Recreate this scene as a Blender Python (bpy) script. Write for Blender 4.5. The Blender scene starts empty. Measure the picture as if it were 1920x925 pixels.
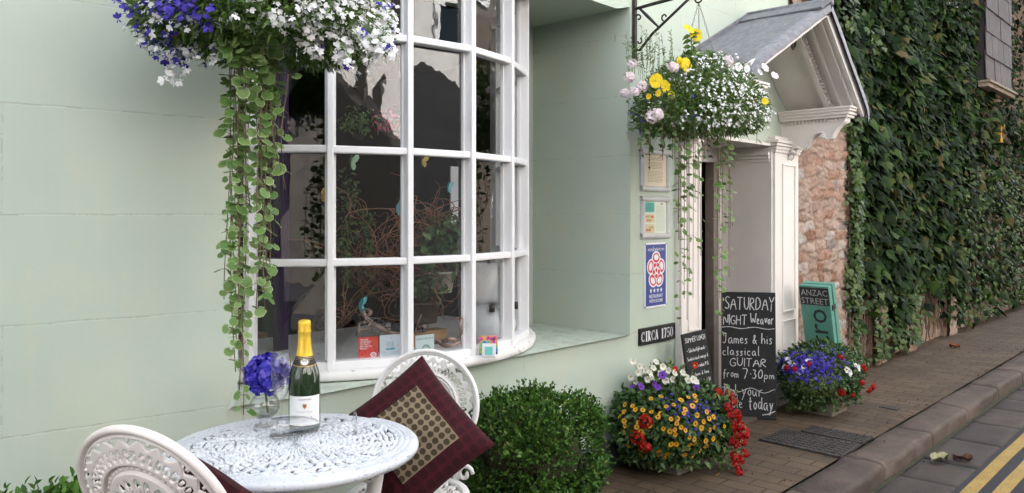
import bpy, bmesh, math, random
import numpy as np
from mathutils import Vector, Matrix, noise
C = bpy.context
S = C.scene
rnd = random.Random(7)
nrnd = np.random.default_rng(7)
PI = math.pi
R = math.radians
# ------------------------------------------------------------------ camera, sky, sun, exposure
YAW = 42.9            # angle between the shop front (world X) and the view axis
H = 1.4               # camera height above the pavement
cam_d = bpy.data.cameras.new('camera')
cam = bpy.data.objects.new('camera', cam_d)
S.collection.objects.link(cam)
S.camera = cam
cam.location = (0, 0, H)
cam.rotation_euler = (R(90), 0, R(YAW - 90))
cam_d.sensor_width = 36
cam_d.lens = 36 * 1500 / 1920
cam_d.shift_y = -58.5 / 1920
cam_d.clip_start = .05
cam_d.clip_end = 500
SUN_DIR = Vector((-.22, -.60, -.77)).normalized()      # the way the light travels
W_ = bpy.data.worlds.new('World')
S.world = W_
W_.use_nodes = True
wn = W_.node_tree
sky = wn.nodes.new('ShaderNodeTexSky')
sky.sky_type = 'NISHITA'
sky.sun_disc = False
sky.sun_elevation = math.asin(-SUN_DIR.z)
sky.sun_rotation = math.atan2(-SUN_DIR.x, -SUN_DIR.y)
sky.air_density = 1.0
sky.dust_density = 2.0
bgn = wn.nodes['Background']
hsv = wn.nodes.new('ShaderNodeHueSaturation')       # thin white cloud over the blue
hsv.inputs['Saturation'].default_value = .25
wn.links.new(sky.outputs[0], hsv.inputs['Color'])
wn.links.new(hsv.outputs[0], bgn.inputs[0])
bgn.inputs[1].default_value = .15
sun_d = bpy.data.lights.new('sun', 'SUN')
sun_d.energy = 4.5
sun_d.angle = R(.6)
sun_d.color = (1, .95, .88)
sun = bpy.data.objects.new('sun', sun_d)
S.collection.objects.link(sun)
sun.location = (0, 0, 12)
sun.rotation_euler = SUN_DIR.to_track_quat('-Z', 'Y').to_euler()
S.view_settings.view_transform = 'Standard'
S.view_settings.look = 'None'
S.view_settings.exposure = 2.85
S.view_settings.gamma = 1
S.render.engine = 'CYCLES'
S.cycles.max_bounces = 7
S.cycles.diffuse_bounces = 3
S.cycles.glossy_bounces = 4
S.cycles.transmission_bounces = 6
S.cycles.transparent_max_bounces = 12
S.cycles.caustics_reflective = False
S.cycles.caustics_refractive = False
S.cycles.use_denoising = True
# ------------------------------------------------------------------ where a point of the photograph lies in the place
FW = Vector((math.cos(R(YAW)), math.sin(R(YAW)), 0))
RT = Vector((math.sin(R(YAW)), -math.cos(R(YAW)), 0))
def ray(px, py):
    return FW + RT * ((px - 960) / 1500) + Vector((0, 0, (404 - py) / 1500))
O_ = Vector((0, 0, H))
def on_d(px, py, d): return O_ + ray(px, py) * d
def on_y(px, py, Y):
    r = ray(px, py); return O_ + r * (Y / r.y)
def on_x(px, py, X):
    r = ray(px, py); return O_ + r * (X / r.x)
def on_z(px, py, z):
    r = ray(px, py); return O_ + r * ((z - H) / r.z)
# ------------------------------------------------------------------ mesh helpers
def rot_to(d, up=(0, 0, 1)):
    """matrix whose z axis is d"""
    return Vector(d).normalized().to_track_quat('Z', 'Y').to_matrix()
class MB:
    def __init__(s):
        s.v = []; s.f = []; s.m = []; s.sm = []; s.n = 0
    def add(s, vs, fs, mi=0, smooth=False, M=None):
        a = np.asarray(vs, dtype=float).reshape(-1, 3)
        if M is not None:
            m = np.array(M)
            a = a @ m[:3, :3].T + (m[:3, 3] if m.shape[0] == 4 else 0)
        s.v.append(a)
        b = s.n
        s.f.extend([[i + b for i in f] for f in fs])
        s.m.extend(mi if isinstance(mi, (list, tuple)) else [mi] * len(fs))
        s.sm.extend([smooth] * len(fs))
        s.n += len(a)
        return s
    def box(s, c, size, M=None, mi=0, bev=0):
        x, y, z = size[0] / 2, size[1] / 2, size[2] / 2
        if bev > 0:
            bm = bmesh.new(); bmesh.ops.create_cube(bm, size=1)
            for v in bm.verts: v.co = Vector((v.co.x * 2 * x, v.co.y * 2 * y, v.co.z * 2 * z))
            bmesh.ops.bevel(bm, geom=bm.edges[:], offset=bev, segments=2, profile=.5, affect='EDGES')
            vs = [v.co[:] for v in bm.verts]; bm.verts.index_update()
            fs = [[v.index for v in f.verts] for f in bm.faces]; bm.free()
        else:
            vs = [(-x, -y, -z), (x, -y, -z), (x, y, -z), (-x, y, -z), (-x, -y, z), (x, -y, z), (x, y, z), (-x, y, z)]
            fs = [(3, 2, 1, 0), (4, 5, 6, 7), (0, 1, 5, 4), (1, 2, 6, 5), (2, 3, 7, 6), (3, 0, 4, 7)]
        T = Matrix.Translation(Vector(c)) @ (M.to_4x4() if M is not None else Matrix.Identity(4))
        return s.add(vs, fs, mi, False, T)
    def bx(s, x0, x1, y0, y1, z0, z1, mi=0, bev=0):
        return s.box(((x0 + x1) / 2, (y0 + y1) / 2, (z0 + z1) / 2), (abs(x1 - x0), abs(y1 - y0), abs(z1 - z0)), None, mi, bev)
    def tube(s, pts, r, n=6, mi=0, caps=True, closed=False):
        P = [Vector(p) for p in pts]
        k = len(P)
        rs = r if isinstance(r, (list, tuple)) else [r] * k
        vs = []; fs = []
        prev = None
        for i, p in enumerate(P):
            if closed: t = P[(i + 1) % k] - P[i - 1]
            else: t = P[min(i + 1, k - 1)] - P[max(i - 1, 0)]
            if t.length < 1e-9: t = Vector((0, 0, 1))
            t.normalize()
            if prev is None:
                a = Vector((0, 0, 1)) if abs(t.z) < .9 else Vector((1, 0, 0))
                u = t.cross(a).normalized()
            else:
                u = (prev - t * prev.dot(t))
                u = u.normalized() if u.length > 1e-6 else t.orthogonal().normalized()
            prev = u
            w = t.cross(u)
            for j in range(n):
                q = 2 * PI * j / n
                vs.append(p + (u * math.cos(q) + w * math.sin(q)) * rs[i])
        for i in range(k if closed else k - 1):
            i2 = (i + 1) % k
            for j in range(n):
                j2 = (j + 1) % n
                fs.append((i * n + j, i * n + j2, i2 * n + j2, i2 * n + j))
        if caps and not closed:
            fs.append(tuple(range(n))[::-1]); fs.append(tuple((k - 1) * n + j for j in range(n)))
        return s.add([v[:] for v in vs], fs, mi, True)
    def lathe(s, prof, n=24, c=(0, 0, 0), M=None, mi=0, smooth=True, sx=1, sy=1):
        vs = []; fs = []
        k = len(prof)
        for (r, z) in prof:
            for j in range(n):
                a = 2 * PI * j / n
                vs.append((r * math.cos(a) * sx, r * math.sin(a) * sy, z))
        for i in range(k - 1):
            for j in range(n):
                j2 = (j + 1) % n
                fs.append((i * n + j, i * n + j2, (i + 1) * n + j2, (i + 1) * n + j))
        if isinstance(mi, list): mi = [mi[i] for i in range(k - 1) for j in range(n)]
        T = Matrix.Translation(Vector(c)) @ (M.to_4x4() if M is not None else Matrix.Identity(4))
        return s.add(vs, fs, mi, smooth, T)
    def prism(s, poly, d0, d1, M=None, mi=0):
        """poly in local xy, extruded from z d0 to d1"""
        n = len(poly)
        vs = [(p[0], p[1], d0) for p in poly] + [(p[0], p[1], d1) for p in poly]
        fs = [tuple(range(n))[::-1], tuple(range(n, 2 * n))] + [(i, (i + 1) % n, n + (i + 1) % n, n + i) for i in range(n)]
        return s.add(vs, fs, mi, False, M)
    def blob(s, c, rx, ry, rz, mi=0, sub=2, jit=0, seed=0):
        bm = bmesh.new(); bmesh.ops.create_icosphere(bm, subdivisions=sub, radius=1)
        vs = []
        for v in bm.verts:
            q = 1 + (jit * noise.noise(v.co * 2.1 + Vector((seed, 0, 0))) if jit else 0)
            vs.append((c[0] + v.co.x * rx * q, c[1] + v.co.y * ry * q, c[2] + v.co.z * rz * q))
        bm.verts.index_update()
        fs = [[v.index for v in f.verts] for f in bm.faces]; bm.free()
        return s.add(vs, fs, mi, True)
    def stamp(s, proto, Ms):
        """many copies of proto=(verts, faces, mats) at 4x4 numpy matrices Ms (k,4,4)"""
        pv, pf, pm = proto
        pv = np.asarray(pv, float)
        Ms = np.asarray(Ms, float)
        k = len(Ms)
        if not k: return s
        a = np.einsum('kij,nj->kni', Ms[:, :3, :3], pv) + Ms[:, None, :3, 3]
        s.v.append(a.reshape(-1, 3))
        n = len(pv); b = s.n
        for q in range(k):
            o = b + q * n
            s.f.extend([[i + o for i in f] for f in pf])
        s.m.extend(list(pm) * k); s.sm.extend([True] * (len(pf) * k))
        s.n += k * n
        return s
    def build(s, name, mats, parent=None, loc=None):
        me = bpy.data.meshes.new(name)
        vv = np.concatenate(s.v) if s.v else np.zeros((0, 3))
        if loc is not None: vv = vv - np.array(loc)
        me.from_pydata(vv.tolist(), [], s.f)
        if not isinstance(mats, (list, tuple)): mats = [mats]
        for m in mats: me.materials.append(m)
        me.polygons.foreach_set('material_index', s.m)
        me.polygons.foreach_set('use_smooth', s.sm)
        me.update()
        o = bpy.data.objects.new(name, me)
        S.collection.objects.link(o)
        if parent is not None:
            o.parent = parent
        if loc is not None: o.location = loc
        return o
def tag(o, label=None, cat=None, group=None, kind=None):
    if label: o['label'] = label
    if cat: o['category'] = cat
    if group: o['group'] = group
    if kind: o['kind'] = kind
    return o
def thing(name, label, cat, loc=(0, 0, 0), rz=0, group=None):
    o = bpy.data.objects.new(name, None)
    o.empty_display_size = .05
    S.collection.objects.link(o)
    o.location = loc; o.rotation_euler = (0, 0, rz)
    return tag(o, label, cat, group)
def kid(src, parent, loc=None, M=None):
    """a copy of a part sharing its mesh"""
    o = src.copy(); S.collection.objects.link(o); o.parent = parent
    if M is not None: o.matrix_local = M
    elif loc is not None: o.location = loc
    return o
def copy_tree(o, parent=None):
    c = o.copy(); S.collection.objects.link(c); c.parent = parent
    for ch in [q for q in S.objects if q.parent == o]: copy_tree(ch, c)
    return c
def frame(origin, xdir, ydir):
    """4x4 with given x, y axes"""
    x = Vector(xdir).normalized(); y = Vector(ydir); y = (y - x * y.dot(x)).normalized(); z = x.cross(y)
    m = Matrix((x, y, z)).transposed().to_4x4(); m.translation = Vector(origin)
    return m
def rand_mats(P, N, size, spin=True, tilt=.5, up=None):
    """numpy 4x4s: at points P with z axis near normals N, sizes size"""
    k = len(P)
    N = np.asarray(N, float) + nrnd.normal(0, tilt, (k, 3))
    N /= np.linalg.norm(N, axis=1)[:, None] + 1e-9
    if up is None: A = nrnd.normal(0, 1, (k, 3))
    else: A = np.asarray(up, float) + nrnd.normal(0, .35, (k, 3))
    X = np.cross(A, N); X /= np.linalg.norm(X, axis=1)[:, None] + 1e-9
    Y = np.cross(N, X)
    M = np.zeros((k, 4, 4)); sz = np.asarray(size).reshape(-1, 1)
    M[:, :3, 0] = X * sz; M[:, :3, 1] = Y * sz; M[:, :3, 2] = N * sz; M[:, :3, 3] = P; M[:, 3, 3] = 1
    return M
def ellipsoid_pts(k, c, r, shell=(.75, 1.0), zmin=-1, zmax=1):
    out = []
    d = nrnd.normal(0, 1, (k * 3, 3)); d /= np.linalg.norm(d, axis=1)[:, None]
    d = d[(d[:, 2] > zmin) & (d[:, 2] < zmax)][:k]
    q = nrnd.uniform(shell[0], shell[1], (len(d), 1))
    return np.array(c) + d * q * np.array(r), d
# ------------------------------------------------------------------ materials
MATS = {}
def mat(name, col, rough=.6, metal=0, spec=.5, **kw):
    m = bpy.data.materials.new(name); m.use_nodes = True
    b = m.node_tree.nodes['Principled BSDF']
    b.inputs['Base Color'].default_value = (*col, 1)
    b.inputs['Roughness'].default_value = rough
    b.inputs['Metallic'].default_value = metal
    b.inputs['Specular IOR Level'].default_value = spec
    for k, v in kw.items(): b.inputs[k].default_value = v
    MATS[name] = m
    return m
def nd(m, t, **kw):
    n = m.node_tree.nodes.new(t)
    for k, v in kw.items():
        if isinstance(k, str) and hasattr(n, k): setattr(n, k, v)
        else: n.inputs[k].default_value = v
    return n
def lk(m, a, b): m.node_tree.links.new(a, b)
def bsdf(m): return m.node_tree.nodes['Principled BSDF']
def pos(m, scale=(1, 1, 1), obj=False):
    if obj: p = nd(m, 'ShaderNodeTexCoord').outputs['Object']
    else: p = nd(m, 'ShaderNodeNewGeometry').outputs['Position']
    mp = nd(m, 'ShaderNodeMapping'); mp.inputs['Scale'].default_value = scale
    lk(m, p, mp.inputs[0]); return mp.outputs[0]
def noise_n(m, vec, scale, detail=4, rough=.6):
    n = nd(m, 'ShaderNodeTexNoise'); n.inputs['Scale'].default_value = scale
    n.inputs['Detail'].default_value = detail; n.inputs['Roughness'].default_value = rough
    lk(m, vec, n.inputs['Vector']); return n.outputs['Fac']
def ramp(m, fac, stops):
    n = nd(m, 'ShaderNodeValToRGB')
    e = n.color_ramp.elements
    while len(e) < len(stops): e.new(.5)
    for i, (p, c) in enumerate(stops):
        e[i].position = p; e[i].color = (*c, 1) if len(c) == 3 else c
    lk(m, fac, n.inputs[0]); return n.outputs[0]
def mixc(m, fac, a, b, mode='MIX'):
    n = nd(m, 'ShaderNodeMix', data_type='RGBA', blend_type=mode)
    for sock, val in ((n.inputs[0], fac), (n.inputs[6], a), (n.inputs[7], b)):
        if hasattr(val, 'links'): lk(m, val, sock)
        elif isinstance(val, (int, float)): sock.default_value = val
        else: sock.default_value = (*val, 1)
    return n.outputs[2]
def mth(m, op, a, b=None):
    n = nd(m, 'ShaderNodeMath', operation=op)
    for i, v in enumerate((a, b)):
        if v is None: continue
        if hasattr(v, 'links'): lk(m, v, n.inputs[i])
        else: n.inputs[i].default_value = v
    return n.outputs[0]
def bump(m, h, strength=.3, dist=.01, prev=None):
    n = nd(m, 'ShaderNodeBump'); n.inputs['Strength'].default_value = strength; n.inputs['Distance'].default_value = dist
    lk(m, h, n.inputs['Height'])
    if prev is not None: lk(m, prev, n.inputs['Normal'])
    lk(m, n.outputs[0], bsdf(m).inputs['Normal']); return n.outputs[0]
G3 = (1, 1, 1)
def g(v): return (v, v, v)
def noisy(name, c1, c2, scale=8, rough=.7, bstr=.2, bscale=60, obj=False, dist=.004, spec=.4, sc=(1, 1, 1), **kw):
    m = mat(name, c1, rough, spec=spec, **kw)
    p = pos(m, sc, obj)
    f = noise_n(m, p, scale, 6)
    lk(m, ramp(m, f, [(.3, c1), (.7, c2)]), bsdf(m).inputs['Base Color'])
    if bstr: bump(m, noise_n(m, p, bscale, 4), bstr, dist)
    return m
# painted, lined-out render of the front
def make_render_mat():
    m = mat('sage_render', (.5, .57, .48), .62, spec=.3)
    geo = nd(m, 'ShaderNodeNewGeometry')
    sep = nd(m, 'ShaderNodeSeparateXYZ'); lk(m, geo.outputs['Position'], sep.inputs[0])
    p = geo.outputs['Position']
    wob = mth(m, 'MULTIPLY', mth(m, 'SUBTRACT', noise_n(m, p, 9, 3), .5), .012)
    cmb = nd(m, 'ShaderNodeCombineXYZ')
    lk(m, mth(m, 'ADD', sep.outputs['X'], wob), cmb.inputs[0])
    lk(m, mth(m, 'ADD', mth(m, 'ADD', sep.outputs['Z'], wob), -.042), cmb.inputs[1])
    br = nd(m, 'ShaderNodeTexBrick', offset=.5, squash=1)
    br.inputs['Scale'].default_value = 1; br.inputs['Mortar Size'].default_value = .0035
    br.inputs['Mortar Smooth'].default_value = .4; br.inputs['Brick Width'].default_value = 1.45; br.inputs['Row Height'].default_value = .34
    lk(m, cmb.outputs[0], br.inputs['Vector'])
    line = br.outputs['Fac']
    big = noise_n(m, p, 1.1, 5, .55)
    med = noise_n(m, pos(m, (1, 1, .35)), 5, 5, .65)
    base = ramp(m, big, [(.3, (.435, .525, .452)), (.5, (.475, .55, .468)), (.72, (.52, .57, .475))])
    base = mixc(m, mth(m, 'MULTIPLY', mth(m, 'MAXIMUM', mth(m, 'SUBTRACT', med, .5), 0), 1.0), base, (.42, .50, .47))
    warm = mth(m, 'MULTIPLY', mth(m, 'MAXIMUM', mth(m, 'SUBTRACT', noise_n(m, pos(m, (1, 1, 1.6)), 2.3, 6, .7), .5), 0), 1.4)
    base = mixc(m, warm, base, (.60, .57, .43))
    stk = noise_n(m, pos(m, (7, 7, .5)), 2.2, 5, .6)
    base = mixc(m, mth(m, 'MULTIPLY', mth(m, 'MAXIMUM', mth(m, 'SUBTRACT', stk, .52), 0), 1.1), base, (.56, .55, .42))
    base = mixc(m, mth(m, 'MULTIPLY', mth(m, 'MAXIMUM', mth(m, 'SUBTRACT', .45, stk), 0), .9), base, (.40, .48, .45))
    # hairline cracks along some of the lines
    crk = mth(m, 'MULTIPLY', mth(m, 'GREATER_THAN', line, .62), mth(m, 'GREATER_THAN', noise_n(m, p, 14, 4, .8), .52))
    base = mixc(m, mth(m, 'MULTIPLY', crk, .35), base, (.30, .29, .24))
    # small chips and algae specks
    spk = mth(m, 'GREATER_THAN', noise_n(m, pos(m, (1, 1, .4)), 55, 2, .5), .73)
    hi = mth(m, 'MULTIPLY', spk, mth(m, 'GREATER_THAN', sep.outputs['Z'], 2.35))
    hi = mth(m, 'MULTIPLY', hi, mth(m, 'GREATER_THAN', sep.outputs['X'], 3.6))
    base = mixc(m, mth(m, 'MULTIPLY', hi, .75), base, (.16, .18, .10))
    lk(m, base, bsdf(m).inputs['Base Color'])
    h = mth(m, 'ADD', mth(m, 'MULTIPLY', line, -1.0), mth(m, 'MULTIPLY', noise_n(m, p, 120, 3), .10))
    h = mth(m, 'ADD', h, mth(m, 'MULTIPLY', noise_n(m, p, 16, 4), .5))
    bump(m, h, .30, .004)
    return m
M_RENDER = make_render_mat()
def paint(name, col, chip=(.35, .34, .31), thr=.66, rough=.42, scale=34):
    m = mat(name, col, rough, spec=.45)
    p = pos(m)
    a = noise_n(m, p, 3, 4)
    base = ramp(m, a, [(.35, tuple(c * .93 for c in col)), (.65, col)])
    f = mth(m, 'GREATER_THAN', noise_n(m, p, scale, 5, .7), thr)
    lk(m, mixc(m, f, base, chip), bsdf(m).inputs['Base Color'])
    bump(m, noise_n(m, pos(m, (1, 1, .3)), 90, 3), .12, .002)
    return m
M_WHITE = paint('white_gloss_paint', (.80, .80, .81), thr=.735)
M_CREAM = paint('cream_porch_paint', (.81, .76, .72), (.5, .45, .4), thr=.76)
M_SILL = paint('peeling_sill_paint', (.74, .73, .71), (.42, .38, .33), thr=.62, rough=.6, scale=22)
M_PLINTH = noisy('dark_plinth', (.035, .04, .05), (.07, .075, .085), 6, .7)
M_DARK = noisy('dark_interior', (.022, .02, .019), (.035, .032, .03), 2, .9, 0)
M_IRON = noisy('black_iron', (.012, .012, .013), (.035, .028, .022), 30, .5, .4, 120)
def lead_mat():
    m = mat('lead_sheet', (.16, .16, .18), .55, spec=.5)
    p = pos(m)
    f = noise_n(m, pos(m, (1.5, 5, 5)), 6, 6, .7)
    lk(m, ramp(m, f, [(.3, (.10, .10, .115)), (.55, (.17, .17, .19)), (.75, (.27, .27, .29))]), bsdf(m).inputs['Base Color'])
    bump(m, noise_n(m, p, 25, 5), .35, .006); return m
M_LEAD = lead_mat()
# ground materials
def paver_mat():
    m = mat('brick_pavers', (.2, .15, .11), .75, spec=.3)
    geo = nd(m, 'ShaderNodeNewGeometry'); sep = nd(m, 'ShaderNodeSeparateXYZ'); lk(m, geo.outputs['Position'], sep.inputs[0])
    w = mth(m, 'MULTIPLY', mth(m, 'SUBTRACT', noise_n(m, geo.outputs['Position'], 5, 3), .5), .010)
    cmb = nd(m, 'ShaderNodeCombineXYZ'); lk(m, mth(m, 'ADD', sep.outputs['Y'], w), cmb.inputs[0]); lk(m, mth(m, 'ADD', sep.outputs['X'], w), cmb.inputs[1])
    br = nd(m, 'ShaderNodeTexBrick', offset=.5)
    br.inputs['Scale'].default_value = 1; br.inputs['Mortar Size'].default_value = .0042; br.inputs['Mortar Smooth'].default_value = .15
    br.inputs['Brick Width'].default_value = .215; br.inputs['Row Height'].default_value = .105; br.inputs['Bias'].default_value = 0
    br.inputs['Color1'].default_value = (.118, .080, .049, 1); br.inputs['Color2'].default_value = (.078, .054, .034, 1); br.inputs['Mortar'].default_value = (.028, .022, .016, 1)
    lk(m, cmb.outputs[0], br.inputs['Vector'])
    st = noise_n(m, geo.outputs['Position'], 2.2, 6, .7)
    c = mixc(m, .8, br.outputs['Color'], ramp(m, st, [(.3, g(.55)), (.65, g(1.1))]), 'MULTIPLY')
    fine = noise_n(m, geo.outputs['Position'], 160, 3)
    c = mixc(m, .5, c, ramp(m, fine, [(.3, g(.6)), (.7, g(1.25))]), 'MULTIPLY')
    lk(m, c, bsdf(m).inputs['Base Color'])
    h = mth(m, 'ADD', mth(m, 'MULTIPLY', br.outputs['Fac'], -1), mth(m, 'MULTIPLY', fine, .25))
    h = mth(m, 'ADD', h, mth(m, 'MULTIPLY', noise_n(m, geo.outputs['Position'], 7, 3), .8))
    bump(m, h, .6, .006); return m
M_PAVER = paver_mat()
def stone_mat(name, stops, rough=.8, sc=4, bst=.6, island=False, bscale=35):
    m = mat(name, stops[0][1], rough, spec=.3)
    p = pos(m)
    f = noise_n(m, p, sc, 8, .7)
    c = ramp(m, f, stops)
    if island:
        geo = nd(m, 'ShaderNodeNewGeometry')
        c = mixc(m, .85, c, ramp(m, geo.outputs['Random Per Island'], island), 'MULTIPLY')
    fine = noise_n(m, p, 140, 3)
    c = mixc(m, .5, c, ramp(m, fine, [(.3, g(.7)), (.7, g(1.2))]), 'MULTIPLY')
    lk(m, c, bsdf(m).inputs['Base Color'])
    h = mth(m, 'ADD', noise_n(m, p, bscale, 6, .7), mth(m, 'MULTIPLY', fine, .25))
    bump(m, h, bst, .008); return m
M_GRANITE = stone_mat('kerb_granite', [(.25, (.030, .023, .019)), (.5, (.082, .061, .050)), (.62, (.105, .077, .062)), (.75, (.17, .118, .086))], island=[(0, g(.8)), (1, g(1.15))], sc=3)
M_GUTTER = stone_mat('gutter_slab', [(.3, (.034, .028, .025)), (.6, (.066, .053, .047)), (.8, (.11, .086, .072))], island=[(0, g(.8)), (1, g(1.1))], sc=3)
def rubble_mat():
    m = mat('rubble_stone', (.35, .25, .18), .92, spec=.2)
    at = nd(m, 'ShaderNodeAttribute', attribute_name='stone'); sp = nd(m, 'ShaderNodeSeparateColor'); lk(m, at.outputs['Color'], sp.inputs[0])
    p = pos(m)
    tone = ramp(m, sp.outputs[0], [(0, (.25, .135, .095)), (.2, (.40, .25, .185)), (.45, (.38, .29, .24)), (.7, (.46, .33, .26)), (.85, (.44, .40, .37)), (1, (.27, .22, .20))])
    c = mixc(m, .8, tone, ramp(m, noise_n(m, p, 13, 7, .75), [(.3, g(.55)), (.7, g(1.25))]), 'MULTIPLY')
    c = mixc(m, sp.outputs[1], (.36, .255, .195), c)
    c = mixc(m, .5, c, ramp(m, noise_n(m, p, 110, 4, .7), [(.3, g(.65)), (.7, g(1.25))]), 'MULTIPLY')
    lk(m, c, bsdf(m).inputs['Base Color'])
    bump(m, mth(m, 'ADD', noise_n(m, p, 40, 6, .75), mth(m, 'MULTIPLY', noise_n(m, p, 150, 3), .4)), .8, .008); return m
M_RUBBLE = rubble_mat()
M_MORTAR = noisy('lime_mortar', (.25, .155, .11), (.37, .25, .185), 9, .95, .8, 50, dist=.01)
def asphalt_mat():
    m = mat('asphalt', (.05, .05, .055), .85, spec=.3)
    p = pos(m); f = noise_n(m, p, 220, 2, .5)
    b = noise_n(m, p, 1.5, 5)
    c = ramp(m, f, [(.35, (.012, .012, .015)), (.6, (.032, .032, .037)), (.75, (.075, .075, .08))])
    lk(m, mixc(m, .6, c, ramp(m, b, [(.3, g(.75)), (.7, g(1.2))]), 'MULTIPLY'), bsdf(m).inputs['Base Color'])
    bump(m, f, .7, .004); return m
M_ASPHALT = asphalt_mat()
def yellow_mat():
    m = mat('road_yellow', (.45, .30, .03), .7)
    p = pos(m); f = noise_n(m, p, 90, 4, .7)
    c = ramp(m, noise_n(m, p, 6, 5), [(.3, (.23, .145, .025)), (.7, (.34, .22, .04))])
    lk(m, mixc(m, mth(m, 'GREATER_THAN', f, .60), c, (.06, .055, .05)), bsdf(m).inputs['Base Color'])
    bump(m, f, .4, .003); return m
M_YELLOW = yellow_mat()
# leaves: each leaf is an island, so each gets its own tone
def leaf_mat(name, stops, rough=.45, trans=.3, spec=.45, vein=0):
    m = mat(name, stops[0][1], rough, spec=spec)
    geo = nd(m, 'ShaderNodeNewGeometry')
    c = ramp(m, geo.outputs['Random Per Island'], stops)
    f = noise_n(m, geo.outputs['Position'], 70, 3)
    c = mixc(m, .5, c, ramp(m, f, [(.3, g(.75)), (.7, g(1.2))]), 'MULTIPLY')
    lk(m, c, bsdf(m).inputs['Base Color'])
    if trans:
        t = nd(m, 'ShaderNodeBsdfTranslucent'); lk(m, c, t.inputs[0])
        mx = nd(m, 'ShaderNodeMixShader'); mx.inputs[0].default_value = trans
        lk(m, bsdf(m).outputs[0], mx.inputs[1]); lk(m, t.outputs[0], mx.inputs[2])
        lk(m, mx.outputs[0], m.node_tree.nodes['Material Output'].inputs[0])
    return m
M_LOBLEAF = leaf_mat('fine_foliage', [(0, (.035, .08, .012)), (.35, (.07, .14, .024)), (.7, (.13, .23, .045)), (1, (.22, .31, .09))])
M_GLECH = leaf_mat('nepeta_leaf', [(0, (.07, .15, .028)), (.5, (.13, .24, .06)), (1, (.22, .34, .11))], .5)
M_GLECHE = leaf_mat('nepeta_leaf_edge', [(0, (.13, .22, .06)), (.5, (.30, .40, .16)), (1, (.60, .64, .42))], .5)
M_BOX = leaf_mat('box_leaf', [(0, (.014, .048, .006)), (.4, (.040, .11, .013)), (.8, (.080, .175, .025)), (.95, (.11, .21, .035)), (1, (.20, .20, .06))], .5, .2, .25)
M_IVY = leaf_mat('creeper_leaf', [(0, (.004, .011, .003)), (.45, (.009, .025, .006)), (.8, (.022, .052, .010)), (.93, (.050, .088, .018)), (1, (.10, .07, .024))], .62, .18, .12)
M_IVYLT = leaf_mat('small_ivy_leaf', [(0, (.022, .05, .010)), (.5, (.045, .09, .016)), (1, (.10, .16, .035))], .45, .2)
M_HERB = leaf_mat('bedding_leaf', [(0, (.022, .055, .014)), (.5, (.045, .10, .025)), (1, (.09, .165, .045))], .5, .2)
M_STEM = noisy('plant_stem', (.12, .09, .05), (.20, .12, .09), 20, .7, 0)
M_GSTEM = noisy('green_stem', (.10, .16, .04), (.16, .22, .07), 20, .7, 0)
M_TWIGCORE = noisy('dark_twigs', (.03, .028, .015), (.05, .045, .022), 20, .9, 0)
def petal(name, stops, trans=.25, rough=.55): return leaf_mat(name, stops, rough, trans, .25)
M_PW = petal('white_petal', [(0, (.78, .78, .80)), (1, (.88, .88, .88))])
M_PB = petal('blue_petal', [(0, (.035, .022, .28)), (.6, (.065, .04, .42)), (1, (.13, .09, .55))])
M_PY = petal('yellow_petal', [(0, (.80, .58, .015)), (1, (.88, .70, .03))])
M_PO = petal('orange_yellow_petal', [(0, (.60, .27, .012)), (1, (.72, .40, .03))])
M_PR = petal('red_petal', [(0, (.26, .006, .006)), (.6, (.42, .010, .009)), (1, (.56, .03, .02))])
M_PINK = petal('blush_petal', [(0, (.80, .66, .70)), (1, (.86, .78, .80))])
M_PV = petal('violet_petal', [(0, (.12, .03, .36)), (1, (.22, .06, .50))])
M_HYD = petal('hydrangea_petal', [(0, (.018, .015, .26)), (.45, (.05, .042, .52)), (.8, (.11, .09, .64)), (1, (.24, .17, .68))])
M_CREAMP = leaf_mat('cream_petal', [(0, (.62, .60, .48)), (.5, (.74, .73, .66)), (1, (.82, .82, .78))], .55, .25, .25)
M_EYE = mat('flower_eye', (.05, .02, .01), .8)
M_EYEY = mat('flower_eye_yellow', (.6, .42, .05), .8)
# thin window glass: lets light through, mirrors the street
def thin_glass(name, tint, f0, rough=.004, ripple=0, edge=0):
    m = bpy.data.materials.new(name); m.use_nodes = True
    nt = m.node_tree; nt.nodes.remove(nt.nodes['Principled BSDF'])
    t = nd(m, 'ShaderNodeBsdfTransparent'); t.inputs[0].default_value = (*tint, 1)
    gl = nd(m, 'ShaderNodeBsdfGlossy'); gl.inputs['Roughness'].default_value = rough
    geo = nd(m, 'ShaderNodeNewGeometry')
    dt = nd(m, 'ShaderNodeVectorMath', operation='DOT_PRODUCT'); lk(m, geo.outputs['Normal'], dt.inputs[0]); lk(m, geo.outputs['Incoming'], dt.inputs[1])
    k = mth(m, 'POWER', mth(m, 'SUBTRACT', 1.0, mth(m, 'ABSOLUTE', dt.outputs['Value'])), 5.0)
    f = mth(m, 'ADD', f0, mth(m, 'MULTIPLY', k, 1 - f0))
    if edge:      # thick curved glass swallows light where it is seen edge on
        lk(m, mixc(m, mth(m, 'POWER', mth(m, 'SUBTRACT', 1.0, mth(m, 'ABSOLUTE', dt.outputs['Value'])), 2.0), tint, g(edge)), t.inputs[0])
    if ripple:
        b = nd(m, 'ShaderNodeBump'); b.inputs['Strength'].default_value = ripple; b.inputs['Distance'].default_value = .01
        lk(m, noise_n(m, geo.outputs['Position'], 7, 2), b.inputs['Height']); lk(m, b.outputs[0], gl.inputs['Normal'])
    mx = nd(m, 'ShaderNodeMixShader')
    lk(m, f, mx.inputs[0]); lk(m, t.outputs[0], mx.inputs[1]); lk(m, gl.outputs[0], mx.inputs[2])
    lk(m, mx.outputs[0], nt.nodes['Material Output'].inputs[0]); return m
M_PANE = thin_glass('window_glass', (.90, .91, .91), .115, .004, .05)
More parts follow.
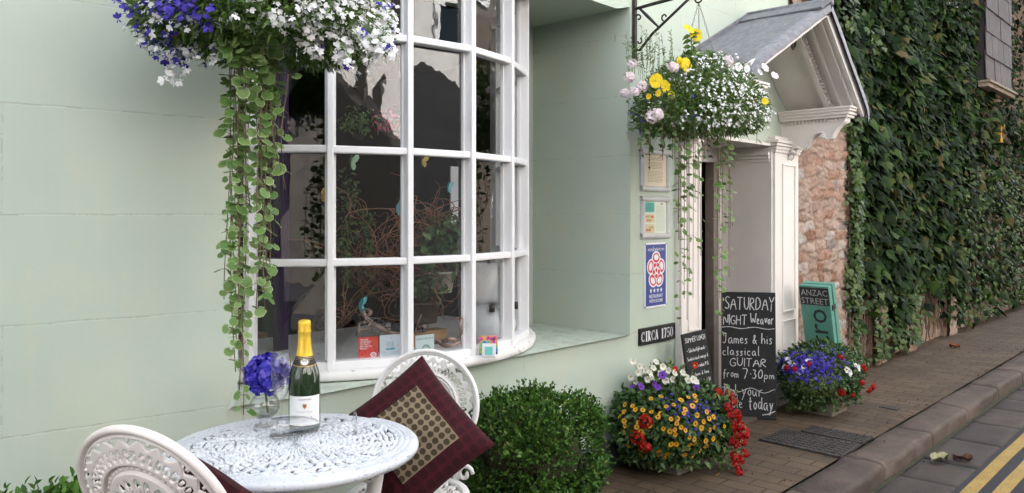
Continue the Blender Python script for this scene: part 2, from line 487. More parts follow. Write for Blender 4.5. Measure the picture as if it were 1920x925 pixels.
def clear_glass(name, tint=(.98, .985, .985)): return thin_glass(name, tint, .07, .02, 0, .76)
M_GLASS = clear_glass('clear_glass')
# ------------------------------------------------------------------ lettering
def text_mb(mb, s, M, h=.05, width=None, mi=0, depth=0, align='LEFT', bold=0):
    """s set in the built-in typeface in M's xy plane, capital height h; width squeezes or stretches the line"""
    cu = bpy.data.curves.new('lettering', 'FONT'); cu.body = s; cu.size = 1; cu.resolution_u = 2
    cu.offset = bold
    cu.fill_mode = 'FRONT'
    o = bpy.data.objects.new('lettering', cu); S.collection.objects.link(o)
    dg = C.evaluated_depsgraph_get(); dg.update()
    me = bpy.data.meshes.new_from_object(o.evaluated_get(dg))
    vs = np.array([v.co[:] for v in me.vertices]); fs = [list(p.vertices) for p in me.polygons]
    bpy.data.objects.remove(o); bpy.data.curves.remove(cu); bpy.data.meshes.remove(me)
    if len(vs) == 0: return mb
    x0, x1 = vs[:, 0].min(), vs[:, 0].max()
    k = h / .729
    kx = k if width is None else width / (x1 - x0)
    vs[:, 0] = (vs[:, 0] - (x0 if align == 'LEFT' else (x0 + x1) / 2)) * kx; vs[:, 1] *= k
    return mb.add(vs, fs, mi, False, M)
# single-stroke hand lettering for the chalk boards: strokes on a 0..1 grid
GL = {
 'A': [[(0, 0), (.38, 1), (.75, 0)], [(.14, .38), (.62, .38)]], 'B': [[(0, 0), (0, 1), (.5, .9), (.5, .6), (0, .52), (.6, .4), (.55, .08), (0, 0)]],
 'C': [[(.65, .85), (.4, 1), (.08, .75), (.05, .3), (.35, 0), (.65, .15)]], 'D': [[(0, 0), (0, 1), (.45, .9), (.65, .5), (.45, .1), (0, 0)]],
 'E': [[(.55, 1), (0, 1), (0, 0), (.55, 0)], [(0, .52), (.45, .52)]], 'F': [[(.55, 1), (0, 1), (0, 0)], [(0, .52), (.45, .52)]],
 'G': [[(.68, .85), (.4, 1), (.06, .75), (.05, .25), (.38, 0), (.7, .15), (.7, .45), (.4, .45)]], 'H': [[(0, 1), (0, 0)], [(.6, 1), (.6, 0)], [(0, .5), (.6, .5)]],
 'I': [[(.1, 1), (.1, 0)]], 'J': [[(.05, 1), (.5, 1), (.38, 1), (.38, .2), (.2, 0), (0, .15)]], 'L': [[(0, 1), (0, 0), (.5, 0)]],
 'M': [[(0, 0), (.08, 1), (.4, .35), (.72, 1), (.8, 0)]], 'N': [[(0, 0), (0, 1), (.58, 0), (.6, 1)]], 'O': [[(.35, 1), (.05, .7), (.05, .3), (.35, 0), (.65, .3), (.65, .7), (.35, 1)]],
 'P': [[(0, 0), (0, 1), (.5, .92), (.55, .65), (0, .48)]], 'R': [[(0, 0), (0, 1), (.5, .92), (.52, .62), (0, .5), (.6, 0)]],
 'S': [[(.58, .88), (.3, 1), (.05, .8), (.2, .55), (.5, .42), (.58, .18), (.3, 0), (0, .14)]], 'T': [[(0, 1), (.7, 1)], [(.36, 1), (.33, 0)]],
 'U': [[(0, 1), (.02, .25), (.3, 0), (.58, .25), (.6, 1)]], 'W': [[(0, 1), (.2, 0), (.45, .7), (.7, 0), (.95, 1)]], 'Y': [[(0, 1), (.32, .48), (.66, 1)], [(.32, .48), (.26, -.15)]],
 'a': [[(.45, .5), (.2, .55), (.02, .3), (.15, 0), (.4, .15), (.46, .5), (.46, .12), (.58, 0)]], 'b': [[(.02, 1), (.02, 0), (.3, 0), (.45, .28), (.25, .52), (.02, .4)]],
 'c': [[(.42, .46), (.2, .55), (.03, .3), (.18, 0), (.45, .08)]], 'd': [[(.42, .42), (.2, .52), (.02, .25), (.2, 0), (.44, .15), (.48, 1), (.46, .1), (.56, 0)]],
 'e': [[(.04, .27), (.42, .3), (.3, .54), (.08, .42), (.06, .12), (.25, 0), (.48, .1)]], 'f': [[(.45, .92), (.28, 1), (.2, .8), (.16, -.15)], [(0, .5), (.42, .52)]],
 'g': [[(.42, .45), (.18, .52), (.04, .25), (.22, .02), (.44, .3), (.42, -.3), (.1, -.35)]], 'h': [[(.02, 1), (.02, 0)], [(.02, .3), (.25, .52), (.4, .35), (.42, 0)]],
 'i': [[(.1, .5), (.1, .08), (.18, 0)], [(.1, .68), (.11, .72)]], 'k': [[(.02, 1), (.02, 0)], [(.38, .52), (.04, .25), (.42, 0)]], 'l': [[(.06, 1), (.06, .08), (.16, 0)]],
 'm': [[(.02, .5), (.02, 0)], [(.02, .35), (.2, .52), (.3, .35), (.3, 0)], [(.3, .35), (.48, .52), (.58, .35), (.6, 0)]], 'n': [[(.02, .5), (.02, 0)], [(.02, .32), (.24, .52), (.38, .35), (.4, 0)]],
 'o': [[(.22, .52), (.03, .3), (.2, 0), (.42, .2), (.36, .48), (.22, .52)]], 'p': [[(.03, .5), (0, -.4)], [(.02, .35), (.24, .52), (.42, .3), (.24, 0), (.03, .12)]],
 'r': [[(.03, .5), (.04, 0)], [(.04, .3), (.2, .5), (.36, .5)]], 's': [[(.36, .46), (.18, .54), (.08, .4), (.3, .22), (.3, .05), (.04, .02)]], 't': [[(.18, .9), (.17, .1), (.32, 0)], [(0, .58), (.38, .6)]],
 'u': [[(.02, .5), (.04, .12), (.2, 0), (.38, .2), (.4, .5), (.4, .1), (.5, 0)]], 'v': [[(.02, .5), (.18, 0), (.38, .52)]], 'w': [[(0, .5), (.14, 0), (.28, .4), (.42, 0), (.58, .5)]],
 'x': [[(0, .5), (.4, 0)], [(.4, .5), (0, 0)]], 'y': [[(.02, .5), (.2, .08)], [(.42, .52), (.2, .0), (.02, -.38)]],
 '&': [[(.6, .0), (.15, .7), (.3, 1), (.42, .75), (.05, .3), (.2, 0), (.55, .4)]], '7': [[(0, .98), (.6, 1), (.22, -.1)]],
 '3': [[(.05, .95), (.4, .95), (.2, .55), (.45, .35), (.3, 0), (0, .08)]], '0': [[(.28, 1), (.04, .6), (.1, .1), (.35, 0), (.55, .45), (.45, .9), (.28, 1)]],
 '.': [[(.08, .4), (.14, .44)]], '5': [[(.5, 1), (.1, 1), (.08, .55), (.45, .5), (.42, .05), (.02, .02)]], '9': [[(.42, .7), (.2, .98), (.06, .7), (.3, .55), (.44, .8), (.38, 0)]],
 '8': [[(.25, .52), (.05, .8), (.25, 1), (.42, .78), (.05, .2), (.25, 0), (.45, .22), (.25, .52)]], '-': [[(.05, .5), (.5, .52)]], '"': [[(.05, .1), (.03, -.05)], [(.2, .1), (.18, -.05)]], '~': [[(0, .5), (.2, .6), (.4, .5)]],
}
def smooth_pl(p, it=2):
    for _ in range(it):
        if len(p) < 3: return p
        q = [p[0]]
        for a, b in zip(p[:-1], p[1:]):
            q += [(a[0] * .75 + b[0] * .25, a[1] * .75 + b[1] * .25), (a[0] * .25 + b[0] * .75, a[1] * .25 + b[1] * .75)]
        q.append(p[-1]); p = q
    return p
def ribbon(mb, pts, w, M, mi=0, jit=.25):
    vs = []; fs = []
    n = len(pts)
    for i, p in enumerate(pts):
        a = Vector((*pts[min(i + 1, n - 1)], 0)) - Vector((*pts[max(i - 1, 0)], 0))
        if a.length < 1e-9: a = Vector((1, 0, 0))
        a.normalize(); q = Vector((-a.y, a.x, 0)) * w * .5 * rnd.uniform(1 - jit, 1 + jit)
        vs += [(p[0] + q.x, p[1] + q.y, 0), (p[0] - q.x, p[1] - q.y, 0)]
    for i in range(n - 1): fs.append((2 * i, 2 * i + 1, 2 * i + 3, 2 * i + 2))
    mb.add(vs, fs, mi, False, M)
def hand(mb, s, M, x, y, h, width=None, w=.006, gap=.17, mi=0, slope=0):
    adv = 0; strokes = []
    for ch in s:
        if ch == ' ': adv += .45; continue
        gl = GL.get(ch)
        if gl is None: continue
        wd = max(p[0] for st in gl for p in st)
        jx, jy, sc = rnd.uniform(-.02, .02), rnd.uniform(-.04, .04), rnd.uniform(.93, 1.07)
        for st in gl: strokes.append([(adv + p[0] * sc + jx + p[1] * .04, p[1] * sc + jy) for p in st])
        adv += wd + gap
    kx = h if width is None else width / max(adv - gap, .01)
    for st in strokes:
        ribbon(mb, [(x + px_ * kx, y + py_ * h + px_ * kx * slope) for px_, py_ in smooth_pl(st)], w, M, mi)
# ------------------------------------------------------------------ ground, road, pavement
def sheet(name, pts, z, m):
    mb = MB(); mb.add([(x, y, z) for x, y in pts], [tuple(range(len(pts)))]); o = mb.build(name, m); return tag(o, kind='structure')
sheet('ground', [(-90, -90), (120, -90), (120, 90), (-90, 90)], -.13, M_ASPHALT)
sheet('road', [(-40, -3.6), (70, -3.6), (70, 1.53), (-40, 1.53)], -.100, M_ASPHALT)
mb = MB()
for y0 in (1.135, 1.005):
    x = -6.0; pts = []
    while x < 40:
        pts.append(x); x += .25
    vs = []; fs = []
    for i, x in enumerate(pts):
        q = .006 * noise.noise(Vector((x * 1.7, y0 * 9, 0)))
        vs += [(x, y0 - .036 + q, -.096), (x, y0 + .036 + q, -.096)]
        if i: fs.append((2 * i - 2, 2 * i, 2 * i + 1, 2 * i - 1))
    mb.add(vs, fs)
tag(mb.build('yellow_lines', M_YELLOW), kind='structure')
def stone_slab(mb, x0, x1, y0, y1, z0, z1, r, jit=.007, seg=5, mi=0, round_front=True):
    """worn slab: subdivided top with a rolled front edge towards -Y"""
    nx = max(3, int((x1 - x0) / .05)); prof = []
    if round_front:
        prof.append((y0 + .004, z0))
        for i in range(seg + 1):
            a = PI / 2 * i / seg
            prof.append((y0 + r - r * math.cos(a), z1 - r + r * math.sin(a)))
    else: prof += [(y0, z0), (y0 + .004, z1 - .006), (y0 + .012, z1)]
    ym = y1 - .012
    k = max(2, int((ym - prof[-1][0]) / .05))
    y_s = prof[-1][0]
    for i in range(1, k + 1): prof.append((y_s + (ym - y_s) * i / k, z1))
    prof += [(y1 - .003, z1 - .008), (y1, z0)]
    vs = []; fs = []; n = len(prof)
    for i in range(nx + 1):
        x = x0 + (x1 - x0) * i / nx
        e = 0
        if i in (0, nx): e = .004
        for (y, z) in prof:
            q = noise.noise(Vector((x * 3.1, y * 3.1, 7))) * jit * 1.5 + noise.noise(Vector((x * 14, y * 14, z * 9))) * jit * .6
            vs.append((x, y + q * .8, z + q - (e if z > z0 else 0)))
    if round_front:      # chipped arris
        for i in range(nx + 1):
            x = x0 + (x1 - x0) * i / nx; q = max(0, noise.noise(Vector((x * 5.3, 3, 8))) - .22) * .045 + max(0, noise.noise(Vector((x * 1.9, 6, 2))) - .2) * .03
            for j in range(2, seg + 2): a_ = vs[i * n + j]; vs[i * n + j] = (a_[0], a_[1] + q, a_[2] - q * .8)
    for i in range(nx):
        for j in range(n - 1): fs.append((i * n + j, (i + 1) * n + j, (i + 1) * n + j + 1, i * n + j + 1))
    fs.append(tuple(range(n))); fs.append(tuple(nx * n + j for j in range(n))[::-1])
    mb.add(vs, fs, mi, True)
mb = MB(); x = -5.0
while x < 30:
    l = rnd.uniform(.72, 1.0)
    stone_slab(mb, x, x + l - .009, 1.525 + rnd.uniform(-.004, .004), 1.742, -.14, 0.004 + rnd.uniform(-.003, .003), .030); x += l
tag(mb.build('kerb', M_GRANITE), kind='structure')
mb = MB(); x = -5.0
while x < 30:
    l = rnd.uniform(.38, .62)
    stone_slab(mb, x, x + l - .010, 1.20, 1.505, -.14, -.092 + rnd.uniform(-.004, .004), .01, .003, 3, 0, False); x += l
tag(mb.build('gutter', M_GUTTER), kind='structure')
# dirt and moss in the kerb joint
mb = MB(); mb.add([(-5, 1.738, -.012), (30, 1.738, -.012), (30, 1.757, -.012), (-5, 1.757, -.012)], [(0, 1, 2, 3)])
mb.add([(-5, 1.50, -.0935), (30, 1.50, -.0935), (30, 1.53, -.0935), (-5, 1.53, -.0935)], [(0, 1, 2, 3)])
tag(mb.build('joint_soil', noisy('joint_soil', (.02, .022, .012), (.05, .05, .025), 20, .95, .5, 90)), kind='structure')
mb = MB()
xs = np.concatenate([np.arange(-6, 14, .1), np.arange(14, 41, 1.0)]); ys = np.linspace(1.753, 2.95, 14)
vs = [(x, y, .002 + .006 * noise.noise(Vector((x * 1.3, y * 1.3, 2)))) for x in xs for y in ys]
n = len(ys)
fs = [(i * n + j, (i + 1) * n + j, (i + 1) * n + j + 1, i * n + j + 1) for i in range(len(xs) - 1) for j in range(n - 1)]
mb.add(vs, fs, 0, True)
tag(mb.build('pavement', M_PAVER), kind='structure')
# ------------------------------------------------------------------ the restaurant
YF = 2.62
XB = 1.757
def fy(x): return YF + max(0, XB - x) * .165
HX0, HX1, HZ0, HZ1 = 1.412, 3.777, .722, 2.58
DX0, DX1, DZ1 = 4.54, 5.58, 1.93
rest = thing('restaurant_building', 'sage green rendered restaurant with a white bow window and hooded doorway', 'building', (3, 3.2, 0))
def part(mb, name, m, parent=rest, loc=None):
    o = mb.build(name, m)
    o.parent = parent
    # keep world placement under an empty that is not at the origin
    p = parent; off = Vector((0, 0, 0))
    while p is not None: off += p.location; p = p.parent
    o.location = -off
    return o
def lin(a, b, n): return [a + (b - a) * i / n for i in range(n + 1)]
def uniq(l):
    l = sorted(l); o = [l[0]]
    for v in l[1:]:
        if v - o[-1] > 1e-5: o.append(v)
    return o
xs = uniq(lin(-6, 0, 12) + lin(0, HX0, 14) + lin(HX0, HX1, 24) + lin(HX1, DX0, 9) + lin(DX0, DX1, 8) + [5.75, 5.92] + [XB])
zs = uniq([0, .2] + lin(.2, HZ0, 5) + lin(HZ0, DZ1, 12) + lin(DZ1, HZ1, 7) + lin(HZ1, 3.6, 8) + [4.5, 6.2])
bm = bmesh.new(); V = {}
def gv(x, z):
    k = (round(x, 4), round(z, 4))
    if k not in V: V[k] = bm.verts.new((x, fy(x) + .0045 * noise.noise(Vector((x * 2.2, z * 2.2, 3))) + .002 * noise.noise(Vector((x * 7, z * 7, 5))), z))
    return V[k]
def inh(x, z): return (HX0 < x < HX1 and HZ0 < z < HZ1) or (DX0 < x < DX1 and z < DZ1)
for a, b in zip(xs[:-1], xs[1:]):
    for c, d in zip(zs[:-1], zs[1:]):
        if not inh((a + b) / 2, (c + d) / 2): bm.faces.new((gv(a, c), gv(b, c), gv(b, d), gv(a, d)))
def reveal(side, Yb, x0, x1, z0, z1):
    bev = []
    def strip(pts):
        back = []
        for (x, z) in pts:
            r = []
            f = V[(round(x, 4), round(z, 4))]
            n = 6
            row = [f]
            for i in range(1, n + 1):
                key = ('r', round(x, 4), round(z, 4), i, Yb)
                if key not in V: V[key] = bm.verts.new((x, f.co.y + (Yb - f.co.y) * i / n, z))
                row.append(V[key])
            back.append(row)
        for a, b in zip(back[:-1], back[1:]):
            for i in range(len(a) - 1): bm.faces.new((a[i], a[i + 1], b[i + 1], b[i]))
            bev.append((a[0], b[0]))
    X = [x for x in xs if x0 - 1e-6 <= x <= x1 + 1e-6]; Z = [z for z in zs if z0 - 1e-6 <= z <= z1 + 1e-6]
    if 'b' in side: strip([(x, z0) for x in X])
    if 'r' in side: strip([(x1, z) for z in Z])
    if 't' in side: strip([(x, z1) for x in X][::-1])
    if 'l' in side: strip([(x0, z) for z in Z][::-1])
    return bev
bev = reveal('brtl', 3.33, HX0, HX1, HZ0, HZ1) + reveal('tl', 3.0, DX0, DX1, 0, DZ1)
bm.normal_update()
es = [e for e in (bm.edges.get(p) for p in bev) if e]
bmesh.ops.bevel(bm, geom=es, offset=.022, segments=3, profile=.5, affect='EDGES')
bmesh.ops.recalc_face_normals(bm, faces=bm.faces[:])
me = bpy.data.meshes.new('front_wall'); bm.to_mesh(me); bm.free(); me.materials.append(M_RENDER)
for p in me.polygons: p.use_smooth = True
fw = bpy.data.objects.new('front_wall', me); S.collection.objects.link(fw); fw.parent = rest; fw.location = -rest.location
try: me.set_sharp_from_angle(angle=R(50))
except Exception: pass
# the recess behind the bow, around the window
for (a, b) in ((HX0 - .05, 1.50), (3.50, HX1 + .05)):
    mb = MB(); mb.bx(a, b, 3.33, 3.37, HZ0 - .1, HZ1 + .1); part(mb, 'recess_wall', M_RENDER)
# plinth
mb = MB()
vs = []; fs = []
PX = [-6, 0, 1, XB, 2.5, 3.5, 4.29]
for i, x in enumerate(PX):
    y = fy(x)
    vs += [(x, y - .03, 0), (x, y - .03, .145), (x, y + .03, .165)]
    if i: b = 3 * i; fs += [(b - 3, b, b + 1, b - 2), (b - 2, b + 1, b + 2, b - 1)]
fs.append((3 * len(PX) - 3, 3 * len(PX) - 1, 3 * len(PX) - 2))
mb.add(vs, fs); part(mb, 'plinth', M_PLINTH)
# roof and upper bulk so that no light falls in from behind
mb = MB(); mb.bx(-6, 5.92, 2.95 + .9, 8.0, 2.9, 6.2); mb.bx(-6, 5.92, 2.75, 3.85, 5.9, 6.19); part(mb, 'upper_storey', M_RENDER)
mb = MB(); mb.add([(-6.3, 2.4, 6.15), (6.0, 2.4, 6.15), (6.0, 5.3, 8.2), (-6.3, 5.3, 8.2), (6.0, 8.2, 6.15), (-6.3, 8.2, 6.15)], [(0, 1, 2, 3), (3, 2, 4, 5)])
part(mb, 'roof', noisy('slate_roof', (.07, .07, .08), (.12, .12, .13), 6, .6))
# the room behind the window and the hall behind the door
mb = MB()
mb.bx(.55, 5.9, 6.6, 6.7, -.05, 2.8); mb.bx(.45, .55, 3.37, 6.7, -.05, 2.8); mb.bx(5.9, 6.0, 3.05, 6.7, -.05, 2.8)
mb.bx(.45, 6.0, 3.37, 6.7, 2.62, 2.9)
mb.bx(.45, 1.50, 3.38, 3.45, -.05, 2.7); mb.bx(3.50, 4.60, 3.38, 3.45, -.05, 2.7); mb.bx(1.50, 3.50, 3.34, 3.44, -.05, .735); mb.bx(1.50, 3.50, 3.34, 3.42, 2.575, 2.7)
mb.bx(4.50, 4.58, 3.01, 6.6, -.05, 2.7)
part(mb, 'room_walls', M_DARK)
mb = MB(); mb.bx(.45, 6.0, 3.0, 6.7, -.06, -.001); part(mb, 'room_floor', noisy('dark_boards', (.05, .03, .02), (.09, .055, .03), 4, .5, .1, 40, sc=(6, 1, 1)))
# ------------------------------------------------------------------ bow window
BC = (2.493, 3.655); BR = 1.072; A0 = -52.33; DA = 18.07
def bp(k, r=BR, z=0):
    a = R(A0 + DA * k); return Vector((BC[0] + r * math.sin(a), BC[1] - r * math.cos(a), z))
def brot(k): return Matrix.Rotation(R(A0 + DA * k), 3, 'Z')
KS = list(range(-1, 8))
ROWS = [.765, 1.205, 1.672, 2.150, 2.575]
bow = thing('bow_window', None, None, (0, 0, 0)); bow.parent = rest; bow.location = Vector((BC[0], BC[1], .72)) - rest.location
for z0, z1, dp in ((2.53, 2.578, .07), (.765, .798, .058)):      # head and bottom rail
    mb = MB()
    for k in KS[:-1]:
        a, b = bp(k), bp(k + 1); L = (b - a).length; c = (bp(k, BR - dp / 2 - .004) + bp(k + 1, BR - dp / 2 - .004)) / 2
        mb.box((c.x, c.y, (z0 + z1) / 2), (L, dp, z1 - z0), brot(k + .5), 0, .004)
    part(mb, 'window_rail', M_WHITE, bow)
for k in KS:
    mb = MB(); w = .027 if 0 <= k <= 4 else .05
    if k == 5: w = .03
    c = bp(k, BR - .030)
    mb.box((c.x, c.y, (.765 + 2.577) / 2), (w, .064, 2.577 - .765), brot(k), 0, .004)
    # rebate fillets against the glass
    c = bp(k, BR - .052); mb.box((c.x, c.y, 1.67), (w + .018, .016, 1.78), brot(k))
    part(mb, 'mullion', M_WHITE, bow)
for zr in ROWS[1:-1]:
    for k in KS[:-1]:
        mb = MB()
        a, b = bp(k), bp(k + 1); L = (b - a).length - .024
        c = (bp(k, BR - .031) + bp(k + 1, BR - .031)) / 2
        z = zr + rnd.uniform(-.003, .003)
        mb.box((c.x, c.y, z), (L, .052, .031), brot(k + .5), 0, .006)
        part(mb, 'glazing_bar', M_WHITE, bow)
for k in KS[:-1]:
    for i in range(4):
        mb = MB(); r = BR - .052
        a, b = bp(k, r), bp(k + 1, r)
        tw = rnd.uniform(-.004, .004); tz = rnd.uniform(-.004, .004)
        n = (bp(k + .5, 1) - bp(k + .5, 0))
        d1, d2 = n * (tw + tz), n * (tz - tw)
        z0, z1 = ROWS[i] + .012, ROWS[i + 1] - .01
        mb.add([a + Vector((0, 0, z0)) + d1, b + Vector((0, 0, z0)) - d1, b + Vector((0, 0, z1)) + d2, a + Vector((0, 0, z1)) - d2], [(0, 1, 2, 3)])
        part(mb, 'pane', M_PANE, bow)
# the sill: a worn, flaking ring of painted wood on the ledge
mb = MB(); N = 72; prof = [(.96, .724), (1.095, .7235), (1.108, .730), (1.110, .752), (1.098, .764), (1.07, .767), (.96, .768)]
vs = []; fs = []
for i in range(N + 1):
    a = R(-76 + 152 * i / N)
    for j, (r, z) in enumerate(prof):
        q = (noise.noise(Vector((a * 9, j * .8, 1))) * .010 + noise.noise(Vector((a * 33, j * 1.7, 4))) * .005) if 1 <= j <= 4 else 0
        vs.append((BC[0] + (r + q) * math.sin(a), BC[1] - (r + q) * math.cos(a), max(z + q * .3, .7235)))
n = len(prof)
for i in range(N):
    for j in range(n - 1): fs.append((i * n + j, (i + 1) * n + j, (i + 1) * n + j + 1, i * n + j + 1))
mb.add(vs, fs, 0, True); part(mb, 'window_sill', M_SILL, bow)
# display board inside
mb = MB(); pl = [(BC[0] + .965 * math.sin(R(-72 + 144 * i / 40)), BC[1] - .965 * math.cos(R(-72 + 144 * i / 40))) for i in range(41)] + [(3.42, 3.75), (1.56, 3.75)]
mb.prism(pl, .738, .7665); part(mb, 'display_shelf', M_SILL, bow)
# ------------------------------------------------------------------ doorway: pilasters, reveals, lintel
door = thing('doorway', None, None); door.parent = rest; door.location = Vector((5.1, 2.6, 0)) - rest.location
def pilaster(x0, x1, y):
    mb = MB(); w = x1 - x0
    mb.bx(x0, x1, y, YF + .01, 0, 1.98, 0, .003)
    mb.bx(x0 - .012, x1 + .012, y - .014, YF + .006, 0, .16, 0, .004)
    for i, (dz, p) in enumerate(((0, .012), (.022, .02), (.045, .03), (.068, .042))):
        mb.bx(x0 - p, x1 + p, y - p, YF + .004 - i * .001, 1.86 + dz, 1.882 + dz, 0, .003)
    a, b = x0 + w * .28, x1 - w * .16
    for z0, z1 in ((.22, .62), (.68, 1.78)):     # raised mouldings round sunk panels
        for (p, q, r, s) in ((a, a + .012, z0, z1), (b - .012, b, z0, z1), (a + .012, b - .012, z0, z0 + .012), (a + .012, b - .012, z1 - .012, z1)):
            mb.bx(p, q, y - .011, y + .003, r, s, 0, .002)
    return part(mb, 'pilaster', M_CREAM, door)
pilaster(4.30, 4.54, 2.575); pilaster(5.58, 5.985, 2.565)
mb = MB()
# splayed right reveal lining, left lining, lintel lining
def wallquad(mb, p0, p1, z0, z1, th, mi=0):
    d = Vector((p1[0] - p0[0], p1[1] - p0[1], 0)); L = d.length
    a = math.atan2(d.y, d.x); c = (Vector((*p0, 0)) + Vector((*p1, 0))) / 2
    mb.box((c.x, c.y, (z0 + z1) / 2), (L, th, z1 - z0), Matrix.Rotation(a, 3, 'Z'), mi, .002)
wallquad(mb, (5.572, 2.585), (5.60, 3.0), 0, 1.92, .016)
for dz, t in ((1.79, .03), (1.815, .045), (1.84, .06)): wallquad(mb, (5.572, 2.60), (5.60, 2.99), dz, dz + .022, t)
wallquad(mb, (4.548, 2.585), (4.548, 3.0), 0, 1.92, .012)
mb.bx(4.54, 5.6, 2.585, 3.02, 1.905, 1.925)
mb.bx(4.54, 5.6, 3.0, 3.05, 1.80, 1.92); mb.bx(5.52, 5.61, 3.0, 3.05, 0, 1.80)
part(mb, 'door_lining', M_CREAM, door)
mb = MB(); mb.bx(5.445, 5.52, 2.985, 3.06, 0, 1.80, 0, .004)
part(mb, 'door_frame', noisy('worn_door_frame', (.20, .16, .14), (.30, .25, .22), 9, .6, .1), door)
mb = MB(); mb.bx(4.545, 5.575, 2.50, 3.05, -.01, .018, 0, .005); part(mb, 'door_step', M_GRANITE, door)
# the open door leaf inside
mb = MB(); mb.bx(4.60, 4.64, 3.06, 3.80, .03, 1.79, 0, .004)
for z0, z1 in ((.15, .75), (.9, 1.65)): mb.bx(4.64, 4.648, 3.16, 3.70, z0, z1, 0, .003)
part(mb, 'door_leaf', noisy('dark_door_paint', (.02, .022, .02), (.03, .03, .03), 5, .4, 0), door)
# ------------------------------------------------------------------ door hood
hood = thing('door_hood', None, None); hood.parent = rest; hood.location = Vector((5.1, 2.6, 2.1)) - rest.location
AX, AZ = 5.255, 2.765
EAV = {'l': (4.175, 2.235), 'r': (5.955, 2.145)}
YH = 2.06
def sbox(mb, side, t0, t1, y0, y1, n0, n1, mi=0, ext=0):
    ex, ez = EAV[side]
    d = Vector((AX - ex, 0, AZ - ez)); L = d.length; d.normalize()
    n = Vector((-d.z, 0, d.x)) if side == 'l' else Vector((d.z, 0, -d.x))
    if n.z < 0: n = -n
    o = Vector((ex, 0, ez))
    vs = []
    for nn in (n0, n1):
        for y in (y0, y1):
            for t in (t0, t1):
                vs.append(o + d * (t if t < 0 or t > 1.0001 else t * L) * 1.0 + n * nn + Vector((0, y, 0)))
    mb.add([v[:] for v in vs], [(0, 1, 3, 2), (4, 6, 7, 5), (0, 4, 5, 1), (2, 3, 7, 6), (0, 2, 6, 4), (1, 5, 7, 3)], mi)
    return mb
def lead_slope(side, y0, y1):
    """a sheet of lead dressed over boards: rounded drip edges, slight ripples"""
    ex, ez = EAV[side]; d = Vector((AX - ex, 0, AZ - ez)); L = d.length; d.normalize()
    n = Vector((-d.z, 0, d.x)) if side == 'l' else Vector((d.z, 0, -d.x))
    if n.z < 0: n = -n
    mb = MB(); U = 26; VV = 18
    vs = []; fs = []
    for i in range(U + 1):
        t = -.03 + (L + .02) * i / U
        for j in range(VV + 1):
            y = y0 + (y1 - y0) * j / VV
            h = .034 + .004 * noise.noise(Vector((t * 6, y * 6, 1 if side == 'l' else 9)))
            if i == 0: h = -.022
            if i == 1: t2 = t - .02; h = .012
            if i == 2: h = .028
            yy = y
            if j == 0: yy = y0 - .012; h -= .058
            if j == 1: yy = y0 - .010; h -= .014
            if j == 0 or j == 1: h += .006 * noise.noise(Vector((t * 14, 3, j)))
            tt = t if i != 1 else t - .012
            vs.append((Vector((ex, 0, ez)) + d * tt + n * h + Vector((0, yy, 0)))[:])
    k = VV + 1
    for i in range(U):
        for j in range(VV): fs.append((i * k + j, (i + 1) * k + j, (i + 1) * k + j + 1, i * k + j + 1))
    mb.add(vs, fs, 0, True)
    return mb
mb = lead_slope('l', YH - .02, YF + .005); part(mb, 'lead_roof', M_LEAD, hood)
mb = lead_slope('r', YH - .02, YF + .005); part(mb, 'lead_roof', M_LEAD, hood)
mb = MB(); mb.tube([(AX, YH - .035, AZ + .035), (AX, YF, AZ + .035)], .028, 10)
sbox(mb, 'l', .86, 1.0, YH - .034, YF + .002, .036, .046); sbox(mb, 'l', -.02, .16, YF - .03, YF - .002, .036, .05); sbox(mb, 'l', .0, 1.0, YF - .02, YF - .001, .03, .055)
part(mb, 'ridge_roll', M_LEAD, hood)
mb = MB()
for s in 'lr':
    sbox(mb, s, 0, 1.0, YH + .012, YF - .002, -.012, .012)
part(mb, 'hood_ceiling', M_CREAM, hood)
for s in 'lr':
    mb = MB()
    sbox(mb, s, 0.0, 1.0, YH - .002, YH + .018, -.052, .020)          # fascia
    sbox(mb, s, 0.02, .99, YH + .018, YH + .045, -.040, -.011)
    sbox(mb, s, 0.02, .985, YH + .045, YH + .057, -.056, -.011)
    sbox(mb, s, 0.02, .97, YH + .057, YH + .125, -.030, -.011)
    sbox(mb, s, 0.02, .965, YH + .125, YH + .137, -.048, -.011)
    sbox(mb, s, 0.02, .955, YH + .215, YH + .245, -.052, -.011)
    part(mb, 'raking_cornice', M_CREAM, hood)
    ex, ez = EAV[s]; L = math.hypot(AX - ex, AZ - ez)
    mb = MB(); nden = int(L / .026)
    for i in range(1, nden - 1):
        t = i / nden; sbox(mb, s, t, t + .011 / L, YH + .195, YH + .215, -.040, -.011)
    part(mb, 'dentil_row', M_CREAM, hood)
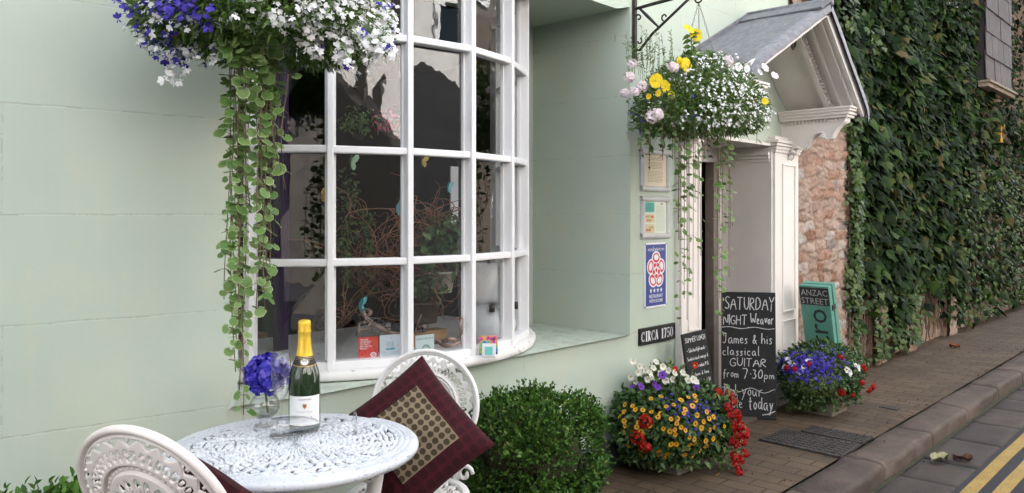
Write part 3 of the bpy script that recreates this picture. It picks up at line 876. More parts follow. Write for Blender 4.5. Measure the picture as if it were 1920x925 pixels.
def console(x0, x1):
    mb = MB()
    # scrolled bracket board in the y-z plane
    P = [(YF, 2.10), (YF, 1.80)]
    curve = [(2.575, 1.805), (2.55, 1.83), (2.545, 1.87), (2.52, 1.895), (2.49, 1.90), (2.465, 1.885), (2.45, 1.88), (2.425, 1.895), (2.405, 1.925), (2.38, 1.965), (2.35, 1.995),
             (2.315, 2.00), (2.29, 1.985), (2.285, 1.955), (2.265, 1.945), (2.24, 1.955), (2.225, 1.985), (2.205, 2.02), (2.18, 2.045), (2.15, 2.06), (2.13, 2.10)]
    P += curve
    vs = [(x, y, z) for x in (x0, x1) for (y, z) in P]; n = len(P)
    mb.add(vs, [tuple(range(n)), tuple(range(n, 2 * n))[::-1]] + [(i, n + i, n + (i + 1) % n, (i + 1) % n) for i in range(n)])
    # scroll eyes and bead along the lower edge
    mb.tube([(x0 - .006, y, z + .004) for (y, z) in curve], .008, 6); mb.tube([(x1 + .006, y, z + .004) for (y, z) in curve], .008, 6)
    for (cy, cz, r) in ((2.305, 1.972, .020), (2.53, 1.872, .018)):
        mb.lathe([(.001, 0), (r, 0), (r * .8, x1 - x0 + .03), (.001, x1 - x0 + .03)], 14, (x0 - .015, cy, cz), Matrix.Rotation(PI / 2, 3, 'Y'))
    return part(mb, 'console_bracket', M_CREAM, hood)
console(5.80, 5.85); console(4.33, 4.38)
for (x0, x1) in ((5.765, 5.905), (4.27, 4.42)):
    mb = MB()
    for i, (z0, z1, p) in enumerate(((2.098, 2.118, .0), (2.118, 2.140, .014), (2.140, 2.158, .026), (2.158, 2.172, .036))):
        mb.bx(x0 - p, x1 + p, YH + .055 - p, YF - .002 - i * .001, z0, z1, 0, .003)
    part(mb, 'cornice', M_CREAM, hood)
    mb = MB()
    for i in range(15):
        y = 2.17 + i * .027
        mb.bx(x0 + .022, x0 + .036, y, y + .014, 2.076, 2.0975)
    mb.bx(x0 + .0362, x1 - .02, 2.14, YF - .003, 2.07, 2.097)
    part(mb, 'dentil_row', M_CREAM, hood)
# scrolled iron hook under the hood
p = on_y(1487, 84, 2.30)
mb = MB(); pts = []
for i in range(34):
    a = i * .36; r = .034 * (1 - i / 40)
    pts.append((p.x + r * math.cos(a), p.y, p.z - .01 + r * math.sin(a)))
pts = [(p.x + .05, p.y, p.z + .10), (p.x + .045, p.y, p.z + .03)] + pts
mb.tube(pts, .0045, 6); part(mb, 'scroll_hook', M_IRON, hood)
# ------------------------------------------------------------------ the stone house beyond
sth = thing('stone_house', 'reddish rubble stone house with slate hung upper wall covered by creeper', 'house', (9, 3.0, 0))
def hsh(a, b, c): 
    q = math.sin(a * 127.1 + b * 311.7 + c * 74.7) * 43758.5453; return q - math.floor(q)
def rubble(mb, cols, x0, x1, z0, z1, Y, res=.012, sx=.19, sz=.085, seed=0):
    """coursed rubble as one uneven face: every stone has its own size, tilt, set-back and tone, mortar lies in the joints"""
    nx = int((x1 - x0) / res); nz = int((z1 - z0) / res); vs = []; base = mb.n
    for i in range(nx + 1):
        for j in range(nz + 1):
            x = x0 + (x1 - x0) * i / nx; z = z0 + (z1 - z0) * j / nz
            w = noise.noise(Vector((x * 3, z * 3, seed))) * .035
            w2 = noise.noise(Vector((x * 16, z * 16, seed))) * .007
            u = (x + w2 + .4 * w) / sx; v = (z + w * .9 + w2) / sz
            j0 = math.floor(v); best = []
            for jj in (j0 - 1, j0, j0 + 1):
                us = u * (.75 + .7 * hsh(jj, seed, 3)) + hsh(jj, seed, 1) * 7; i0 = math.floor(us)
                for ii in (i0 - 1, i0, i0 + 1):
                    px_, pz_ = ii + .2 + .6 * hsh(ii, jj, seed), jj + .5 + .36 * (hsh(ii, jj, seed + 5) - .5)
                    d = max(abs(us - px_) * .95, abs(v - pz_) * 1.05) * .55 + .35 * math.hypot(us - px_, v - pz_) + .10 * hsh(ii, jj, 41)
                    best.append((d, ii, jj, us - px_, v - pz_))
            best.sort(); d0, ii, jj, du, dv = best[0]; gap = best[1][0] - d0
            k = min(1, max(0, (gap - .012 - .03 * hsh(ii, jj, 31)) / .06)); k = k * k * (3 - 2 * k)
            hgt = .005 + .016 * hsh(ii, jj, 11) + du * .026 * (hsh(ii, jj, 12) - .5) + dv * .04 * (hsh(ii, jj, 13) - .5)
            rough = .012 * abs(noise.noise(Vector((x * 9 + ii * .7, z * 19, seed + ii * .3)))) + .008 * noise.noise(Vector((x * 22, z * 36, seed + jj))) + .004 * noise.noise(Vector((x * 42, z * 48, seed)))
            vs.append((x, Y - (hgt * k + rough * (.4 + k) - .006 * (1 - k)), z))
            cols.append((hsh(ii, jj, 21) if k > .25 else .5, k, hsh(ii, jj, 23)))
    m = nz + 1
    mb.add(vs, [(i * m + j, (i + 1) * m + j, (i + 1) * m + j + 1, i * m + j + 1) for i in range(nx) for j in range(nz)], 0, True)
mb = MB(); cols = []
rubble(mb, cols, 5.99, 7.12, 0, 2.6, 2.605); rubble(mb, cols, 5.925, 7.11, 2.6, 4.2, 2.605, .02, .22, .11, 4)
rubble(mb, cols, 7.12, 9.6, 0, 1.3, 2.69, .022, .24, .10, 7); rubble(mb, cols, 9.6, 15, 0, .8, 2.70, .04, .3, .12, 9)
for q, (a, b, zt) in enumerate(((7.75, 8.05, .72), (8.75, 9.0, .85), (10.2, 10.5, .6))): rubble(mb, cols, a, b, 0, zt, 2.60, .02, .19, .09, 12 + q)
o = part(mb, 'rubble_facing', M_RUBBLE, sth)
ca = o.data.color_attributes.new('stone', 'FLOAT_COLOR', 'POINT')
ca.data.foreach_set('color', [q for c in cols for q in (*c, 1.0)])
mb = MB(); mb.bx(5.925, 7.115, 2.625, 3.0, 0, 4.2); mb.bx(7.115, 30, 2.715, 8, 0, 6.5); mb.bx(5.925, 7.115, 3.0, 8, 0, 6.5)
for (a, b, zt) in ((7.76, 8.04, .70), (8.76, 8.99, .83), (10.21, 10.49, .58)): mb.bx(a, b, 2.622, 2.71, 0, zt)
part(mb, 'wall', M_MORTAR, sth)
mb = MB(); mb.add([(5.95, 2.4, 6.5), (30, 2.4, 6.5), (30, 5.3, 8.6), (5.95, 5.3, 8.6), (30, 8.2, 6.5), (5.95, 8.2, 6.5)], [(0, 1, 2, 3), (3, 2, 4, 5)])
part(mb, 'roof', MATS['slate_roof'], sth)
# slate hanging with a sill under it, at the upper floor
slm = stone_mat('hung_slate', [(.3, (.032, .023, .024)), (.55, (.062, .046, .048)), (.8, (.12, .095, .097))], .6, 5, .3, island=[(0, g(.75)), (1, g(1.2))])
mb = MB(); z = 3.16; r = 0
YS = 2.50
while z < 6.4:
    x = 11.5 + (.16 if r % 2 else 0) - .16
    while x < 12.95:
        a, b = max(x, 11.5), min(x + .315, 12.95)
        if b - a > .05: mb.box(((a + b) / 2, YS + .004 + rnd.uniform(-.004, .004), z + .16), (b - a - .004, .012, .36), Matrix.Rotation(R(-2.2), 3, 'X'))
        x += .32
    z += .30; r += 1
part(mb, 'slate_hanging', slm, sth)
mb = MB(); mb.bx(11.52, 12.93, YS + .02, 2.705, 3.1, 6.45); part(mb, 'bay_wall', M_DARK, sth)
mb = MB(); mb.bx(11.45, 13.0, YS - .07, YS + .08, 3.08, 3.11, 0, .006); mb.bx(11.47, 12.98, YS - .04, YS + .08, 3.03, 3.08, 0, .004); part(mb, 'bay_sill', noisy('weathered_sill', (.22, .16, .12), (.34, .27, .21), 9, .7, .2), sth)
wn_ = thing('window', None, None); wn_.parent = sth; wn_.location = Vector((10.4, 2.62, 4.4)) - sth.location
p = on_y(1791, 6, 2.60)
mb = MB(); mb.bx(p.x - .35, p.x + .10, 2.585, 2.70, p.z - .08, p.z - .04); mb.bx(p.x + .05, p.x + .10, 2.59, 2.70, p.z - .04, p.z + 1.0); mb.bx(p.x - .35, p.x - .30, 2.59, 2.70, p.z - .04, p.z + 1.0); mb.bx(p.x - .35, p.x + .1, 2.588, 2.70, p.z + 1.0, p.z + 1.05)
part(mb, 'window_frame', M_WHITE, wn_)
mb = MB(); mb.bx(p.x - .30, p.x + .05, 2.64, 2.65, p.z - .04, p.z + 1.0); part(mb, 'pane', mat('dark_window_glass', (.02, .03, .04), .03), wn_)
# ------------------------------------------------------------------ across the street (seen mirrored in the panes)
M_OPPW = noisy('white_roughcast', (.68, .65, .63), (.80, .77, .75), 30, .9, .8, 55, dist=.02)
M_OPPS = stone_mat('limewashed_stone', [(.3, (.55, .54, .53)), (.6, (.74, .73, .72)), (.8, (.82, .81, .80))], .9, 2.5, 1.0, bscale=5)
def opposite(name, label, x0, x1, Y, h, m, roofm, wins, dark):
    t = thing(name, label, 'house', ((x0 + x1) / 2, Y, 0))
    mb = MB(); mb.bx(x0, x1, Y - 5, Y, -.12, h); part(mb, 'wall', m, t)
    mb = MB(); mb.add([(x0 - .1, Y + .25, h - .02), (x1 + .1, Y + .25, h - .02), (x1 + .1, Y - 2.5, h + 1.3), (x0 - .1, Y - 2.5, h + 1.3), (x1 + .1, Y - 5.2, h - .02), (x0 - .1, Y - 5.2, h - .02)], [(0, 1, 2, 3), (3, 2, 4, 5), (1, 4, 2), (0, 3, 5)])
    part(mb, 'roof', roofm, t)
    for (wx, wz, ww, wh) in wins:
        w_ = thing('window', None, None); w_.parent = t; w_.location = Vector((wx, Y, wz)) - t.location
        mb = MB()
        for (a, b, c, d) in ((-ww / 2, -ww / 2 + .07, 0, wh), (ww / 2 - .07, ww / 2, 0, wh), (-.02, .02, .07, wh - .07)): mb.bx(wx + a, wx + b, Y - .02, Y + .05, wz + c, wz + d)
        mb.bx(wx - ww / 2 + .07, wx + ww / 2 - .07, Y - .02, Y + .048, wz, wz + .07); mb.bx(wx - ww / 2 + .07, wx + ww / 2 - .07, Y - .02, Y + .048, wz + wh - .07, wz + wh)
        part(mb, 'window_frame', M_WHITE, w_)
        mb = MB(); mb.bx(wx - ww / 2 + .07, wx + ww / 2 - .07, Y - .01, Y + .015, wz + .07, wz + wh - .07); part(mb, 'pane', MATS['dark_window_glass'], w_)
    for (name2, mm, polys) in dark:
        mb = MB()
        for (poly, y0, y1) in polys:
            vs = [(px_, yy, pz_) for yy in (y0, y1) for (px_, pz_) in poly]; n = len(poly)
            mb.add(vs, [tuple(range(n)), tuple(range(n, 2 * n))[::-1]] + [(i, n + i, n + (i + 1) % n, (i + 1) % n) for i in range(n)])
        part(mb, name2, mm, t)
    return t
M_DKWOOD = noisy('tarred_boards', (.008, .007, .006), (.016, .014, .012), 5, .7, .2, 30, sc=(8, 8, 1))
M_DKSLATE = noisy('dark_slate', (.015, .015, .017), (.028, .028, .031), 6, .6, .2)
YO = -4.0
opposite('rendered_house', 'white roughcast house across the street mirrored in the middle window panes', -4.5, 3.3, YO, 5.6, M_OPPW, MATS['slate_roof'],
         [(-2.6, 3.0, 1.0, 1.3), (-.35, 3.15, .8, 1.2)],
         [('lean_to', M_DKWOOD, [([(-4.4, -.1), (.95, -.1), (.95, 2.15), (.35, 3.0), (-4.4, 3.0)], YO, YO + .9)]),
          ('downpipe', M_IRON, [([(.42, -.1), (.54, -.1), (.54, 5.5), (.42, 5.5)], YO, YO + .1)]),
          ('shopfront', M_DKWOOD, [([(1.0, -.1), (3.25, -.1), (3.25, 2.25), (1.0, 2.25)], YO, YO + .06)])])
opposite('limewashed_house', 'limewashed rough stone house across the street mirrored in the right panes', 3.35, 9.2, YO, 6.6, M_OPPS, MATS['slate_roof'],  # right end lengthened to bounce sunlight onto the porch
         [(6.3, 3.2, .8, 1.2)],
         [('porch', M_DKSLATE, [([(3.5, -.1), (6.4, -.1), (6.4, 2.3), (4.9, 3.2), (3.5, 2.3)], YO, YO + 1.0)]),
          ('corner_pier', noisy('grey_render', (.30, .31, .33), (.36, .37, .39), 3, .8), [([(3.36, 3.2), (4.8, 3.2), (4.8, 6.5), (3.36, 6.5)], YO, YO + .12)])])
opposite('added_dark_house', 'unseen dark stone house added at the far left across the street to darken the left panes', -16, -4.53, YO, 7.5, noisy('dark_rubble', (.06, .055, .05), (.11, .10, .085), 3, .9, .5), MATS['slate_roof'], [(-9.5, 4.6, .9, 1.3)], [])  # added to block the bright sky mirrored in the left panes
opposite('added_tall_house', 'unseen tall plain townhouse added across the street to darken the lane', 9.25, 34, YO, 10.6, noisy('buff_render', (.085, .07, .055), (.12, .10, .08), 4, .9, .3), MATS['slate_roof'],  # added out of view, tall and dark, to dim the right of the lane
         [(10.6 + 2.6 * i, z, .9, 1.4) for i in range(8) for z in (.9, 3.6, 6.4)], [])
# ------------------------------------------------------------------ leaf and flower shapes
def fold_leaf(l=1, w=.5, fold=.12, tip=.0, curl=.15):
    v = [(0, 0, 0), (w / 2, .35 * l, fold), (w * .36, .7 * l, fold * .7 - curl * .3), (0, l, -curl), (-w * .36, .7 * l, fold * .7 - curl * .3), (-w / 2, .35 * l, fold), (0, .38 * l, 0), (0, .72 * l, -curl * .35)]
    f = [(0, 1, 6), (1, 2, 7, 6), (2, 3, 7), (3, 4, 7), (4, 5, 6, 7), (5, 0, 6)]
    return v, f, [0] * 6
P_NARROW = fold_leaf(1, .24, .05, 0, .25)
P_BOXLEAF = fold_leaf(1, .62, .12, 0, .12)
P_HERB = fold_leaf(1, .5, .10, 0, .3)
def lobed(n=5, scal=.12):
    # creeper leaf, three pointed lobes, stalk at the origin, hanging along +y
    out = [(0, 0), (.30, -.06), (.52, .16), (.56, .48), (.40, .50), (.28, .62), (.16, .86), (0, 1.12), (-.16, .86), (-.28, .62), (-.40, .50), (-.56, .48), (-.52, .16), (-.30, -.06)]
    v = [(x, y, -.10 * (x * x) * 2 - .12 * max(0, y - .5)) for x, y in out]
    c = len(v); v.append((0, .42, .07)); n = len(out)
    return v, [(i, (i + 1) % n, c) for i in range(n)], [0] * n
P_CREEP = lobed()
def round_leaf():
    # scalloped round leaf with a pale rim: islands share one leaf
    v = [(0, .45, .03)]; N = 14
    for ring, rr in ((0, .88), (1, 1.0)):
        for i in range(N):
            a = 2 * PI * i / N + PI / 2 * 3
            k = rr * .5 * (1 + (.05 if i % 2 else -.05) * ring)
            if i == 0: k *= .55
            v.append((math.cos(a) * k * 1.05, .45 + math.sin(a) * k, -.06 * rr + .03 * math.cos(3 * a)))
    f = []; m = []
    for i in range(N):
        j = (i + 1) % N
        f.append((0, 1 + i, 1 + j)); m.append(0)
        f.append((1 + i, 1 + N + i, 1 + N + j, 1 + j)); m.append(1)
    return v, f, m
P_ROUND = round_leaf()
def petals(n, l, w, cup=.25, start=0.0, notch=.0, ctr=.0):
    v = []; f = []
    for i in range(n):
        a = 2 * PI * i / n; ca, sa = math.cos(a), math.sin(a)
        q = [(start, 0, 0), (start + l * .55, w / 2, cup * .6), (start + l * .92, w * .34, cup), (start + l * (1 - notch), 0, cup * 1.05), (start + l * .92, -w * .34, cup), (start + l * .55, -w / 2, cup * .6)]
        b = len(v)
        v += [(x * ca - y * sa, x * sa + y * ca, z) for x, y, z in q]
        f += [(b, b + 1, b + 2, b + 3), (b, b + 3, b + 4, b + 5)]
    return v, f, [0] * len(f)
def merge(*ps):
    v = []; f = []; m = []
    for p in ps:
        b = len(v); v += list(p[0]); f += [tuple(i + b for i in q) for q in p[1]]; m += list(p[2])
    return v, f, m
def xf(p, M, mi=None):
    return [(M @ Vector(q))[:] for q in p[0]], p[1], (p[2] if mi is None else [mi] * len(p[1]))
def lobelia():
    # three broad lower lobes and two narrow upper ones
    ps = []
    for a, l, w in ((-38, .55, .34), (0, .6, .36), (38, .55, .34), (150, .36, .14), (210, .36, .14)):
        M = Matrix.Rotation(R(a), 4, 'Z')
        v = [(0, 0, 0), (l * .6, w / 2, .05), (l, w * .2, -.03), (l, -w * .2, -.03), (l * .6, -w / 2, .05)]
        ps.append(xf((v, [(0, 1, 2, 3, 4)], [0]), M))
    return merge(*ps)
P_LOB = lobelia()
P_FIVE = petals(5, .5, .46, .08, .0, .05)
P_FOUR = petals(4, .5, .52, .10, .0)
def dome(r, h, mi=1, n=8):
    v = [(r * math.cos(2 * PI * i / n), r * math.sin(2 * PI * i / n), 0.02) for i in range(n)] + [(0, 0, h)]
    return v, [(i, (i + 1) % n, n) for i in range(n)], [mi] * n
P_DAISY = merge(petals(12, .42, .19, .06, .06), xf(dome(.125, .10), Matrix.Translation((0, 0, .03))))
def pansy():
    def pet(a, l, w, z):
        n = 9; v = [(0, 0, z)]
        for i in range(n):
            t = -1 + 2 * i / (n - 1)
            y = w / 2 * math.sin(t * PI / 2); x = l * (.45 + .55 * math.cos(t * PI / 2))
            v.append((x, y, z + .04 * math.sin(i * 2.2) + .07 * (x / l)))
        return xf((v, [(0, i, i + 1) for i in range(1, n)], [0] * (n - 1)), Matrix.Rotation(R(a), 4, 'Z'))
    eye = xf(dome(.08, .05), Matrix.Translation((.02, 0, .05)))
    return merge(pet(62, .52, .66, -.02), pet(118, .52, .66, -.03), pet(8, .50, .60, .01), pet(172, .50, .60, .012), pet(-90, .55, .82, .025), eye)
P_PANSY = pansy()
def petunia():
    n = 20; v = [(0, 0, -.25)]; f = []; m = []
    for ring, (rr, z) in enumerate(((.12, -.10), (.32, .03), (.5, .06))):
        for i in range(n):
            a = 2 * PI * i / n; k = rr * (1 + (.10 * math.cos(5 * a) if ring == 2 else 0))
            v.append((k * math.cos(a), k * math.sin(a), z + (.03 * math.cos(10 * a) if ring == 2 else 0)))
    for i in range(n):
        j = (i + 1) % n
        f.append((0, 1 + i, 1 + j)); m.append(1)
        f.append((1 + i, 1 + n + i, 1 + n + j, 1 + j)); m.append(0)
        f.append((1 + n + i, 1 + 2 * n + i, 1 + 2 * n + j, 1 + n + j)); m.append(0)
    return v, f, m
P_PETU = petunia()
def floret_ball(mb, c, r, k, proto, size, squash=.8, zmin=-.5):
    p, d = ellipsoid_pts(k, c, (r, r, r * squash), (.86, 1.04), zmin)
    mb.stamp(proto, rand_mats(p, d, nrnd.uniform(.85, 1.15, len(p)) * size, tilt=.22))
M_PROTO = {}
def child(parent, mb, name, m):
    """part of a thing that sits at parent's location (world coordinates in, local out)"""
    o = mb.build(name, m); o.parent = parent
    p = parent; off = Vector((0, 0, 0))
    while p is not None: off += p.location; p = p.parent
    o.location = -off
    return o
def mset(p, n, s, spin=0):
    """4x4 with z along n at p"""
    q = Vector(n).normalized().to_track_quat('Z', 'Y').to_matrix().to_4x4()
    return Matrix.Translation(Vector(p)) @ q @ Matrix.Rotation(spin, 4, 'Z') @ Matrix.Diagonal((s, s, s, 1))
def bloom(parent, name, proto, mats, places, size):
    """single blossoms, each a part of its own, sharing one mesh"""
    first = None
    off = Vector((0, 0, 0)); p = parent
    while p is not None: off += p.location; p = p.parent
    for (q, n) in places:
        s = size * rnd.uniform(.85, 1.15)
        M = Matrix.Translation(-off) @ mset(q, Vector(n) + Vector((rnd.uniform(-.3, .3), rnd.uniform(-.3, .3), rnd.uniform(-.3, .3))), s, rnd.uniform(0, 6.3))
        if first is None:
            mb = MB()
            if callable(proto): proto(mb)
            else: mb.add(proto[0], proto[1], list(proto[2]), True)
            first = mb.build(name, mats); first.parent = parent; first.matrix_local = M
        else: kid(first, parent, M=M)
def hanging_curve(p0, drop, out=(0, 0), sway=.03, seg=14, seed=0):
    """vine falling from p0"""
    pts = []
    for i in range(seg + 1):
        t = i / seg
        e = 1 - (1 - t) ** 3
        w = sway * math.sin(t * 5 + seed) * t
        pts.append(Vector((p0[0] + out[0] * e + w * .8, p0[1] + out[1] * e + w * .5, p0[2] + (.05 * math.sin(min(1, t * 6) * PI) if t < .17 else 0) - drop * t)))
    return pts
def vine(parent, name, p0, drop, out, leaf, step, proto=P_ROUND, mats=None, seed=0, r=.0016, lean=(-.1, -.55, .75), sway=.03, thin=0):
    mats = mats or [M_GLECH, M_GLECHE, M_STEM]
    mb = MB(); pts = hanging_curve(p0, drop, out, sway, max(8, int(drop / .07)), seed)
    mb.tube(pts, r, 5, len(mats) - 1)
    L = drop; n = int(L / step); Ps = []; Ns = []; Ys = []; Sz = []
    for i in range(n):
        t = (i + rnd.random() * .5) / n; q = t * (len(pts) - 1); a = int(q); P = pts[a].lerp(pts[min(a + 1, len(pts) - 1)], q - a)
        if rnd.random() < thin * t: continue
        an = rnd.uniform(0, 6.28)
        for s in (0, PI):
            if rnd.random() < .15: continue
            d = Vector((math.cos(an + s), math.sin(an + s), 0))
            l = leaf * rnd.choice((.45, .7, .9, 1.0, 1.2)) * rnd.uniform(.9, 1.1) * (1 - .25 * t)
            e = P + d * l * .35 + Vector((0, 0, rnd.uniform(-.006, .012)))
            mb.tube([P, e], .0009, 4, len(mats) - 1, False)
            Ps.append(e); Ns.append(Vector(lean) + d * .5); Ys.append(d + Vector((0, 0, -.35))); Sz.append(l)
    k = len(Ps)
    if k:
        N = np.array([v[:] for v in Ns]) + nrnd.normal(0, .3, (k, 3)); N /= np.linalg.norm(N, axis=1)[:, None]
        Y = np.array([v[:] for v in Ys]) + nrnd.normal(0, .25, (k, 3)); Y -= N * np.sum(Y * N, 1)[:, None]; Y /= np.linalg.norm(Y, axis=1)[:, None]
        X = np.cross(Y, N); M = np.zeros((k, 4, 4)); s = np.array(Sz)[:, None]
        M[:, :3, 0] = X * s; M[:, :3, 1] = Y * s; M[:, :3, 2] = N * s; M[:, :3, 3] = np.array([v[:] for v in Ps]); M[:, 3, 3] = 1
        mb.stamp(proto, M)
    return child(parent, mb, name, mats)
# ------------------------------------------------------------------ hanging baskets
def tress_points(c, r, k, zmin=-.6, droop=.35):
    """flower ends on the outer skin of a trailing mound, drooping at the sides"""
    p, d = ellipsoid_pts(k, c, r, (.88, 1.1), zmin)
    hor = np.hypot(d[:, 0], d[:, 1])
    p[:, 2] -= droop * r[2] * hor ** 2 * 1.5
    return p, d
def basket(t, c, rr, n_leaf, whites, blues, leaf_l, fl):
    cx, cy, cz = c
    mb = MB()
    # moss-lined wire bowl
    mb.lathe([(.02, -.10), (.08, -.085), (.13, -.05), (.16, 0), (.15, 0), (.01, -.02)], 20, (cx, cy, cz - .03))
    child(t, mb, 'basket', M_TWIGCORE)
    mb = MB()
    p, d = tress_points(c, rr, n_leaf, -.85)
    q, e = ellipsoid_pts(int(n_leaf * .7), c, rr, (.35, .95), -.8); q[:, 2] -= .3 * rr[2] * np.hypot(e[:, 0], e[:, 1]) ** 2
    P = np.concatenate([p, q]); D = np.concatenate([d, e])
    up = D * .8 + np.array([0, 0, -.1])
    M = rand_mats(P, nrnd.normal(0, 1, D.shape) + D * .4, nrnd.uniform(.6, 1.3, len(P)) * leaf_l, tilt=.3, up=np.cross(nrnd.normal(0, 1, D.shape), up))
    # aim the blades outwards
    Y = D + nrnd.normal(0, .55, D.shape) + np.array([0, 0, -.15]); Y /= np.linalg.norm(Y, axis=1)[:, None]
    N = np.cross(Y, nrnd.normal(0, 1, Y.shape)); N /= np.linalg.norm(N, axis=1)[:, None]; X = np.cross(Y, N)
    s = nrnd.uniform(.6, 1.3, (len(P), 1)) * leaf_l
    M[:, :3, 0] = X * s; M[:, :3, 1] = Y * s; M[:, :3, 2] = N * s; M[:, :3, 3] = P
    mb.stamp(P_NARROW, M)
    # wiry stems reaching out past the leaves
    for i in range(150):
        a = P[rnd.randrange(len(p))]; b = Vector(a) ; cc = Vector(c)
        dirv = (b - cc); dirv.z *= .6
        e2 = b + dirv.normalized() * rnd.uniform(.02, .07) + Vector((0, 0, rnd.uniform(-.05, .01)))
        mb.tube([cc + (b - cc) * .6, b, e2], [.0012, .001, .0006], 4, 1, False)
    child(t, mb, 'foliage', [M_LOBLEAF, M_GSTEM])
    for (name, m, k, test) in whites + blues:
        mb = MB(); p, d = tress_points(c, np.array(rr) * 1.06, int(k * 6), -.62)
        sel = [i for i in range(len(p)) if test(p[i], d[i])][:k]
        p, d = p[sel], d[sel]
        # clusters
        extra = p + nrnd.normal(0, .018, p.shape); P = np.concatenate([p, extra[: len(extra) // 2]]); D = np.concatenate([d, d[: len(extra) // 2]])
        N = D * .5 + np.array([-.25, -.55, .45])
        mb.stamp(P_LOB, rand_mats(P, N, nrnd.uniform(.8, 1.2, len(P)) * fl, tilt=.3))
        o = child(t, mb, name, m); o['kind'] = 'stuff'
def bracket(name, label, x, z, reach, parent_y=None):
    """wall bracket: back bar, arm, brace with scrolls, hook"""
    y0 = fy(x) - .012
    t = thing(name, label, 'bracket', (x, y0, z), 0)
    mb = MB(); mb.bx(x - .012, x + .012, y0 - .008, y0 + .012, z - .30, z + .06); mb.lathe([(.0, 0), (.011, 0), (.006, .03), (0, .04)], 8, (x, y0, z + .06)); child(t, mb, 'back_bar', M_IRON)
    mb = MB(); mb.tube([(x, y0, z), (x, y0 - reach * .5, z + .012), (x, y0 - reach, z + .02)], [.009, .011, .008], 8); child(t, mb, 'arm', M_IRON)
    mb = MB(); B0 = Vector((x, y0 - .004, z - .235)); B1 = Vector((x, y0 - reach * .95, z + .012))
    mb.tube([B0, B0 + Vector((0, -.03, -.006)), B0.lerp(B1, .3), B0.lerp(B1, .7), B1], .008, 8)
    mb.tube([(x, y0 - .03, z), (x, y0 - .08, z - .05), B0.lerp(B1, .42)], [.007, .010, .006], 6)
    child(t, mb, 'brace', M_IRON)
    def scroll(cy, cz, r, a0, turn):
        mb = MB()
        pts = [(x, cy + r * (1 - i / 16) * math.cos(a0 + turn * i * .42), cz + r * (1 - i / 16) * math.sin(a0 + turn * i * .42)) for i in range(12)]
        mb.tube(pts, .005, 6); child(t, mb, 'scroll', M_IRON)
    scroll(y0 - .025, z - .055, .022, 0.5, 1); scroll(y0 - .03, z - .19, .02, 2.0, 1); q = B0.lerp(B1, .52); scroll(q.y, q.z + .028, .022, -1.2, 1)
    mb = MB(); pts = [(x, y0 - reach, z + .02)] + [(x, y0 - reach - .012 + .022 * math.cos(a), z - .015 + .022 * math.sin(a)) for a in [1.2 - .5 * i for i in range(10)]]
    mb.tube(pts, .005, 6)
    child(t, mb, 'hook', M_IRON)
    return Vector((x, y0 - reach - .010, z - .035))
def chain(t, top, c, r, n=3):
    mb = MB()
    k = 0
    for i in range(n):
        a = 2 * PI * i / n + .5; b = Vector((c[0] + r * math.cos(a), c[1] + r * math.sin(a), c[2] - .06))
        L = (b - top).length; m = int(L / .018)
        d = (b - top).normalized()
        for j in range(m):
            p = top.lerp(b, (j + .5) / m)
            u = d.orthogonal().normalized(); w = d.cross(u)
            if j % 2: u, w = w, u
            mb.tube([p + d * (.011 * math.cos(q)) + u * (.0045 * math.sin(q)) for q in [PI / 3 * z for z in range(6)]], .0012, 4, 0, False, True)
    return child(t, mb, 'chain', mat('steel_chain_%d' % rnd.randrange(99), (.25, .22, .19), .4, .8))
# left basket over the window
c1 = on_d(502, -22, 2.50)
hook = bracket('wall_bracket', 'black iron wall bracket above the left corner of the bow window carrying the larger basket', c1.x, 2.62, fy(c1.x) - .012 - c1.y - .01)
bk = thing('hanging_basket', 'large hanging basket of white and blue lobelia with long variegated trails down the window', 'hanging basket', (c1.x, c1.y, c1.z - .2))
hook.x, hook.y = c1.x, c1.y
chain(bk, hook, c1, .175)
def pxof(p):
    q = Vector(p) - O_; d = q.dot(FW); return 960 + 1500 * q.dot(RT) / d
L_ = lambda p: pxof(p) < 425
basket(bk, c1, (.355, .33, .19), 7500,
       [('white_lobelia', M_PW, 1150, lambda p, d: (pxof(p) > 560 or rnd.random() < .16) and d[1] < .5), ],
       [('blue_lobelia', M_PB, 260, lambda p, d: (pxof(p) < 400 and d[1] < .5) or (pxof(p) > 705 and rnd.random() < .4) or rnd.random() < .01)], .034, .027)
mb = MB()
q = on_d(322, 58, 2.30); bloom(bk, 'yellow_pansy', P_PANSY, [M_PY, M_EYE], [(q, (-.4, -.9, .1))], .050)
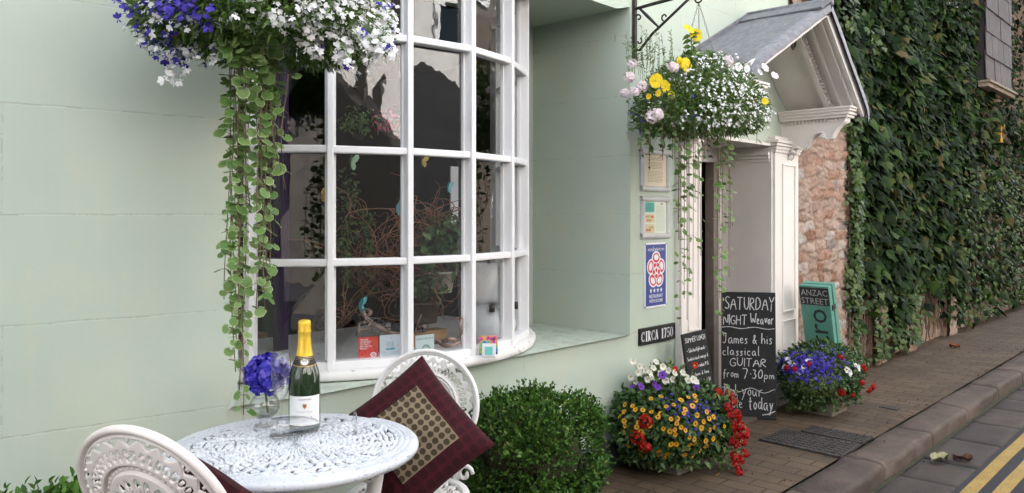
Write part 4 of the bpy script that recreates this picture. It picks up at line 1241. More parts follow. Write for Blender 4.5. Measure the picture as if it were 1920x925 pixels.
# drifts of white at the lower left fringe
mb = MB(); P = []
for (px, py) in ((280, 60), (300, 75), (330, 88), (322, 105), (330, 118), (312, 135), (342, 150), (318, 150), (290, 20), (300, 45), (350, 20), (345, 35), (268, 22), (290, 82), (338, 135)):
    for k in range(4): P.append(on_d(px + rnd.uniform(-10, 10), py + rnd.uniform(-8, 8), 2.40 + rnd.uniform(-.1, .1))[:])
FR = P
mb = MB(); P = list(FR); B_ = []      # thin hanging sprays under the left side and the right side
for i in range(130):
    if i < 75: px = rnd.uniform(265, 430); py = rnd.uniform(40, 95 + 40 * math.sin((px - 265) / 165 * PI) * rnd.random())
    else: px = rnd.uniform(560, 745); py = rnd.uniform(60, 128 - abs(px - 640) * .25)
    q = on_d(px, py, 2.34 + rnd.uniform(-.08, .1)); a = q.lerp(Vector(c1), rnd.uniform(.3, .6)) + Vector((0, 0, .03))
    m_ = (a + q) / 2 + Vector((0, 0, .025)); mb.tube([a, m_, q], [.0011, .0009, .0006], 4, 2, False)
    for k in range(5):
        e = m_.lerp(q, rnd.random()); mb.stamp(P_NARROW, rand_mats(np.array([e[:]]), np.array([[0, -.5, .8]]), [.022], tilt=.8))
    (B_ if rnd.random() < (.6 if px < 430 else .15) else P).append(q[:])
    if rnd.random() < .6: P.append((q + Vector((rnd.gauss(0, .012), 0, rnd.gauss(0, .012))))[:])
v0 = len(mb.m)
mb.m = [2 if z == 2 else 1 for z in mb.m]
for L3, z in ((P, 0), (B_, 3)):
    a = np.array(L3); mb.stamp((P_LOB[0], P_LOB[1], [z] * len(P_LOB[1])), rand_mats(a, np.tile([-.35, -.65, .4], (len(a), 1)), nrnd.uniform(.8, 1.2, len(a)) * .030, tilt=.35))
child(bk, mb, 'hanging_sprays', [M_PW, M_LOBLEAF, M_GSTEM, M_PB])
# the long trails
sp = [(428, 560, 1.0), (436, 700, .9), (446, 780, 1.0), (440, 430, 1), (455, 610, 1), (466, 400, 1), (475, 500, 1), (482, 590, 1), (490, 470, 1), (497, 540, 1), (505, 560, .9), (512, 430, 1), (520, 330, .9), (432, 640, 1), (450, 520, 1), (470, 340, 1), (488, 380, 1), (500, 300, 1), (460, 730, .8), (493, 580, 1)]
for i, (px, py, dens) in enumerate(sp):
    d = 2.42 + rnd.uniform(-.06, .10)
    p0 = on_d(px + rnd.uniform(-4, 4), 30 + rnd.uniform(-20, 40), d); z1 = on_d(px, py, d).z
    vine(bk, 'trailing_vine', p0, p0.z - z1, (rnd.uniform(-.01, .01), rnd.uniform(-.02, .02)), .036, .036, seed=i * 1.7, sway=.030, thin=.28)
vine(bk, 'trailing_vine', on_d(500, 180, 2.4), .28, (.02, -.03), .034, .06, seed=3, sway=.05, thin=.5)
q0 = on_d(546, 143, 2.4); vine(bk, 'trailing_vine', q0, q0.z - on_d(520, 290, 2.4).z, (-.03, 0), .03, .075, seed=1, sway=.01)
mb = MB(); P, D = ellipsoid_pts(190, on_d(462, 62, 2.31), (.085, .04, .16), (.3, 1), -1)
mb.stamp(P_ROUND, rand_mats(P, np.tile([-.2, -.6, .7], (len(P), 1)), nrnd.uniform(.6, 1.2, len(P)) * .034, tilt=.4)); child(bk, mb, 'leaf_curtain', [M_GLECH, M_GLECHE])
# right basket by the door
XBK = 3.842
c2 = Vector((XBK + .015, 2.20, 2.055))
pz = on_x(1187, 18, XBK).z
hook = bracket('wall_bracket', 'black scrolled iron wall bracket at the right edge of the window recess', XBK, pz, YF - .012 - c2.y - .01)
bk2 = thing('hanging_basket', 'hanging basket with yellow pansies, white geraniums and small white lobelia beside the porch', 'hanging basket', (c2.x, c2.y, c2.z - .2))
hook.x, hook.y = c2.x - .01, c2.y
chain(bk2, hook, c2, .175)
basket(bk2, c2, (.345, .32, .20), 7000,
       [('white_lobelia', M_PW, 640, lambda p, d: (pxof(p) > 1300 or rnd.random() < .12) and d[2] > -.6 and d[1] < .6)],
       [('blue_lobelia', M_PB, 50, lambda p, d: (pxof(p) < 1215) or rnd.random() < .1)], .030, .0205)
def gern(mb): floret_ball(mb, (0, 0, 0), .5, 60, P_FIVE, .30, .7, -.4)
dB = 4.05
bloom(bk2, 'yellow_pansy', P_PANSY, [M_PY, M_EYEY], [(on_d(px, py, dB + dd), (-.45, -.8, .2)) for px, py, dd in ((1229, 152, 0), (1247, 162, .02), (1286, 123, .05), (1291, 55, .15), (1275, 118, .06), (1305, 66, .15))], .066)
bloom(bk2, 'yellow_pansy', P_PANSY, [M_PY, M_EYEY], [(on_d(px, py, dB), (-.45, -.8, -.1)) for px, py in ((1234, 175), (1216, 181), (1259, 179), (1434, 190))], .036)
bloom(bk2, 'white_pansy', P_PANSY, [M_PW, M_EYEY], [(on_d(px, py, dB + .08), (-.4, -.8, .25)) for px, py in ((1371, 128), (1385, 127), (1400, 130), (1434, 127), (1452, 142), (1425, 136), (1387, 162), (1388, 175), (1265, 124))], .046)
bloom(bk2, 'geranium_head', gern, M_PINK, [(on_d(px, py, dB - .02 + dd), (-.4, -.8, .4)) for px, py, dd in ((1190, 172, 0), (1204, 163, .03), (1186, 120, .12), (1180, 145, .1), (1234, 214, -.05), (1222, 220, -.04), (1366, 115, .1), (1172, 175, .08), (1262, 126, .05))], .056)
mb = MB(); st = on_d(1298, 130, dB + .15); top = on_d(1296, 62, dB + .15)     # tall pansy shoot
mb.tube([st, top], .004, 6, 1)
for i in range(26):
    p = st.lerp(top, i / 26); a = i * 2.4
    M = rand_mats(np.array([p[:]]), np.array([[math.cos(a), math.sin(a), .8]]), [.055 * rnd.uniform(.7, 1.1)], tilt=.1, up=np.array([[-math.sin(a), math.cos(a), 0]]))
    mb.stamp(P_HERB, M)
for i in range(40):       # thin upright seed stalks at the left
    p = on_d(rnd.uniform(1175, 1262), rnd.uniform(120, 160), dB + .1); q = p + Vector((rnd.uniform(-.03, .03), 0, rnd.uniform(.08, .22)))
    mb.tube([p, (p + q) / 2 + Vector((.006, 0, 0)), q], [.0013, .001, .0006], 4, 1, False)
    for k in range(8):
        e = p.lerp(q, rnd.uniform(.3, 1)); mb.tube([e, e + Vector((rnd.uniform(-.015, .015), rnd.uniform(-.015, .015), .008))], .0016, 4, 0, False)
child(bk2, mb, 'pansy_shoots', [M_LOBLEAF, M_GSTEM])
for i, (px, py) in enumerate(((1278, 610), (1285, 560), (1293, 520), (1272, 420), (1300, 560), (1308, 480), (1282, 450), (1290, 600), (1345, 470), (1352, 640), (1360, 430), (1366, 520), (1349, 560), (1357, 600), (1340, 330), (1300, 380), (1362, 330))):
    d = 4.22 + rnd.uniform(-.08, .12); p0 = on_d(px + rnd.uniform(-6, 6), 215 + rnd.uniform(-20, 30), d); z1 = on_d(px, py, d).z
    vine(bk2, 'trailing_vine', p0, p0.z - z1, (rnd.uniform(-.02, .02), rnd.uniform(-.02, .02)), .035, .055, seed=i * 2.3, sway=.02, thin=.45)
for i, (px, py) in enumerate(((1205, 300), (1222, 320), (1232, 300), (1245, 285), (1218, 270), (1258, 290), (1318, 300), (1330, 300), (1325, 270), (1172, 262), (1424, 268), (1400, 240), (1265, 300), (1212, 290))):
    d = 4.15 + rnd.uniform(-.12, .12); p0 = on_d(px + rnd.uniform(-4, 14), 200 + rnd.uniform(-20, 20), d); z1 = on_d(px, py, d).z
    vine(bk2, 'ivy_strand', p0, p0.z - z1, (rnd.uniform(-.04, .04), rnd.uniform(-.03, .03)), .030, .026, P_CREEP, [M_IVYLT, M_STEM], seed=i, sway=.03)
# ------------------------------------------------------------------ creeper on the stone house
def creeper():
    t = thing('creeper', 'dense dark green creeper covering the stone house to the right of the porch', 'climbing plant', (9, 2.6, 0))
    mb = MB()
    P = []; 
    def bulge(x, z):
        return .11 + .10 * noise.noise(Vector((x * .9, z * .9, 3))) + .07 * noise.noise(Vector((x * 2.6, z * 2.6, 8))) + .05 * noise.noise(Vector((x * 6, z * 6, 1)))
    def low(x):      # lower edge of the leaves, ragged
        return .62 + .16 * noise.noise(Vector((x * 1.2, 0, 4))) + .12 * noise.noise(Vector((x * 4.1, 2, 4))) - (.25 if 8.15 < x < 8.6 else 0) + (.12 if 7.2 < x < 7.7 else 0) - max(0, min(.45, (x - 9.8) * .18))
    def ok(x, z):
        if x < 7.10 + .10 * noise.noise(Vector((0, z * 3, 9))) and z < 2.55: return False
        if x < 7.1 and z < 2.55 + (7.1 - x) * .55: return False
        if x < 5.98 + .25 * noise.noise(Vector((2, z * 4, 3))): return False
        if z < low(x): return rnd.random() < .10 and z > low(x) - .35
        if 11.62 + .2 * noise.noise(Vector((z * 2, 4, 1))) < x < 12.75 + .2 * noise.noise(Vector((z, 1, 1))) and z > 3.02: return False
        if 10.25 < x < 10.62 and z > 4.15: return False
        return True
    n = 0
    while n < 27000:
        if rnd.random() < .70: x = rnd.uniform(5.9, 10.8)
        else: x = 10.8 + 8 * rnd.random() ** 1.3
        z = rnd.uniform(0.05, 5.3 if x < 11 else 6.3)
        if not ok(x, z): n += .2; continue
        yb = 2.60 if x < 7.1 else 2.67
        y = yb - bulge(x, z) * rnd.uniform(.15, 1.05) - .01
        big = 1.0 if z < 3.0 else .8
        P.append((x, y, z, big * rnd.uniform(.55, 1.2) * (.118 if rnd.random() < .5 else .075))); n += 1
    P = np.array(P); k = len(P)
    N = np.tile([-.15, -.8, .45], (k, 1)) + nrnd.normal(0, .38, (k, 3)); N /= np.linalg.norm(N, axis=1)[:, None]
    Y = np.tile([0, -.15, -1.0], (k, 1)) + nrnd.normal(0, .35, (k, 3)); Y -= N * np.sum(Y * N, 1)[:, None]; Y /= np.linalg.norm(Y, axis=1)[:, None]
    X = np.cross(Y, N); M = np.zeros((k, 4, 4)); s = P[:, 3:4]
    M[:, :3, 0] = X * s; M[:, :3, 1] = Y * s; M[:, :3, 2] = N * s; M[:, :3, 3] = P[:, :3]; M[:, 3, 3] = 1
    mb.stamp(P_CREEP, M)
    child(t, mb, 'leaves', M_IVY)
    mb = MB()
    for i in range(120):
        x = rnd.uniform(7.2, 12); z = rnd.uniform(.0, .3); pts = []
        for j in range(14):
            pts.append((x, (2.60 if x < 7.1 else 2.66) - .02 - .03 * rnd.random(), z)); x += rnd.uniform(-.06, .07); z += rnd.uniform(.05, .22)
        mb.tube(pts, [.007 * (1 - j / 18) for j in range(14)], 5, 0, False)
    child(t, mb, 'stems', M_STEM)
    return t
creeper()
t = thing('ivy', 'lighter small leaved ivy climbing the stone edge next to the porch', 'climbing plant', (7.1, 2.6, 0))
mb = MB(); P = []
for i in range(1500):
    z = rnd.uniform(.55, 2.7); w = .10 + .07 * noise.noise(Vector((z * 2, 5, 1)))
    x = 7.12 + rnd.gauss(.02, w * .7); P.append((x, 2.585 - rnd.uniform(0, .09) + max(0, x - 7.12) * .3, z))
for i in range(300):
    z = rnd.uniform(.05, .6); P.append((7.2 + rnd.gauss(0, .06), 2.60 - rnd.uniform(0, .04), z))
for xx, z0, z1, k in ((7.78, .05, .75, 170), (8.3, .1, .6, 120), (8.75, .1, .7, 140)):
    for i in range(k): P.append((xx + rnd.gauss(0, .10), 2.56 - rnd.uniform(0, .05), rnd.uniform(z0, z1)))
for i in range(1300):
    x = rnd.uniform(5.95, 8.2); z = rnd.uniform(2.75, 5.2)
    if noise.noise(Vector((x * 1.4, z * 1.4, 6))) > -.05 + (x - 6.6) * .2 and z > 2.6 + max(0, 7.1 - x) * .55: P.append((x, 2.50 - rnd.uniform(0, .16), z))
for i in range(1500):
    P.append((rnd.uniform(10.5, 16), 2.58 - rnd.uniform(0, .1), rnd.uniform(.1, 2.0)))
P = np.array(P)
mb.stamp(P_CREEP, rand_mats(P, np.tile([-.3, -.8, .4], (len(P), 1)), nrnd.uniform(.6, 1.2, len(P)) * .05, tilt=.4)); child(t, mb, 'leaves', M_IVYLT)
mb = MB()
for i in range(12):
    x = 7.12 + rnd.gauss(0, .05); mb.tube([(x + rnd.gauss(0, .02), 2.57, z * .19) for z in range(14)], .004, 5, 0, False)
child(t, mb, 'stems', M_STEM)
# ------------------------------------------------------------------ clipped box bushes
def box_bush(name, label, c, r, n, leaf, seed, trough=None, top=None):
    t = thing(name, label, 'bush', (c[0], c[1], 0))
    mb = MB()
    P, D = ellipsoid_pts(int(n * .72), (0, 0, 0), (1, 1, 1), (.86, 1.0), -.97); Q, E = ellipsoid_pts(int(n * .28), (0, 0, 0), (1, 1, 1), (.45, .9), -.9)
    P = np.concatenate([P, Q]); D = np.concatenate([D, E])
    # squarish clipped cushion
    ex = .62
    S_ = np.sign(P) * np.abs(P) ** ex; L = np.linalg.norm(P, axis=1)[:, None]
    P = S_ * (L / (np.linalg.norm(S_, axis=1)[:, None] + 1e-9)) ** .5 * 1.0
    j = np.array([noise.noise(Vector(p * 2.3) + Vector((seed, 0, 0))) * .09 + noise.noise(Vector(p * 6) + Vector((seed, 3, 0))) * .05 for p in P])[:, None]
    P = P * (1 + j) * np.array(r) + np.array(c)
    # sprigs standing proud of the clipped face
    k = n // 16
    tips = P[nrnd.integers(0, int(n * .7), k)]; sp = []
    for q in tips:
        d = (q - np.array(c)) / np.array(r); d = d / np.linalg.norm(d); d[2] += .6; d /= np.linalg.norm(d)
        for s in range(6): sp.append(np.concatenate([q + d * .008 * s + nrnd.normal(0, .004, 3), d]))
    sp = np.array(sp)
    N = np.concatenate([D, sp[:, 3:]]); PP = np.concatenate([P, sp[:, :3]])
    Y = N * .9 + nrnd.normal(0, .6, N.shape) + np.array([0, 0, .25]); Y /= np.linalg.norm(Y, axis=1)[:, None]
    Nn = N + nrnd.normal(0, .55, N.shape) + np.array([0, 0, .35]); Nn -= Y * np.sum(Nn * Y, 1)[:, None]; Nn /= np.linalg.norm(Nn, axis=1)[:, None]
    X = np.cross(Y, Nn); M = np.zeros((len(PP), 4, 4)); s = nrnd.uniform(.65, 1.25, (len(PP), 1)) * leaf
    M[:, :3, 0] = X * s; M[:, :3, 1] = Y * s; M[:, :3, 2] = Nn * s; M[:, :3, 3] = PP; M[:, 3, 3] = 1
    mb.stamp(P_BOXLEAF, M); child(t, mb, 'leaves', M_BOX)
    mb = MB(); mb.blob(c, r[0] * .72, r[1] * .72, r[2] * .72, 0, 3, .3, seed)
    for i in range(50):
        a = rnd.uniform(0, 6.28); q = rnd.uniform(.2, .8)
        mb.tube([(c[0] + .05 * math.cos(a), c[1] + .05 * math.sin(a), .22), (c[0] + r[0] * q * math.cos(a), c[1] + r[1] * q * math.sin(a), c[2] - r[2] * .9), (c[0] + r[0] * q * 1.2 * math.cos(a), c[1] + r[1] * q * 1.2 * math.sin(a), c[2])], .004, 5, 0, False)
    child(t, mb, 'branches', M_TWIGCORE)
    return t
cb = on_d(995, 830, 3.50)
box_bush('box_bush', 'clipped rounded box bush in a trough right of the chair with the patterned cushion', (cb.x, cb.y - .02, .375), (.30, .28, .255), 17000, .0185, 1)
box_bush('box_bush', 'low box bush against the green wall behind the left chair', (.66, 2.40, .42), (.36, .22, .225), 9500, .024, 5)
def trough(label, c, w, d, h, m, parent_name='planter_trough'):
    mb = MB()
    x0, x1, y0, y1 = c[0] - w / 2, c[0] + w / 2, c[1] - d / 2, c[1] + d / 2
    vs = []; T = .03
    for (e, z) in ((-.03, 0.004), (0, h), (-T, h), (-T - .01, h - .05)):
        for (sx, sy) in ((-1, -1), (1, -1), (1, 1), (-1, 1)): vs.append((c[0] + sx * (w / 2 + e), c[1] + sy * (d / 2 + e), z))
    fs = []
    for r_ in range(3):
        for j in range(4): fs.append((r_ * 4 + j, r_ * 4 + (j + 1) % 4, r_ * 4 + 4 + (j + 1) % 4, r_ * 4 + 4 + j))
    fs.append((12, 13, 14, 15)); fs.append((3, 2, 1, 0))
    mb.add(vs, fs); o = mb.build(parent_name, m, None, (c[0], c[1], 0))
    return tag(o, label, 'planter')
M_TROUGH = noisy('green_trough', (.06, .10, .085), (.10, .14, .12), 6, .5, .1)
trough('grey green trough under the box bush between chair and flower tub', (cb.x, cb.y - .02, 0), .50, .36, .20, M_TROUGH)
trough('grey green trough under the low box bush behind the left chair', (.70, 2.40, 0), .60, .30, .26, M_TROUGH)
# ------------------------------------------------------------------ flower tubs on the pavement
def tub(name, label, c, r, n, leaf, pot, potm):
    t = thing(name, label, 'flower tub', (c[0], c[1], 0))
    mb = MB(); w, h = pot; vs = []
    for (a, z) in ((.80, .0), (1.0, h), (.90, h), (.86, h - .05)):
        for (sx, sy) in ((-1, -1), (1, -1), (1, 1), (-1, 1)): vs.append((c[0] + sx * w / 2 * a, c[1] + sy * w / 2 * a, z + .006))
    fs = [(k * 4 + j, k * 4 + (j + 1) % 4, k * 4 + 4 + (j + 1) % 4, k * 4 + 4 + j) for k in range(3) for j in range(4)] + [(12, 13, 14, 15), (3, 2, 1, 0)]
    mb.add(vs, fs); child(t, mb, 'pot', potm)
    mb = MB(); P, D = ellipsoid_pts(n, c, r, (.80, 1.03), -.85); Q, E = ellipsoid_pts(n // 2, c, r, (.3, .85), -.8)
    # leaves spilling over the rim of the pot
    k = n // 4; a = nrnd.uniform(0, 2 * PI, k); q = nrnd.uniform(.50, .92, k); K = np.stack([c[0] + np.cos(a) * q * r[0], c[1] + np.sin(a) * q * r[1], nrnd.uniform(.07, .22, k)], 1); KD = np.stack([np.cos(a), np.sin(a), -.5 + 0 * a], 1)
    P = np.concatenate([P, Q]); D = np.concatenate([D, E])
    bump_ = np.array([noise.noise(Vector(p) * 7) * .16 + noise.noise(Vector(p) * 17) * .10 for p in P])[:, None]; P = P + (P - np.array(c)) * bump_
    P = np.concatenate([P, K]); D = np.concatenate([D, KD])
    Y = D + nrnd.normal(0, .6, D.shape); Y /= np.linalg.norm(Y, axis=1)[:, None]; N = D + nrnd.normal(0, .5, D.shape) + np.array([0, 0, .3]); N -= Y * np.sum(N * Y, 1)[:, None]; N /= np.linalg.norm(N, axis=1)[:, None]
    M = np.zeros((len(P), 4, 4)); s = nrnd.uniform(.6, 1.25, (len(P), 1)) * leaf
    M[:, :3, 0] = np.cross(Y, N) * s; M[:, :3, 1] = Y * s; M[:, :3, 2] = N * s; M[:, :3, 3] = P; M[:, 3, 3] = 1
    mb.stamp(P_HERB, M)
    mb.blob(c, r[0] * .6, r[1] * .6, r[2] * .6, 1, 2, .3)
    child(t, mb, 'foliage', [M_HERB, M_TWIGCORE])
    return t
M_POT = noisy('stone_pot', (.13, .11, .085), (.22, .185, .15), 12, .85, .4, 60)
g1 = on_z(1268, 893, 0); c = Vector((g1.x + .135, g1.y + .13, .265))
tb = tub('flower_tub', 'flower tub of red geraniums, orange daisies and white petunias by the house sign', c, (.372, .29, .225), 5200, .040, (.36, .24), M_POT)
def onskin(px, py, c, r, sc=1.03, fallback=None):
    """where the sight line through a photo point meets a planting mound"""
    o = O_ - Vector(c); d = ray(px, py); R_ = Vector(r) * sc
    a = sum((d[i] / R_[i]) ** 2 for i in range(3)); b = 2 * sum(o[i] * d[i] / R_[i] ** 2 for i in range(3)); cc = sum((o[i] / R_[i]) ** 2 for i in range(3)) - 1
    D = b * b - 4 * a * cc
    t = (-b - math.sqrt(D)) / (2 * a) if D > 0 else -b / (2 * a)
    p = O_ + d * t; n = Vector(((p[i] - c[i]) / R_[i] ** 2 for i in range(3))).normalized()
    return p, n
def scatter(pts, c, r, sc=1.04): return [onskin(px, py, c, r, sc) for px, py in pts]
r1 = (.372, .29, .225)
og = []
for i in range(400):
    px, py = rnd.uniform(1168, 1372), rnd.uniform(742, 882)
    if ((px - 1272) / 108) ** 2 + ((py - 800) / 86) ** 2 > 1: continue
    if py < 790 and rnd.random() < .45: continue
    if all((px - a) ** 2 + (py - b) ** 2 > 55 for a, b in og): og.append((px, py))
    if len(og) > 84: break
og += [(1162, 781), (1172, 759), (1345, 890), (1343, 900)]
bloom(tb, 'orange_daisy', P_DAISY, [M_PO, M_EYE], scatter(og, c, r1, 1.09), .031)
bloom(tb, 'red_geranium', gern, M_PR, scatter([(1210, 790), (1195, 820), (1210, 838)], c, r1, 1.08), .066)
bloom(tb, 'red_geranium', gern, M_PR, [(on_d(px, py, 4.32 + dd), (.2, -.8, .3)) for px, py, dd in ((1368, 740, .1), (1347, 737, .1), (1366, 765, .05), (1383, 778, 0), (1388, 798, 0), (1398, 812, 0), (1379, 832, 0), (1397, 850, .05), (1380, 873, 0), (1385, 885, 0), (1377, 800, .02), (1372, 828, .02), (1375, 752, .06), (1392, 826, 0), (1390, 862, .02), (1384, 815, 0), (1370, 780, .04), (1378, 858, .02))], .052)
bloom(tb, 'red_geranium', gern, M_PR, [(on_d(px, py, 4.55), (-.1, -.8, .4)) for px, py in ((1277, 730), (1325, 745))], .065)
def petus(pts, d): return [(on_d(px, py, d + rnd.uniform(-.04, .04)), (-.4, -.8, .35)) for px, py in pts]
bloom(tb, 'white_petunia', P_PETU, [M_CREAMP, M_EYEY], petus([(1187, 678), (1183, 707), (1230, 679), (1218, 699), (1210, 695), (1197, 699), (1243, 688), (1273, 708), (1287, 707), (1265, 700), (1253, 695), (1214, 712), (1200, 688), (1225, 690), (1240, 700), (1290, 714), (1305, 716), (1300, 712), (1192, 716), (1206, 704), (1237, 706), (1248, 714), (1262, 712), (1280, 699), (1222, 708)], 4.40), .038)
bloom(tb, 'violet_petunia', P_PETU, [M_PV, M_EYE], petus([(1187, 728), (1202, 725), (1242, 704), (1227, 720), (1234, 727), (1257, 735), (1305, 727)], 4.36), .042)
bloom(tb, 'red_petunia', P_PETU, [M_PR, M_EYEY], petus([(1266, 692), (1303, 685)], 4.40), .036)
mb = MB(); P = []; D = []
for i in range(125):
    px, py = rnd.gauss(1305, 30), rnd.gauss(770, 26); 
    if py < 735: continue
    p, n = onskin(px, py, c, r1, 1.05); P.append(p[:]); D.append(n[:])
mb.stamp(P_LOB, rand_mats(np.array(P), np.array(D), nrnd.uniform(.8, 1.2, len(P)) * .019, tilt=.4)); o = child(tb, mb, 'blue_lobelia', M_PB); o['kind'] = 'stuff'
mb = MB()      # upright petunia growth at the back of the tub, and the wiry stems
P, D = ellipsoid_pts(1100, on_d(1238, 722, 4.52), (.22, .08, .13), (.2, 1.02), -1)
Y = D + nrnd.normal(0, .6, D.shape) + np.array([0, 0, .5]); Y /= np.linalg.norm(Y, axis=1)[:, None]
mb.stamp(P_HERB, rand_mats(P, nrnd.normal(0, 1, D.shape), nrnd.uniform(.6, 1.2, len(P)) * .042, tilt=.2))
for px, py, in ((1162, 781), (1172, 759), (1303, 685), (1343, 897), (1187, 678), (1368, 740)):
    a = on_d(px, py, 4.4); mb.tube([a, a.lerp(c, .25) + Vector((0, 0, -.02)), a.lerp(c, .6)], .002, 5, 1, False)
for px, py in ((1390, 800), (1385, 880), (1370, 850), (1398, 830)):
    a = on_d(px, py, 4.36); mb.tube([a, a.lerp(c, .3) + Vector((0, 0, .02)), a.lerp(c, .7)], .003, 5, 1, False)
for i in range(420):      # geranium leaves carrying the red heads at the right
    px, py = rnd.choice(((1368, 742), (1366, 765), (1378, 785), (1382, 800), (1388, 815), (1374, 832), (1386, 850), (1372, 872), (1362, 800), (1360, 850), (1362, 828)))
    q = on_d(px + rnd.gauss(-6, 9), py + rnd.gauss(0, 9), 4.36 + rnd.uniform(0, .12)); mb.stamp(P_HERB, rand_mats(np.array([q[:]]), np.array([[0, -.7, .5]]), [.034 * rnd.uniform(.6, 1.2)], tilt=.5))
child(tb, mb, 'petunia_growth', [M_LOBLEAF, M_GSTEM])
g2 = on_z(1528, 784, 0); c = Vector((g2.x + .22, g2.y + .05, .285)); r2 = (.36, .27, .205)
tb2 = tub('flower_tub', 'square flower tub topped with blue lobelia in front of the green folding sign', c, r2, 3600, .032, (.34, .20), M_POT)
mb = MB(); P = []; D = []
for i in range(330):
    px, py = rnd.gauss(1515, 32), rnd.gauss(684, 16); p, n = onskin(px, py, c, r2, 1.10); P.append(p[:]); D.append(n[:])
mb.stamp(P_LOB, rand_mats(np.array(P), np.array(D), nrnd.uniform(.8, 1.2, len(P)) * .026, tilt=.45)); o = child(tb2, mb, 'blue_lobelia', M_PB); o['kind'] = 'stuff'
bloom(tb2, 'white_petunia', P_PETU, [M_PW, M_EYEY], scatter([(1476, 661), (1477, 673), (1481, 680), (1489, 685), (1517, 677), (1508, 688), (1500, 697), (1588, 694), (1594, 700), (1604, 685), (1610, 690), (1472, 690)], c, r2, 1.08), .044)
bloom(tb2, 'red_geranium', gern, M_PR, scatter([(1516, 683), (1577, 670), (1616, 718), (1630, 732), (1620, 690), (1578, 736), (1598, 742), (1475, 690), (1490, 692), (1636, 726)], c, r2, 1.09), .046)
mb = MB(); P = []; D = []
for i in range(900):
    px, py = rnd.uniform(1478, 1570), rnd.uniform(705, 772); p, n = onskin(px, py, c, r2, 1.03); P.append(p[:]); D.append(n[:])
mb.stamp(P_ROUND, rand_mats(np.array(P), np.array(D), nrnd.uniform(.7, 1.2, len(P)) * .020, tilt=.5)); child(tb2, mb, 'trailing_leaves', [M_IVYLT, M_GLECHE])
# ------------------------------------------------------------------ cast metal table and chairs
def cast_white(name, w1, w2, chip, thr):
    m = mat(name, w1, .45, spec=.45)
    p = pos(m)
    base = ramp(m, noise_n(m, p, 9, 5), [(.3, w2), (.65, w1)])
    n1 = noise_n(m, p, 120, 5, .75); n2 = noise_n(m, p, 10, 4)
    f = mth(m, 'GREATER_THAN', mth(m, 'ADD', n1, mth(m, 'MULTIPLY', n2, .35)), thr)
    lk(m, mixc(m, mth(m, 'MULTIPLY', f, .8), base, chip), bsdf(m).inputs['Base Color'])
    bump(m, n1, .25, .002); return m
M_CAST = cast_white('white_cast_paint', (.80, .79, .78), (.74, .72, .70), (.35, .32, .30), .84)
M_CASTT = cast_white('weathered_table_paint', (.66, .68, .71), (.54, .57, .62), (.25, .28, .33), .755)
M_CASTL = cast_white('blush_cast_paint', (.72, .655, .625), (.67, .60, .57), (.40, .34, .30), .90)
def polar_lace(mb, R_, hfun, hole, nr=60, na=240, r0=0.0, th=.005, M=None, mi=0, edge=0):
    """pierced disc: heights from hfun(r, a), cells where hole(r, a) is true are left open"""
    rs = [r0 + (R_ - r0) * i / nr for i in range(nr + 1)]
    idx = {}; vs = []; fs = []
    def V_(i, j, s):
        j %= na; k = (i, j, s)
        if k not in idx:
            a = 2 * PI * j / na; r = rs[i]
            idx[k] = len(vs); vs.append((r * math.cos(a), r * math.sin(a), hfun(r, a) - (th if s else 0)))
        return idx[k]
    keep = [[not hole((rs[i] + rs[i + 1]) / 2, 2 * PI * (j + .5) / na) for j in range(na)] for i in range(nr)]
    for i in range(nr):
        for j in range(na):
            if not keep[i][j]: continue
            fs.append((V_(i, j, 0), V_(i + 1, j, 0), V_(i + 1, j + 1, 0), V_(i, j + 1, 0)))
            fs.append((V_(i, j + 1, 1), V_(i + 1, j + 1, 1), V_(i + 1, j, 1), V_(i, j, 1)))
            if i == nr - 1 or not keep[i + 1][j]: fs.append((V_(i + 1, j, 0), V_(i + 1, j, 1), V_(i + 1, j + 1, 1), V_(i + 1, j + 1, 0)))
            if i == 0 or not keep[i - 1][j]: fs.append((V_(i, j + 1, 0), V_(i, j + 1, 1), V_(i, j, 1), V_(i, j, 0)))
            if not keep[i][(j + 1) % na]: fs.append((V_(i + 1, j + 1, 0), V_(i + 1, j + 1, 1), V_(i, j + 1, 1), V_(i, j + 1, 0)))
            if not keep[i][j - 1]: fs.append((V_(i, j, 0), V_(i, j, 1), V_(i + 1, j, 1), V_(i + 1, j, 0)))
    mb.add(vs, fs, mi, True, M)
TC = Vector((1.30, 2.09, 0)); TZ = .720; TR = .365
tbl = thing('garden_table', 'round white cast metal garden table with pierced scrollwork top holding the bottle', 'table', TC)
def vorl(u, v, n):
    # cell noise: distance to nearest jittered seed, for scroll-like piercings
    i0, j0 = math.floor(u), math.floor(v); b = 9; b2 = 9
    for i in (i0 - 1, i0, i0 + 1):
        for j in (j0 - 1, j0, j0 + 1):
            q = math.sin((i % n) * 127.1 + j * 311.7) * 43758.5453; q -= math.floor(q)
            p = math.sin((i % n) * 269.5 + j * 183.3) * 43758.5453; p -= math.floor(p)
            d = math.hypot(u - i - .2 - .6 * q, v - j - .2 - .6 * p)
            if d < b: b2 = b; b = d
            elif d < b2: b2 = d
    return b, b2
def tb_pat(r, a):
    k = 5; s = (a * k / (2 * PI)) % 1; s = abs(s - .5) * 2       # mirrored petals
    petal_r = .10 + .215 * (1 - (1 - s) ** 1.6)
    return s, petal_r
def th_(r, a):
    if r > .305: return .006 * math.sin((r - .305) / .06 * PI * 3) * .5 + .004
    b, b2 = vorl(a / (2 * PI) * 56, r / .0155, 56)
    s, pr = tb_pat(r, a)
    h = .007 * min(1, (b2 - b) * 1.6) * 0 + .006 * (1 - min(1, b * 1.8)) 
    return h + (.005 if abs(r - pr) < .008 else 0) + .004 * max(0, 1 - abs(r - .295) / .01)
